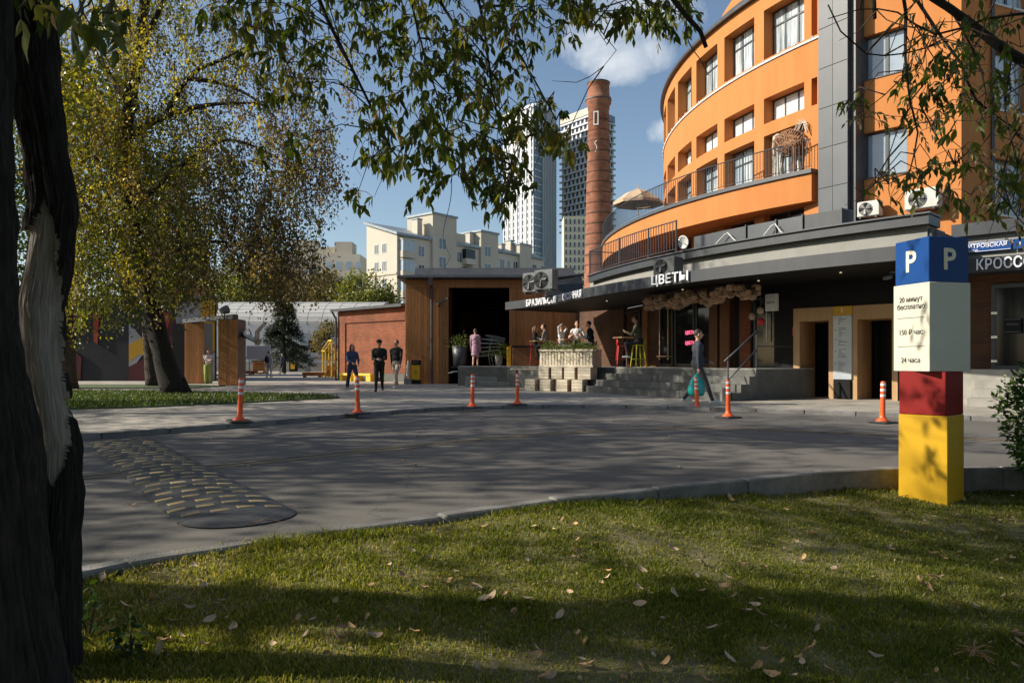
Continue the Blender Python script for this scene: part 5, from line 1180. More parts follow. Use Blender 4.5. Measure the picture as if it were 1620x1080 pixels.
sw = thing('rope_swing', 'small plank swing on two ropes hanging below the garland', 'swing', PW(25.3, theta(1050, 25.3), 0), math.atan2(tang(204).y, tang(204).x))
MB().bbox(-.27, .27, -.1, .1, 1.28, 1.31, .006).build('seat', M['tan'], sw)
for x in (-.23, .23): MB().tube([(x, 0, 1.2), (x, 0, 3.36)], .016, 6).build('rope', M['rope'], sw); MB().ball((x, 0, 1.22), .035).build('knot', M['rope'], sw)
for i, (px, z, m, lab) in enumerate(((1190, 2.35, 'canvas', 'lowest paper lantern hanging by the shop door'), (1203, 2.5, 'canvas', 'upper paper lantern hanging by the shop door'), (1204, 2.18, 'red_paint', 'small red and white ornament hanging by the shop door'))):
    q_ = PW(24.6, theta(px, 24.6), 0); l_ = thing('paper_lantern', lab, 'lantern', (q_.x, q_.y, z)); MB().lathe([(.06, 0), (.1, .05), (.1, .14), (.06, .2)], 12).build('shade', M[m], l_, True); MB().tube([(0, 0, .2), (0, 0, 3.35 - z)], .006, 5).build('cord', M['dark_metal'], l_)
for i, (px, R) in enumerate(((1200, 25.0), (1204, 25.2))): pass

# ------------------------------------------------------------------ people
def ik(a, t_, l1, l2, pole):
    a, t_, pole = Vector(a), Vector(t_), Vector(pole); d = t_ - a; L = min(d.length, (l1 + l2)*.999); d = d.normalized(); t2 = a + d*L
    x = (l1*l1 - l2*l2 + L*L)/(2*L); h_ = math.sqrt(max(0, l1*l1 - x*x)); p_ = (pole - d*pole.dot(d)); p_ = p_.normalized() if p_.length > 1e-6 else d.orthogonal().normalized()
    return a + d*x + p_*h_, t2
PMAT = {}
def cloth(c, rough=.85):
    k = tuple(round(v, 3) for v in c) + (rough,)
    if k not in PMAT: PMAT[k] = mat('cloth', tuple(v*.85 for v in c), tuple(min(1, v*1.15) for v in c), 18, rough, .3, 60)
    return PMAT[k]
SKIN = mat('skin', (.50, .27, .18), (.56, .31, .21), 20, .55); LIP = mat('lips', (.4, .12, .1), rough=.5); EYE_M = mat('eye', (.03, .02, .02), rough=.3)
def person(label, loc, rz, top=(.1, .1, .1), bottom=(.1, .1, .15), shoes=(.03, .03, .03), hair=(.03, .02, .015), h=1.75, hz=.93, lean=0.0, feet=None, hands=None, head=(0, 0), bulk=1.0, legw=1.0, skirt=None, long_hair=False, kneepole=(0, -1, 0), elbow=(0, 1, -.6), cap=None, hood=False, bare_legs=False, long_top=False, elbow_side=.5, short_sleeve=False):
    prim = []   # (kind, a, b, ra, rb, region)
    def cap_(a, b, ra, rb, reg): prim.append(('c', Vector(a), Vector(b), ra, rb, reg))
    def ell(c, r, reg): prim.append(('e', Vector(c), Vector(r), 0, 0, reg))
    sl, cl_ = math.sin(lean), math.cos(lean)
    def sp(s_, y=0, x=0): return Vector((x, y*cl_ - s_*sl, hz + s_*cl_ + y*-sl*0))
    feet = feet or [(-.1, 0, .07), (.1, .0, .07)]; hands = hands or [(-.27, -.03, .72 + hz - .93), (.27, -.03, .72 + hz - .93)]
    ell(sp(.02), (.165, .125, .12), 'bottom'); ell(sp(.2), (.155*bulk, .115*bulk, .17), 'top'); ell(sp(.4), (.18*bulk, .125*bulk, .19), 'top')
    if long_top: ell(sp(.05), (.18*bulk, .14*bulk, .16), 'top')
    cap_(sp(.5, 0, -.14), sp(.5, 0, .14), .07*bulk, .07*bulk, 'top'); cap_(sp(.5), sp(.64), .055, .05, 'skin')
    if hood: cap_(sp(.54, .06, -.05), sp(.54, .06, .05), .08, .08, 'top')
    hc = sp(.735) + Vector((0, -.02, 0)); yaw, pit = head
    Rm = Matrix.Rotation(yaw, 3, 'Z') @ Matrix.Rotation(pit, 3, 'X')
    ell(hc + Rm @ Vector((0, .01, .01)), (.078, .097, .112), 'skin'); cap_(hc + Rm @ Vector((0, -.045, -.06)), hc + Rm @ Vector((0, -.01, -.075)), .045, .05, 'skin')
    cap_(hc + Rm @ Vector((0, -.092, .01)), hc + Rm @ Vector((0, -.108, -.02)), .012, .017, 'skin')
    for s_ in (-1, 1): cap_(hc + Rm @ Vector((s_*.078, .01, .01)), hc + Rm @ Vector((s_*.082, .015, -.025)), .016, .012, 'skin')
    for i, s_ in enumerate((-1, 1)):
        hip = sp(-.02, 0, s_*.085); kn, an_ = ik(hip, feet[i], .44, .43, kneepole); reg = 'skin' if bare_legs else 'bottom'
        cap_(hip, kn, .085*legw, .06*legw, reg); cap_(kn, an_, .058*legw, (.042 if legw < 1.25 else .075), reg)
        fd = Vector((s_*.02, -.17, -.035)); cap_(an_ + Vector((0, .035, -.035)), an_ + fd, .04, .034, 'shoes')
        sh_ = sp(.48, 0, s_*.19*(.5 + .5*bulk)); eb, wr = ik(sh_, hands[i], .29, .26, Vector(elbow) + Vector((s_*elbow_side, 0, 0)))
        cap_(sh_, eb, .055*bulk, .045*bulk, 'top'); cap_(eb, wr, .043*bulk, .032*(1 + (bulk-1)*.5), 'skin' if short_sleeve else 'top')
        hd_ = (wr - eb).normalized(); side_ = hd_.cross(Vector((0, 1, .2))); side_ = side_.normalized() if side_.length > .01 else Vector((1, 0, 0)); nrm = side_.cross(hd_)
        pc = wr + hd_*.045; cap_(wr, wr + hd_*.08, .03, .032, 'skin')
        for k in range(4):
            b_ = wr + hd_*.08 + side_*(k - 1.5)*.019; L_ = (.06, .072, .068, .05)[k]; m_ = b_ + hd_*L_*.6 + nrm*.008; cap_(b_, m_, .0105, .0098, 'skin'); cap_(m_, m_ + (hd_*.7 + nrm*.6)*L_*.55, .0095, .0085, 'skin')
        tb = wr + hd_*.035 - side_*.03; tm_ = tb + (hd_*.7 - side_*.7)*.035; cap_(tb, tm_, .013, .0115, 'skin'); cap_(tm_, tm_ + (hd_*.9 - side_*.2 + nrm*.3)*.032, .011, .0095, 'skin')
    if skirt:
        z1, rx = skirt; n = 5
        for k in range(n): f_ = k/(n-1); ell(Vector((0, 0, hz + .05 + (z1 - hz)*f_)), (.17 + rx*f_, .13 + rx*.8*f_, .11), 'top')
    mb = MB()
    for (kd, a, b, ra, rb, reg) in prim:
        if kd == 'e': mb.ball(a, b.x, b.y, b.z, 14, 10)
        else:
            d = b - a; L = d.length; ax_ = d/L if L > 1e-6 else Vector((0, 0, 1)); n = 4
            pts = [a - ax_*ra*.98, a - ax_*ra*.8, a - ax_*ra*.4] + [a + d*k/2 for k in range(3)] + [b + ax_*rb*.4, b + ax_*rb*.8, b + ax_*rb*.98]
            rs_ = [ra*.2, ra*.6, ra*.917] + [ra + (rb - ra)*k/2 for k in range(3)] + [rb*.917, rb*.6, rb*.2]; mb.tube(pts, rs_, 10)
    o = mb.build('person', SKIN); rm = o.modifiers.new('r', 'REMESH'); rm.mode = 'VOXEL'; rm.voxel_size = .0125; sm = o.modifiers.new('s', 'SMOOTH'); sm.factor = .5; sm.iterations = 2
    me = D.meshes.new_from_object(o.evaluated_get(bpy.context.evaluated_depsgraph_get())); o.modifiers.clear(); old = o.data; o.data = me; D.meshes.remove(old)
    regs = ['skin', 'top', 'bottom', 'shoes', 'eye', 'lip']; me.materials.clear()
    for m in (SKIN, cloth(top), cloth(bottom), cloth(shoes, .5), EYE_M, LIP): me.materials.append(m)
    n = len(me.polygons); C_ = np.empty(n*3); me.polygons.foreach_get('center', C_); C_ = C_.reshape(-1, 3); best = np.full(n, 1e9); idx = np.zeros(n, int)
    for (kd, a, b, ra, rb, reg) in prim:
        A_ = np.array(a)
        if kd == 'e': B_ = np.array(b); dist = (np.linalg.norm((C_ - A_)/B_, axis=1) - 1)*B_.min()
        else:
            d = np.array(b) - A_; t_ = np.clip(((C_ - A_) @ d)/max(d @ d, 1e-9), 0, 1); dist = np.linalg.norm(C_ - A_ - t_[:, None]*d, axis=1) - (ra + (rb - ra)*t_)
        u_ = dist < best; best[u_] = dist[u_]; idx[u_] = regs.index(reg)
    for s_ in (-1, 1): e = np.array(hc + Rm @ Vector((s_*.032, -.085, .015))); idx[np.linalg.norm((C_ - e)/np.array([1.5, 1, 1]), axis=1) < .013] = 4
    e = np.array(hc + Rm @ Vector((0, -.095, -.05))); idx[np.linalg.norm((C_ - e)/np.array([2, 1, .8]), axis=1) < .012] = 5
    me.polygons.foreach_set('material_index', idx.astype(np.int32)); me.polygons.foreach_set('use_smooth', np.ones(n, bool)); me.update()
    hm = MB(); hm.ball(hc + Rm @ Vector((0, .026, .03)), .084, .094, .1, 14, 10)
    if long_hair:
        hm.tube([hc + Rm @ Vector((0, .06, .06)), hc + Vector((0, .085, -.05)), hc + Vector((0, .09, -.16)), hc + Vector((0, .09, -.26))], [.085, .088, .075, .04], 12)
        for s_ in (-1, 1): hm.tube([hc + Rm @ Vector((s_*.06, 0, .06)), hc + Vector((s_*.085, .03, -.06)), hc + Vector((s_*.08, .04, -.2))], [.04, .035, .02], 8)
    hm.build('hair', mat('hair', hair, tuple(v*1.8 for v in hair), 60, .6, .5, 120) if hair not in PMAT else PMAT[hair], o, True)
    if cap:
        cm_ = MB(); cm_.ball(hc + Rm @ Vector((0, .015, .06)), .098, .11, .085, 14, 8); cm_.ball(hc + Rm @ Vector((0, -.13, .05)), .06, .07, .012, 12, 4); cm_.build('cap', cloth(cap), o, True)
    s_ = h/1.75; o.scale = (s_,)*3; o.location = loc; o.rotation_euler = (0, 0, rz); tag(o, label, 'person'); return o
def at(px, Y, z): q_ = W(px, 0, Y); return (q_.x, q_.y, z)
walk = lambda s_, a=.3: [(-.09, -a*s_, .08), (.09, a*s_, .12 if a > .2 else .08)]
SIT = dict(hz=.86, feet=[(-.12, -.36, .38), (.12, -.34, .38)], kneepole=(0, -1, .4))
person('person in open denim jacket and wide jeans walking across the plaza', at(557, 29.1, PZ), face(.55, -.8), (.045, .07, .14), (.03, .045, .10), (.03, .03, .04), (.02, .015, .012), 1.7, feet=walk(-1, .3), hands=[(-.12, -.3, 1.03), (.16, -.28, 1.0)], long_hair=True, bulk=1.12, legw=1.35, elbow_side=.8)
person('person all in black with dark cap looking down at their hands', at(600, 25.5, PZ), face(.1, -1), (.012, .012, .013), (.012, .011, .011), (.012, .012, .012), (.015, .012, .01), 1.76, feet=walk(1, .27), hands=[(-.05, -.3, 1.12), (.09, -.3, 1.1)], head=(0, .25), bulk=1.13, legw=1.2, cap=(.012, .012, .014), elbow_side=.9, long_top=True)
person('man in black hoodie and beige trousers walking beside the person in black', at(627, 28.4, PZ), face(-.25, -1), (.011, .011, .012), (.36, .31, .24), (.7, .7, .68), (.02, .014, .01), 1.84, feet=walk(-1, .33), hands=[(-.26, .2, .82), (.26, -.25, .86)], head=(-.5, 0), bulk=1.1, legw=1.2, hood=True)
person('person seen from behind in a mauve coat entering the dark hall', at(752, 34.45, TZ), face(.1, 1), (.42, .25, .34), (.5, .35, .27), (.45, .3, .22), (.05, .035, .025), 1.7, feet=walk(1, .12), hands=[(-.22, -.04, .8), (.22, -.06, .8)], bulk=1.08, skirt=(.5, .03), bare_legs=True)
person('woman in white blouse and wide green trousers standing with crossed arms in the swing gate', at(329, 35.3, PZ), face(.35, -1), (.62, .58, .62), (.30, .36, .10), (.1, .08, .06), (.02, .014, .01), 1.63, hands=[(.1, -.22, 1.2), (-.1, -.24, 1.17)], legw=1.5, bulk=1.05, elbow_side=1.0)
person('person in pale clothes seen from behind carrying a dark backpack', at(425, 49.7, PZ), face(.2, 1), (.48, .45, .5), (.42, .4, .42), (.5, .45, .4), (.03, .02, .015), 1.74, feet=walk(1, .12), legw=1.2)
person('small figure in dark blue walking below the spruce', at(447, 64, PZ), face(-.9, .3), (.05, .07, .14), (.03, .03, .045), h=1.76, feet=walk(-1, .18), hands=[(-.2, -.25, 1.3), (.2, -.1, .9)])
man = person('man in dark blazer striding past the steps with a teal bag', at(1104, 17.9, PZ), face(1, -.12), (.035, .04, .055), (.055, .05, .055), (.62, .62, .62), (.018, .013, .01), 1.78, feet=[(-.08, -.34, .08), (.08, .32, .14)], hands=[(-.26, .02, .74), (.2, -.28, 1.02)], head=(.05, 0), bulk=1.14, legw=1.12, long_top=True)
person('dark haired woman on a red stool with hand at her chin beside the planter', at(847, 30.2, TZ), face(1, -.15), (.02, .018, .018), (.03, .03, .04), (.03, .03, .03), (.12, .05, .025), 1.68, hands=[(-.05, -.28, 1.32), (.1, -.38, 1.12)], long_hair=True, **SIT)
person('man in grey shirt on a stool with his back turned by the planter', at(866, 30.0, TZ), face(-1, .35), (.24, .22, .2), (.03, .03, .04), (.03, .03, .03), (.02, .015, .012), 1.78, hands=[(-.12, -.38, 1.14), (.12, -.38, 1.14)], lean=.2, **SIT)
person('person in white with one arm raised to the head behind the planter', at(888, 28.7, TZ), face(.9, -.5), (.66, .68, .7), (.1, .1, .13), (.03, .03, .03), (.14, .07, .035), 1.68, hands=[(-.1, -.05, 1.68), (.12, -.12, 1.62)], elbow=(0, -.1, .4), elbow_side=1.2, **SIT)
person('man in white polo shirt eating at the high table behind the planter', at(913, 28.5, TZ), face(-.1, -1), (.68, .67, .68), (.04, .04, .05), (.03, .03, .03), (.06, .035, .02), 1.8, hands=[(-.2, -.36, 1.16), (.2, -.36, 1.16)], short_sleeve=True, head=(.15, .1), **SIT)
person('person in dark navy seated at the right end of the planter', at(936, 28.0, TZ), face(-1, .35), (.012, .015, .028), (.015, .015, .02), (.02, .02, .02), (.012, .01, .008), 1.78, hands=[(-.12, -.36, 1.15), (.12, -.36, 1.15)], lean=.15, bulk=1.1, **SIT)
person('person in olive jacket with their back turned on the lime green stool', at(1011, 25.25, TZ), face(-1, .3), (.10, .10, .065), (.03, .03, .035), (.5, .5, .5), (.02, .014, .01), 1.8, hands=[(-.15, -.4, 1.15), (.1, -.42, 1.18)], lean=.15, bulk=1.12, **SIT)
swp = W(418, 533, 32.9)
sw_p = person('person lying back on a high flying swing above the plaza', (0, 0, 0), 0, (.62, .58, .6), (.45, .40, .33), (.5, .45, .4), (.02, .015, .012), 1.68, hz=.5, feet=[(-.1, -.8, .62), (.1, -.82, .6)], hands=[(-.28, -.25, 1.12), (.28, -.25, 1.12)], kneepole=(0, -.2, 1), long_hair=True)
sw_p.location = (swp.x - .1, swp.y, swp.z - .2); sw_p.rotation_euler = (0, 0, 0)
Rsw = Matrix.Rotation(rad(90), 3, 'Z') @ Matrix.Rotation(rad(-62), 3, 'X'); Msw = Rsw.to_4x4(); Msw.translation = Vector((swp.x + .1, swp.y, swp.z - .42)); sw_p.matrix_world = Msw @ Matrix.Scale(.96, 4)
bsx = W(338, 0, 34.0); sws = thing('swing', 'long rope swing with plank seat flung out from the cedar pylons', 'swing', (bsx.x, swp.y, 3.05))
seat_w = Msw @ Vector((0, 0, .4)); sl_ = seat_w - Vector((bsx.x, swp.y, 3.05))
MB().xbox(sl_, Msw.to_3x3() @ Vector((.28, 0, 0)), Msw.to_3x3() @ Vector((0, .14, 0)), Msw.to_3x3() @ Vector((0, 0, .015))).build('seat', M['dark_metal'], sws)
for s_ in (-1, 1): MB().tube([(0, s_*.28, 0), sl_ + Msw.to_3x3() @ Vector((s_*.27, 0, 0))], .012, 5).build('rope', M['dark_metal'], sws); MB().tube([(0, s_*.28, 0), Msw @ Vector((s_*.3, -.22, 1.1)) - Vector(sws.location)], .01, 5).build('rope', M['dark_metal'], sws)
bpk = thing('backpack', 'dark backpack worn by the person in pale clothes', 'backpack', at(424.5, 49.55, PZ + 1.02), face(.2, 1)); MB().ball((0, .21, .18), .17, .12, .25, 12, 8).build('bag', cloth((.015, .017, .03)), bpk, True)
for x in (-.12, .12): MB().tube([(x, .14, .4), (x, .0, .5), (x, -.13, .4), (x, -.12, .15), (x, .12, 0)], .018, 6).build('strap', cloth((.015, .017, .03)), bpk)
hdw = man.matrix_basis @ Vector((-.3, .02, .74)); tb = thing('shopping_bag', 'long teal shopping bag hanging from the hand of the man in a blazer', 'bag', (hdw.x, hdw.y, PZ + .22), face(1, -.12) + .2)
bg_ = MB(); vs = []; nb = 20
for j, (z, rx, ry) in enumerate(((0, .10, .14), (.05, .12, .2), (.2, .11, .2), (.36, .08, .16), (.46, .03, .07), (.52, .018, .03))):
    for i in range(nb): a = 2*math.pi*i/nb; k_ = 1 + .09*math.sin(5*a + j) ; vs.append((rx*math.cos(a)*k_, ry*math.sin(a)*k_ + .05, z))
bg_.add(vs, [(j*nb + i, j*nb + (i+1) % nb, (j+1)*nb + (i+1) % nb, (j+1)*nb + i) for j in range(5) for i in range(nb)] + [tuple(range(nb-1, -1, -1))])
bg_.build('bag', mat('teal_plastic', (.0, .30, .28), (.01, .38, .34), 8, .4, .4, 14), tb, True)
MB().tube([(0, .05, .5), (-.02, .04, .6)], .012, 6).build('handle', mat('teal_handle', (.0, .3, .28), rough=.4), tb)

# ------------------------------------------------------------------ vegetation
def bent(a, b, sag=0.0, n=6, wob=.05, rnd=random):
    a, b = Vector(a), Vector(b); L = (b - a).length; out = []
    for i in range(n + 1):
        t = i/n; p_ = a.lerp(b, t) + Vector((0, 0, -sag*4*t*(1 - t)*L)); 
        if 0 < i < n: p_ += Vector((rnd.uniform(-1, 1), rnd.uniform(-1, 1), rnd.uniform(-1, 1)))*wob*L
        out.append(p_)
    return out
def taper(r0, r1, n): return [r0 + (r1 - r0)*i/(n - 1) for i in range(n)]
def rough_tube(mb, pts, rr, seg=14, amp=.08):
    """trunk piece with uneven bark"""
    k = len(mb.v); mb.tube(pts, rr, seg)
    for i in range(len(pts)*seg):
        c_ = Vector(pts[i//seg]); v_ = Vector(mb.v[k + i]); d = v_ - c_; f_ = 1 + amp*mnoise.noise(Vector((v_.x*3, v_.y*3, v_.z*1.2))) + amp*.7*mnoise.noise(Vector((v_.x*11, v_.y*11, v_.z*3))); mb.v[k + i] = tuple(c_ + d*f_)

def shade_tree(label, x, y, h_, r, nc, per, lm, leaf=.13, trunk_r=.25, z0=None, seed=1, bark='bark', group='street trees', flat=1.0, spread=.42, lean=(0, 0), name='broadleaf_tree', zb=PZ, clump=.55, hole=-.12):
    rg = np.random.default_rng(seed); rn = random.Random(seed); t_ = thing(name, label, 'tree', (x, y, zb), 0, group)
    z0 = h_*.35 if z0 is None else z0; cz = (z0 + h_)/2; rz = (h_ - z0)/2; top = Vector((lean[0], lean[1], cz + rz*.55))
    tr = MB(); tp_ = [Vector((0, 0, -.1)), Vector((lean[0]*.1, lean[1]*.1, .4)), Vector((lean[0]*.35, lean[1]*.35, z0*.8)), Vector((lean[0]*.7, lean[1]*.7, cz)), top]
    tp_ = smooth_line(tp_, .5); rough_tube(tr, tp_, [trunk_r*(1.35 if i == 0 else 1.1 - .95*i/(len(tp_)-1)) for i in range(len(tp_))], 14)
    C_ = []
    while len(C_) < nc:
        v_ = rg.uniform(-1, 1, 3); 
        q_ = np.linalg.norm(v_)
        if q_ > 1 or (q_ < .45 and rg.random() < .7): continue
        p_ = np.array([v_[0]*r*(1 - .25*max(0, v_[2])), v_[1]*r*(1 - .25*max(0, v_[2])), cz + v_[2]*rz]) + np.array([lean[0]*.8, lean[1]*.8, 0])
        if mnoise.noise(Vector(p_)*clump + Vector((seed*7.1, 0, 0))) < hole: continue
        C_.append(p_)
    C_ = np.array(C_)
    for k in range(16):
        e = Vector(C_[rn.randrange(nc)]); s0 = tp_[min(len(tp_) - 2, int(len(tp_)*rn.uniform(.4, .85)))]; L = bent(s0, e, -.05, 5, .05, rn); tr.tube(L, taper(trunk_r*.28, .015, 6), 6)
    tr.build('trunk', M[bark], t_, True)
    P_ = np.repeat(C_, per, 0) + rg.normal(size=(nc*per, 3))*np.array([spread, spread, spread*.8]); d = rg.normal(size=P_.shape)*.6 + np.array([0, 0, -.5])
    rv_ = np.clip(np.repeat(rg.normal(.5, .2, nc), per) + rg.normal(0, .2, nc*per), 0, 1)
    obj('crown', leaves('crown', P_, d, leaf*rg.uniform(.7, 1.3, nc*per), .6, M[lm], rng=rg, rnd=rv_), t_); return t_

# --- the big leaning poplar on the turf bed
T1Y = 23.0
tp = thing('leaning_poplar', 'large leaning tree with yellowing foliage on the turf bed across the road', 'tree', (W(277, 0, T1Y).x, T1Y, PZ))
O1 = Vector(tp.location)
trk = MB(); path = [(280, 628, 23), (272, 606, 23), (262, 578, 23), (244, 505, 23.1), (226, 420, 23.2), (206, 330, 23.3), (192, 262, 23.2), (206, 160, 23), (222, 60, 22.8), (235, -60, 22.6), (250, -220, 22.6)]
pt = smooth_line([W(*q_) for q_ in path], .4); npt = len(pt)
rough_tube(trk, [p_ - O1 for p_ in pt], [np.interp(i/(npt-1), [0, .03, .1, .25, .5, .75, 1], [.52, .36, .30, .26, .2, .14, .05]) for i in range(npt)], 18, .1)
for a in range(5):
    an_ = a*1.3 + .3; trk.tube([Vector((.14*math.cos(an_), .14*math.sin(an_), .5)), Vector((.34*math.cos(an_), .34*math.sin(an_), .1)), Vector((.62*math.cos(an_), .62*math.sin(an_), -.08))], [.16, .13, .05], 7)
for L, r0, r1 in (([(208, 215, 23.2), (235, 197, 22.8), (262, 184, 22.5), (330, 166, 22), (408, 163, 21.5)], .13, .03), ([(262, 184, 22.5), (285, 140, 22.2), (310, 112, 22), (350, 95, 21.8), (405, 66, 21.5)], .10, .025), ([(300, 125, 22.1), (350, 132, 22), (400, 155, 21.6), (440, 190, 21.4)], .07, .02),
                  ([(215, 170, 23.1), (180, 130, 23.6), (140, 60, 24), (120, -40, 24)], .14, .04), ([(196, 280, 23.3), (150, 250, 23.4), (110, 235, 23.6)], .1, .03), ([(206, 330, 23.3), (255, 290, 22.4), (320, 235, 21.8), (370, 222, 21.2), (430, 245, 21), (470, 270, 20.8)], .1, .02), ([(226, 420, 23.2), (270, 400, 22.6), (330, 382, 22), (400, 390, 21.6)], .09, .02), ([(218, 90, 22.9), (250, 20, 22.4), (290, -60, 22)], .12, .04)):
    q_ = smooth_line([W(*v_) - O1 for v_ in L], .35); trk.tube(q_, taper(r0, r1, len(q_)), 8)
trk.build('trunk', M['bark_dark'], tp, True)
rg = np.random.default_rng(101)
blobs = [(150, 90, 95, 110, 120), (250, 60, 80, 95, 90), (330, 80, 75, 90, 55), (430, 110, 80, 75, 50), (140, 260, 90, 100, 120), (270, 250, 100, 90, 120), (390, 265, 90, 80, 95), (470, 215, 62, 55, 38), (500, 290, 50, 35, 20), (335, 375, 110, 70, 130), (430, 370, 75, 70, 80), (180, 390, 90, 80, 110), (478, 410, 42, 42, 18), (525, 275, 35, 22, 8), (300, 445, 60, 35, 35), (425, 435, 50, 40, 20), (120, 470, 50, 60, 40), (545, 100, 25, 60, 8), (230, -70, 150, 50, 40), (60, 150, 60, 160, 70)]
PS = [[], []]; DS = [[], []]; RS = [[], []]; tw = MB(); rn = random.Random(8)
for (bx, by, rx, ry, n) in blobs:
    for k in range(int(n*1.0)):
        while True:
            u_, v_ = rn.uniform(-1, 1), rn.uniform(-1, 1)
            if u_*u_ + v_*v_ <= 1: break
        px, py = bx + u_*rx, by + v_*ry
        Y = 22.6 + rn.gauss(0, 1.1) - (px - 250)*.004; c_ = W(px, py, Y) - O1
        dry = 1 if rn.random() < np.interp(px + (py - 200)*.25, [200, 330, 470], [.06, .4, .85]) else 0
        L = rn.uniform(.5, 1.15); side = Vector((rn.gauss(.12, .3), rn.gauss(0, .3), -1)).normalized(); m = rn.randint(34, 64)
        end = c_ + side*L; tw.tube([c_ - side*L*.45 + Vector((rn.uniform(-.2, .2), rn.uniform(-.2, .2), .1)), c_, end], [.012, .008, .004], 4, False)
        s_ = rg.uniform(-.45, 1.0, m); pos = np.array(c_) + s_[:, None]*np.array(side)*L + rg.normal(size=(m, 3))*.11
        PS[dry].append(pos); DS[dry].append(rg.normal(size=(m, 3))*.55 + np.array([0, 0, -.75])); RS[dry].append(np.clip(rn.gauss(.5 + .16*(px < 230) - .0011*max(0, py - 180), .26) + rg.normal(0, .1, m), 0, 1))  # leaf tones yellower at left, painted darker lower down as crown shade
for i, mn in enumerate(('leaf_poplar', 'leaf_poplar_dry')):
    P_ = np.concatenate(PS[i]); obj('crown', leaves('crown', P_, np.concatenate(DS[i]), .098*rg.uniform(.7, 1.3, len(P_)), .62, M[mn], rng=rg, rnd=np.concatenate(RS[i])), tp)
tag(tw.build('twig_mass', M['twig'], tp), kind='stuff')

# --- dark trees behind it and trees that shade the road
shade_tree('dark leafy tree on the turf left of the leaning tree', -17.2, 28.5, 13, 5.0, 420, 60, 'leaf_dark', .15, .38, 2.4, 3)
shade_tree('dark leafy tree with forked stem against the mural wall', -15.2, 31.5, 11, 3.6, 260, 60, 'leaf_dark', .14, .3, 3.0, 4, lean=(-.8, 0))
shade_tree('yellowing tree seen between the two dark foreground trunks', -14.5, 17.6, 12.6, 4.0, 55, 140, 'leaf_poplar', .18, .3, 4.0, 5, clump=.42, hole=.12, spread=.5)
shade_tree('roadside tree left of the picture edge shading the speed bump', -13.0, 10.2, 11.5, 4.0, 72, 150, 'leaf_poplar', .17, .26, 3.6, 7, clump=.42, hole=.1, spread=.5)
shade_tree('lawn tree left of the picture edge casting the long trunk shadow', -7.6, 3.3, 10.5, 2.6, 58, 100, 'leaf_maple', .15, .36, 6.2, 8, bark='bark_dark', zb=-.3, clump=.5, hole=.1)
shade_tree('lawn tree behind and left of the viewer shading the near grass', -9.5, .2, 10.5, 3.2, 60, 110, 'leaf_maple', .15, .24, 4.2, 9, bark='bark_dark', zb=-.4, clump=.5, hole=.1)
shade_tree('tall roadside tree beyond the left picture edge', -18.5, 14.2, 15.0, 4.4, 50, 150, 'leaf_poplar', .18, .3, 5.0, 12, clump=.42, hole=.12, spread=.5)
shade_tree('old roadside tree farther left on the inner verge', -16.0, 6.6, 11.5, 4.0, 95, 120, 'leaf_maple', .17, .3, 4.6, 13, zb=0, clump=.45, hole=.04, spread=.5)
# far trees
for i, (px, Y, h_, r, lm, lab) in enumerate(((578, 98, 13.0, 4.4, 'leaf_far', 'bright green yellow tree in front of the cream gable'), (520, 102, 13.5, 5, 'leaf_far2', 'olive brown tree behind the hangar roof'), (455, 104, 14.5, 5.5, 'leaf_far2', 'broad brownish tree behind the middle of the hangar'), (390, 102, 15, 5.5, 'leaf_far', 'greenish tree behind the hangar seen through drooping branches'), (345, 106, 16, 5.5, 'leaf_far2', 'dull tree at the left end of the hangar'))):
    shade_tree(lab, (px - CX)/F*Y, Y, h_, r, 230, 42, lm, .38, .35, 3, 30 + i, group='far trees behind the hangar', spread=.6)
# spruce
sx = W(449, 0, 72); spr = thing('spruce_tree', 'dark spruce standing in front of the hangar wall', 'tree', (sx.x, sx.y, PZ)); SH = zat(0, 462, 72); rg = np.random.default_rng(55)
MB().tube([(0, 0, 0), (0, 0, SH*.6), (.05, 0, SH)], [.25, .14, .02], 8).build('trunk', M['bark_dark'], spr)
P_, d_ = [], []
for k in range(150):
    f_ = rg.random()**.8; z = SH*(.14 + .86*f_); L = (1 - f_)*2.9*rg.uniform(.7, 1.1) + .25; a = rg.random()*6.283; m = int(30 + L*38); s_ = rg.random(m)**.7
    dr_ = np.array([math.cos(a), math.sin(a), 0]); pos = s_[:, None]*dr_*L + np.array([0, 0, z]) - (s_[:, None]**1.5)*np.array([0, 0, .32*L]) + rg.normal(size=(m, 3))*np.array([.12, .12, .09]); P_.append(pos); d_.append(dr_*.6 + rg.normal(size=(m, 3))*.5 + np.array([0, 0, -.25]))
P_ = np.concatenate(P_); obj('crown', leaves('crown', P_, np.concatenate(d_), .28, .3, M['needle'], rng=rg), spr)
shade_tree('small reddish shrub tree beside the brick corner', (520 - CX)/F*66, 66, 4.6, 1.3, 60, 40, 'leaf_far2', .2, .08, 1.2, 41, group='far trees behind the hangar', spread=.3)

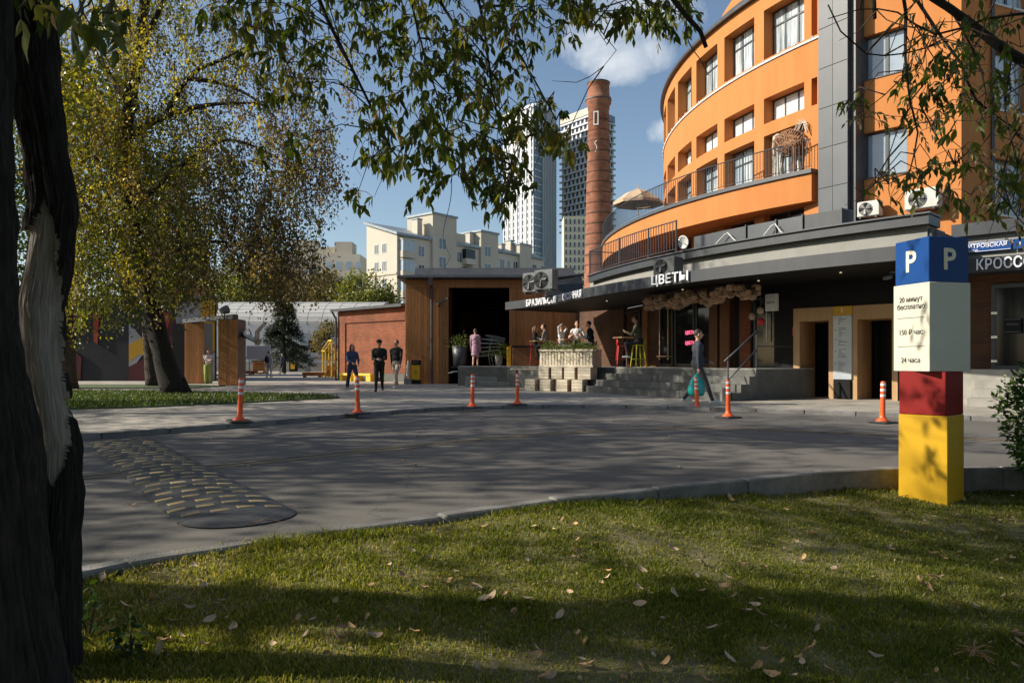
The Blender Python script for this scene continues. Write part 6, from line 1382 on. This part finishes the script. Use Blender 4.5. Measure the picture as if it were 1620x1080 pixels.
# --- foreground trunks
def trunk_mesh(rows, Y, wood=None, seed=0, nu=180, amp=.05):
    """rows: (image y, centre x, width) at depth Y; bark as real relief, bare wood where the bark has gone"""
    zc = [zat(0, r[0], Y) for r in rows]; xc = [(r[1] - CX)/F*Y for r in rows]; wc = [r[2]/F*Y/2 for r in rows]
    zs_ = np.concatenate([np.arange(min(zc), min(max(zc), 2.9), .0075), np.arange(min(max(zc), 2.9), max(zc), .04)]); o_ = np.argsort(zc); zc = np.array(zc)[o_]; xc = np.array(xc)[o_]; wc = np.array(wc)[o_]
    V_ = np.zeros((len(zs_), nu, 3)); Wd = np.zeros((len(zs_), nu), bool); cd = np.array([-np.mean(xc), -Y]); cd /= np.linalg.norm(cd); rt = np.array([-cd[1], cd[0]])
    rt = np.array([cd[1]*-1, cd[0]]) ; 
    for i, z in enumerate(zs_):
        cx, rr = np.interp(z, zc, xc), np.interp(z, zc, wc)
        for j in range(nu):
            a = 2*math.pi*j/nu; dx, dy = math.cos(a), math.sin(a); s_ = dx*rt[0] + dy*rt[1]; fr_ = dx*cd[0] + dy*cd[1]
            n1 = mnoise.noise(Vector((dx*2.2 + seed, dy*2.2, z*1.3))); n2 = mnoise.noise(Vector((dx*9 + seed, dy*9, z*2.2))); n3 = mnoise.noise(Vector((dx*26, dy*26, z*9 + seed)))
            isw = wood is not None and wood(z, s_, fr_, mnoise.noise(Vector((dx*1.3 + 5, dy*1.3, z*5))) + .5*mnoise.noise(Vector((dx*2.5, dy*2.5 + 9, z*16))))
            r = rr*(1 + .07*n1) + (0 if isw else .012 + .026*abs(n2)**.8*(1.2 if n2 > 0 else .6) + .012*n3) + (.004*n3 if isw else 0)
            V_[i, j] = (cx + dx*r, Y + dy*r, z); Wd[i, j] = isw
    n = len(zs_); ii, jj = np.meshgrid(np.arange(n-1), np.arange(nu), indexing='ij'); k = (jj + 1) % nu
    Fc = np.stack([ii*nu + jj, ii*nu + k, (ii+1)*nu + k, (ii+1)*nu + jj], -1).reshape(-1, 4); return V_.reshape(-1, 3), Fc, Wd[:-1].ravel()
def wood_mask(z, s_, fr_, n):
    zt, zb_ = zat(0, 318, 3.0), zat(0, 728, 3.0)
    if z > zt or z < zb_ + n*.16: return False
    f_ = (zt - z)/(zt - zb_); thr = np.interp(f_, [0, .1, .25, .4, .8, 1], [-.4, .05, .4, 1.05, 1.0, .75]); lo_ = np.interp(f_, [0, .1, .2, 1], [-.4, -.8, -1.4, -1.4])
    return lo_ < s_ + n*.22 < thr and fr_ > -.6
def trunk_thing(label, rows, Y, wood, seed, mats):
    V_, Fc, wd = trunk_mesh(rows, Y, wood, seed); base = Vector(((rows[-1][1] - CX)/F*Y, Y, float(V_[:, 2].min())))
    t_ = thing('maple_tree', label, 'tree', base, 0, 'maple trees on the near lawn'); me = npmesh('trunk', V_ - np.array(base), Fc, mats[0], smooth=True)
    for m in mats[1:]: me.materials.append(m)
    if wood: me.polygons.foreach_set('material_index', wd.astype(np.int32))
    obj('trunk', me, t_); return t_
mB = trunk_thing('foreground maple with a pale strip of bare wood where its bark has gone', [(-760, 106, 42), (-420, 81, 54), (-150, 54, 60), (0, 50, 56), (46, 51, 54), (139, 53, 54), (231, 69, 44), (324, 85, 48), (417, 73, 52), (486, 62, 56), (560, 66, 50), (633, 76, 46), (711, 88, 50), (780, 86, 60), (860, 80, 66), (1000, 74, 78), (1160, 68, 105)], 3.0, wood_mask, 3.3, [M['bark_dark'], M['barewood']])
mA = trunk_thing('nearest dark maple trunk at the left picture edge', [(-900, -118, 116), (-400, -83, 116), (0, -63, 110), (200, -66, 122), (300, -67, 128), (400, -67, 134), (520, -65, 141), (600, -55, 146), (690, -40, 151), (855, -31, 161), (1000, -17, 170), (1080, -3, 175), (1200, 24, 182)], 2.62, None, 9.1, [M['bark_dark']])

# --- hanging maple sprays in front of the sky
def sprays(tree, clusters, branches, Yb, seed, leafL=.088, per=(4, 7), rad_px=26, seeds=(), extra_twigs=0, name='foliage'):
    """compound leaves hanging from fine twigs; each cluster of image points gets its own depth"""
    rn = random.Random(seed); rg = np.random.default_rng(seed); O_ = Vector(tree.location); br = MB(); nodes = []
    for L, r0, r1 in branches:
        q_ = smooth_line([W(*v_) - O_ for v_ in L], .12); br.tube(q_, taper(r0, r1, len(q_)), 7); nodes += q_
    tw = MB(); P_, d_, R_ = [], [], []; SP, SD = [], []
    for ci, c in enumerate(clusters):
        px, py = c[:2]; Y = Yb + rn.gauss(0, .55); C_ = W(px, py, Y) - O_
        near = min(nodes, key=lambda q_: (q_ - C_).length + .5*max(0, C_.z - q_.z)); mid = near.lerp(C_, .5) + Vector((rn.uniform(-.05, .05), rn.uniform(-.05, .05), .1))
        if (near - C_).length < 1.3: tw.tube([near, mid, C_], [.006, .004, .003], 4, False)
        isseed = ci in seeds; tone = np.clip(rn.gauss(.42, .2), 0, 1)
        for k in range(rn.randint(*per)):
            st = C_ + Vector((rn.gauss(0, 1), rn.gauss(0, 1), rn.gauss(.15, .8)))*(rad_px/F*Y*.55); pe = Vector((rn.gauss(0, .6), rn.gauss(0, .6), rn.uniform(-1.1, -.2))).normalized()
            tw.tube([C_, C_.lerp(st, .5) + Vector((0, 0, .02)), st], [.003, .0025, .002], 3, False); nl = rn.choice((3, 5, 5, 5)) if not isseed else 7
            for m in range(nl):
                s_ = (m//2)*.045; sd_ = (pe.cross(Vector((rn.uniform(-1, 1), 1, 0)))).normalized()*(1 if m % 2 else -1); dd_ = (pe*.75 + sd_*(0 if m == nl-1 else .55) + Vector((0, 0, -.45))).normalized()
                (SP if isseed else P_).append(st + pe*s_); (SD if isseed else d_).append(dd_); 
                if not isseed: R_.append(np.clip(tone + rn.gauss(0, .13), 0, 1))
    for k in range(extra_twigs):
        a = rn.choice(nodes); b = a + Vector((rn.gauss(0, .2), rn.gauss(0, .2), -abs(rn.gauss(.3, .25)))); q_ = smooth_line(bent(a, b, .12, 4, .05, rn), .06); tw.tube(q_, taper(.0045, .0015, len(q_)), 4, False)
    br.build('branch', M['bark_dark'], tree, True); tag(tw.build('twig_mass', M['twig'], tree), kind='stuff')
    P_ = np.array(P_); obj(name, leaves(name, P_, np.array(d_), leafL*rg.uniform(.65, 1.2, len(P_)), .44, M['leaf_maple'], .1, 'leaf', rg, np.array(R_)), tree)
    if SP: SP = np.array(SP); tag(obj('seed_mass', leaves('seed_mass', SP, np.array(SD), .05*rg.uniform(.8, 1.2, len(SP)), .35, M['leaf_seed'], .1, 'leaf', rg), tree), kind='stuff')
cl1 = [(40, 60), (120, 40), (190, 120), (250, 60), (270, 160), (300, 60), (350, 30), (380, 80), (240, 200), (330, 220), (430, 60), (440, 170), (410, 240), (470, 300), (340, 330), (210, 360), (390, 420), (440, 360), (370, 580), (330, 625), (620, 30), (700, 40), (760, 80), (640, 110), (700, 170), (760, 200), (830, 60), (850, 130), (880, 200), (920, 40), (960, 120), (1000, 60), (940, 220), (1020, 190), (1060, 110), (1100, 40), (1150, 90), (1130, 200), (1200, 160), (1240, 90), (1290, 130), (1330, 190), (1380, 220), (1260, 40), (1330, 60), (1400, 50), (1470, 30), (1440, 120), (1520, 60), (1530, 150), (1580, 30), (680, 280), (800, 290), (860, 330), (960, 290), (1040, 300), (820, 390), (930, 320), (1110, 280), (1190, 300), (1240, 350), (1160, 370), (1080, 360), (1280, 370), (1200, 430), (1060, 440), (950, 450), (1000, 480), (1110, 470), (1180, 500), (1380, 350), (1420, 440), (1350, 470), (1450, 480), (700, 440), (760, 470), (700, 540), (790, 520), (680, 600), (740, 580), (820, 650), (700, 680), (760, 690), (810, 710), (870, 570), (920, 540), (900, 520), (960, 580), (1030, 600), (1040, 530), (920, 630), (1000, 650), (1090, 580), (1150, 600), (1230, 620), (1180, 680), (930, 700), (980, 740), (960, 790), (1060, 690), (1090, 770), (1130, 720), (1170, 780), (1220, 720), (1270, 760), (1300, 700), (1330, 790), (1250, 810), (1290, 560), (1390, 580), (1440, 600), (1520, 600), (1500, 560), (1340, 530), (640, 815), (1200, 865), (1250, 875), (80, 10), (200, 20), (560, 10), (660, 10), (880, 10), (1180, 20), (780, 150), (1000, 150), (1300, 250), (1000, 380), (1150, 430), (1230, 500), (1250, 680)]
cl1 = [(330 + a/2.7, b/2.7) for a, b in cl1] + [(x, -30) for x in range(380, 960, 26)] + [(920 + k*17, 8 + (k*7) % 26) for k in range(11)] + [(1050, 35), (1040, 50), (1062, 18), (1090, 12), (1030, 20)]
br1 = [([(480, -90, 5.6), (505, 0, 5.6), (530, 55, 5.6), (560, 115, 5.6), (590, 175, 5.6), (618, 235, 5.6), (640, 262, 5.6)], .02, .006), ([(660, -90, 5.5), (690, -10, 5.5), (740, 70, 5.5), (790, 130, 5.5)], .016, .005), ([(800, 60, 5.4), (825, 90, 5.4), (850, 135, 5.4), (880, 190, 5.4)], .009, .004), ([(630, -90, 5.7), (650, 0, 5.7), (672, 90, 5.7), (700, 180, 5.7), (715, 270, 5.7)], .012, .004), ([(740, -80, 5.4), (765, 40, 5.4), (780, 150, 5.4), (800, 230, 5.4), (812, 290, 5.4)], .012, .004),
       ([(380, -90, 5.8), (420, 0, 5.8), (440, 70, 5.8), (470, 130, 5.8)], .012, .004), ([(1040, -60, 4.2), (1062, -5, 4.2), (1085, 25, 4.2), (1108, 50, 4.2), (1117, 75, 4.2)], .018, .012), ([(860, -80, 5), (900, -5, 5), (940, 40, 5), (960, 70, 5)], .008, .002), ([(930, 20, 5), (955, 55, 5), (975, 80, 5), (955, 105, 5)], .004, .002), ([(520, 40, 5.6), (555, 80, 5.6), (600, 95, 5.6)], .006, .002)]
# limbs above the picture that carry those branches
up = [([(70, -600, 3.0), (220, -520, 3.8), (380, -330, 5.0), (480, -90, 5.6)], .06, .025), ([(220, -520, 3.8), (520, -420, 4.8), (640, -250, 5.4), (660, -90, 5.5)], .05, .02), ([(520, -420, 4.8), (900, -380, 4.6), (1000, -200, 4.3), (1040, -60, 4.2)], .04, .02), ([(640, -250, 5.4), (720, -200, 5.4), (740, -80, 5.4)], .03, .015), ([(640, -250, 5.4), (630, -90, 5.7)], .02, .013), ([(380, -330, 5.0), (380, -90, 5.8)], .02, .013), ([(900, -380, 4.6), (870, -200, 4.9), (860, -80, 5)], .02, .01)]
sprays(mB, cl1 + [(380 + 55*k, -110 - 40*(k % 3)) for k in range(12)], br1 + up, 5.55, 5, .08, (4, 7), 30, extra_twigs=40)
# leaves close to the lens on the near trunk
cl0 = [(60, 5), (95, 18), (140, 8), (175, 22), (205, 35), (45, 45), (120, 30), (160, -10), (80, -15), (30, 15)]
sprays(mA, cl0, [([(-60, -200, 2.4), (20, -110, 2.35), (100, -50, 2.3), (190, -20, 2.25)], .014, .004)], 2.4, 6, .065, (2, 3), 30)
# right-hand tree
mC = thing('maple_tree', 'maple overhanging from beyond the right picture edge, its branches before the orange wall', 'tree', (6.6, 4.3, -.3), 0, 'maple trees on the near lawn'); OC = Vector(mC.location)
tc_ = MB(); q_ = smooth_line([(0, 0, -.1), (.05, 0, 1.5), (-.1, .1, 3.2), (-.3, .2, 5.5), (-.2, .3, 8)], .3); rough_tube(tc_, q_, taper(.26, .08, len(q_)), 14); tc_.build('trunk', M['bark_dark'], mC, True)
cl2 = [(420, 130), (490, 130), (530, 170), (440, 320), (380, 350), (370, 400), (480, 340), (540, 330), (590, 310), (500, 400), (560, 420), (620, 410), (660, 450), (480, 480), (540, 500), (600, 540), (640, 520), (470, 570), (530, 600), (390, 540), (100, 490), (150, 480), (195, 545), (680, 250), (740, 220), (720, 300), (790, 330), (840, 370), (880, 300), (760, 130), (650, 190), (850, 120), (900, 60), (920, 220), (780, 500), (740, 560), (700, 480), (650, 690), (700, 720), (660, 760), (520, 760), (560, 780), (620, 800), (480, 800), (440, 800), (310, 850), (360, 850), (260, 830), (590, 920), (690, 900), (740, 880), (780, 780), (830, 800), (870, 900), (800, 930), (850, 960), (900, 980), (760, 920), (880, 620), (920, 680), (870, 740), (560, 240), (620, 240), (900, 1040), (820, 860), (910, 440), (800, 420), (860, 200), (700, 100)]
seeds2 = {2, 18, 22, 38, 49, 51, 57, 63, 65, 64}
cl2 = [(1300 + a/2.92, b/2.92) for a, b in cl2] + [(1420 + k*25, -40) for k in range(8)] + [(1640, 60 + 50*k) for k in range(6)]
br2 = [([(1400, -70, 5.0), (1450, -20, 5.0), (1500, 12, 5.0), (1545, 45, 5.0), (1590, 80, 5.0), (1660, 120, 5.1)], .018, .04), ([(1425, -30, 5), (1433, 20, 5), (1432, 90, 5), (1440, 160, 5), (1452, 210, 5), (1437, 280, 5)], .013, .004), ([(1450, 0, 5.1), (1490, 60, 5.1), (1520, 100, 5.1), (1545, 160, 5.1), (1600, 200, 5.1), (1640, 250, 5.1)], .012, .005), ([(1500, 10, 5), (1540, 80, 5), (1560, 150, 5), (1545, 210, 5)], .008, .003), ([(1640, 20, 4.9), (1560, 30, 4.9), (1480, 55, 4.9), (1420, 20, 4.9), (1360, 15, 4.9), (1310, 30, 4.9)], .01, .003),
       ([(1310, 8, 4.9), (1330, 50, 4.9), (1370, 85, 4.9), (1430, 85, 4.9), (1500, 65, 4.9)], .005, .005), ([(1440, 110, 5), (1400, 150, 5), (1375, 170, 5), (1345, 165, 5)], .005, .002), ([(1440, 170, 5), (1420, 205, 5), (1405, 250, 5), (1385, 290, 5)], .005, .002), ([(1455, 165, 5), (1490, 230, 5), (1510, 260, 5)], .006, .002), ([(1600, 90, 5), (1590, 180, 5), (1610, 260, 5), (1600, 330, 5)], .008, .003), ([(1380, -40, 5), (1383, 10, 5), (1384, 30, 5)], .016, .012), ([(1520, 100, 5.1), (1500, 130, 5.1), (1470, 150, 5.1)], .005, .002)]
up2 = [([(OC.x/4.6*F + CX - 60, -200, 4.6), (1760, 60, 4.9), (1660, 120, 5.1)], .08, .04), ([(1800, -340, 4.5), (1600, -260, 4.8), (1400, -70, 5.0)], .05, .018), ([(1600, -260, 4.8), (1425, -30, 5)], .025, .013), ([(1600, -260, 4.8), (1480, -150, 5.1), (1450, 0, 5.1)], .02, .012), ([(1760, 60, 4.9), (1640, 20, 4.9)], .02, .01)]
sprays(mC, cl2, br2 + up2, 5.0, 12, .066, (2, 4), 26, seeds2, 42)

# --- unseen maple crowns overhead and trees behind the viewer, added to block sky light
for (tr_, c_, r_, nc, sd) in ((mB, (-.6, 3.0, 7.8), (4.6, 4.6, 2.0), 230, 71), (mA, (-2.5, -1.5, 7.6), (5.0, 5.0, 2.2), 230, 72)):
    rg = np.random.default_rng(sd); v_ = unit(rg.normal(size=(nc, 3)))*rg.random(nc)[:, None]**.4; C_ = v_*np.array(r_) + np.array(c_) - np.array(tr_.location)
    P_ = np.repeat(C_, 42, 0) + rg.normal(size=(nc*42, 3))*.4; obj('crown', leaves('crown', P_, rg.normal(size=P_.shape)*.6 + np.array([0, 0, -.5]), .17, .6, M['leaf_maple'], rng=rg), tr_)
shade_tree('unseen maple added behind the viewer to the right to block sky light', 5.5, -4.5, 11, 4.6, 230, 50, 'leaf_maple', .18, .28, 3.6, 74, bark='bark_dark', zb=-.5)
shade_tree('unseen maple added directly behind the viewer to block sky light', -1.0, -8.0, 12, 5.0, 240, 50, 'leaf_maple', .18, .3, 3.2, 75, bark='bark_dark', zb=-.5)
shade_tree('unseen maple added far to the left behind the viewer to block sky light', -12.5, -5.5, 11, 4.2, 160, 50, 'leaf_maple', .18, .28, 3.4, 76, bark='bark_dark', zb=-.5)

# --- hedge bush at the right picture edge
bz = float(lawn_z(5.5, 6.9)); bu = thing('round_bush', 'clipped dark green bush at the right picture edge behind the pylon', 'bush', (5.5, 7.0, bz)); rg = np.random.default_rng(77); n = 7000
v_ = unit(rg.normal(size=(n, 3))); r_ = rg.random(n)**.25; P_ = v_*r_[:, None]*np.array([.8, .65, .82]) + np.array([0, 0, .74]); P_ += .07*np.sin(P_*9.0)[:, [1, 2, 0]]
obj('foliage', leaves('foliage', P_, v_ + rg.normal(size=(n, 3))*.6, .055*rg.uniform(.7, 1.4, n), .55, M['leaf_bush'], rng=rg), bu)
st_ = MB()
for k in range(16): e = Vector(P_[k*97]); st_.tube(bent((rg.normal()*.08, rg.normal()*.08, -.05), e, 0, 4, .06), taper(.016, .004, 5), 5)
st_.build('stem_cluster', M['bark'], bu)
# leafy weed by the trunk foot
for k, (px, py, s_, lab) in enumerate(((140, 1040, .17, 'dark leafy weed at the foot of the near trunk'), (205, 1068, .1, 'low green weed on the lawn edge near the trunk'))):
    q_ = G(px, py, -.22); zq = float(lawn_z(q_.x, q_.y)); we = thing('weed', lab, 'plant', (q_.x, q_.y, zq)); n = 46; rgw = np.random.default_rng(90 + k)
    P_ = rgw.normal(size=(n, 3))*np.array([s_*.35, s_*.35, 0]) + np.stack([np.zeros(n), np.zeros(n), rgw.random(n)*s_*1.5], 1)
    obj('foliage', leaves('foliage', P_, rgw.normal(size=(n, 3))*.8 + np.array([0, 0, -.1]), .045, .6, M['leaf_bush'], .1, 'leaf', rgw), we); sm_ = MB()
    for j in range(6): sm_.tube([(0, 0, -.02), tuple(P_[j*6]*.6), tuple(P_[j*6])], .004, 4)
    sm_.build('stem', M['twig'], we)

# --- grass
def blades(name, X_, Y_, Z_, hgt, wid, m, rg, rnd):
    n = len(X_); a = rg.random(n)*6.283; dx, dy = np.cos(a), np.sin(a); b = rg.random(n)*6.283; ln = rg.uniform(.1, .9, n)*hgt; lx, ly = np.cos(b)*ln, np.sin(b)*ln; hw = wid/2
    B_ = np.stack([X_, Y_, Z_], 1); s_ = np.stack([dx*hw, dy*hw, np.zeros(n)], 1); mid = B_ + np.stack([lx*.3, ly*.3, hgt*.6], 1); tip_ = B_ + np.stack([lx, ly, hgt], 1)
    V_ = np.stack([B_ - s_, B_ + s_, mid + s_*.7, mid - s_*.7, tip_], 1).reshape(-1, 3); k = (np.arange(n)*5)[:, None]
    Fc = np.concatenate([k + np.array([q_]) for q_ in ([0, 1, 2], [0, 2, 3], [3, 2, 4])], 1).reshape(-1, 3); return npmesh(name, V_, Fc, m, np.repeat(rnd, 3))
rg = np.random.default_rng(66); n = 400000
Yg = 2.6 * (8.2/2.6)**rg.random(n); Xg = rg.uniform(-.76, .76, n)*Yg; ok = Yg < kerb_y(Xg) - .13 - .05*rg.random(n)
ok |= (rg.random(n) < .25) & (Yg < kerb_y(Xg) - .06) & (Xg < 0)
Xg, Yg = Xg[ok], Yg[ok]; n = len(Xg)
cl_n = np.array([mnoise.noise(Vector((x*1.1, y*1.1, 3.0))) + .6*mnoise.noise(Vector((x*4.5, y*4.5, 7.0))) for x, y in zip(Xg, Yg)])
keep = rg.random(n) < np.clip(.85 + .9*cl_n, .25, 1); Xg, Yg, cl_n = Xg[keep], Yg[keep], cl_n[keep]; n = len(Xg)
hg_ = np.clip(.023 + .015*cl_n + rg.normal(0, .007, n), .009, .07); hg_ *= np.where(kerb_y(Xg) - Yg < .3, 1.5, 1.0)
rv_ = np.clip(.42 - .35*cl_n + rg.normal(0, .2, n) + .12*np.clip(-Xg, 0, 3), 0, 1)
tag(obj('grass', blades('grass', Xg, Yg, lawn_z(Xg, Yg) - .004, hg_, .0035 + .0011*Yg*rg.uniform(.6, 1.2, n), M['grass'], rg, rv_)), 'short autumn grass covering the near lawn', 'grass', kind='stuff')
n = 26000; Xg = rg.uniform(-16, -4.8, n); Yg = rg.uniform(14, 26, n); bp = np.array([(p.x, p.y) for p in bed])
def inside(px, py, poly):
    c_ = np.zeros(len(px), bool); j = len(poly) - 1
    for i in range(len(poly)):
        xi, yi = poly[i]; xj, yj = poly[j]; c_ ^= ((yi > py) != (yj > py)) & (px < (xj - xi)*(py - yi)/(yj - yi + 1e-12) + xi); j = i
    return c_
ok = inside(Xg, Yg, bp); Xg, Yg = Xg[ok], Yg[ok]; n = len(Xg)
tag(obj('grass', blades('grass', Xg, Yg, np.full(n, PZ + .03), rg.uniform(.05, .12, n), .03, M['grass_far'], rg, rg.random(n))), 'grass growing on the turf bed under the leaning tree', 'grass', kind='stuff')

# --- fallen leaves and twigs, each one lying by itself
lm_ = []
for k in range(6):
    rn = random.Random(200 + k); m = MB(); L = 1.0; Wd = rn.uniform(.42, .62); cu_ = rn.uniform(.1, .4); vs = []; N = 7
    for i in range(N):
        t = i/(N-1); w_ = Wd*.5*math.sin(math.pi*min(1, t*.9 + .06))**.8 + .01; z = cu_*(t - .5)**2*2 ; vs += [(t - .5, -w_, z + cu_*.35*rn.uniform(.6, 1.3)), (t - .5, 0, z*.6), (t - .5, w_, z + cu_*.35*rn.uniform(.6, 1.3))]
    m.add(vs, [f_ for i in range(N-1) for f_ in ((3*i, 3*i+3, 3*i+4, 3*i+1), (3*i+1, 3*i+4, 3*i+5, 3*i+2))]); lm_.append(m.mesh('fallen_leaf', M['dry_leaf' if k % 2 else 'dry_leaf2'], True))
rg = np.random.default_rng(88); n = 900; Yl = 3.1*(7.4/3.1)**rg.random(n); Xl = rg.uniform(-.74, .74, n)*Yl; ok = (Yl < kerb_y(Xl) - .15); ok &= np.array([mnoise.noise(Vector((x*.9, y*.9, 21))) > -.15 for x, y in zip(Xl, Yl)]); Xl, Yl = Xl[ok], Yl[ok]; n = len(Xl)
dl = rg.normal(size=(n, 3)); dl[:, 2] *= .25
tag(obj('leaf_litter', leaves('leaf_litter', np.stack([Xl, Yl, lawn_z(Xl, Yl) + .02], 1), dl, rg.uniform(.012, .03, n), .5, M['leaf_seed'], rng=rg)), 'small crumbs of dry leaf scattered through the lawn grass', 'leaf litter', kind='stuff')
rn = random.Random(31); cnt = 0
while cnt < 240:
    Y = 3.1*(7.6/3.1)**rn.random(); x = rn.uniform(-.72, .72)*Y
    if Y > float(kerb_y(x)) - .2 or mnoise.noise(Vector((x*1.3, Y*1.3, 40))) < rn.uniform(-.35, .25): continue
    o = obj('fallen_leaf', lm_[rn.randrange(6)], None, (x, Y, float(lawn_z(x, Y)) + rn.uniform(.018, .04))); s_ = rn.uniform(.035, .075); o.scale = (s_,)*3; o.rotation_euler = (rn.gauss(0, .35), rn.gauss(0, .35), rn.random()*6.28)
    tag(o, 'dry brown fallen leaf lying on the lawn grass', 'leaf', 'fallen leaves on the lawn'); cnt += 1
cnt = 0
while cnt < 45:
    x, Y = rn.uniform(-5, 7), rn.uniform(4.3, 15); 
    if Y < float(kerb_y(x)) + .25 or Y > float(np.interp(x, [p.x for p in FK], [p.y for p in FK])) - .3: continue
    o = obj('fallen_leaf', lm_[rn.randrange(6)], None, (x, Y, .012)); s_ = rn.uniform(.04, .08); o.scale = (s_,)*3; o.rotation_euler = (0, 0, rn.random()*6.28); tag(o, 'pale fallen leaf lying on the asphalt road', 'leaf', 'fallen leaves on the road'); cnt += 1
for i, (px, py, a, L, lab) in enumerate(((1545, 1020, .5, .2, 'bundle of dry twigs on the lawn below the pylon'), (1470, 920, -.6, .1, 'short pale stick on the sunlit grass below the pylon'), (420, 905, .25, .2, 'curved brown stick on the sunny lawn patch near the kerb'))):
    q_ = G(px, py, -.3); t_ = thing('fallen_twig', lab, 'twig', (q_.x, q_.y, float(lawn_z(q_.x, q_.y)) + .02), a)
    for k in range(7 if i == 0 else 1):
        ang = rn.gauss(0, .5); MB().tube(bent((rn.uniform(-.05, .05) - L/2*math.cos(ang), -L/2*math.sin(ang), .01 + .008*k), (L/2*math.cos(ang), L/2*math.sin(ang), .012 + .008*k), -.06, 4, .05, rn), [.0035, .0035, .003, .003, .002], 5).build('stick', M['wicker'], t_)
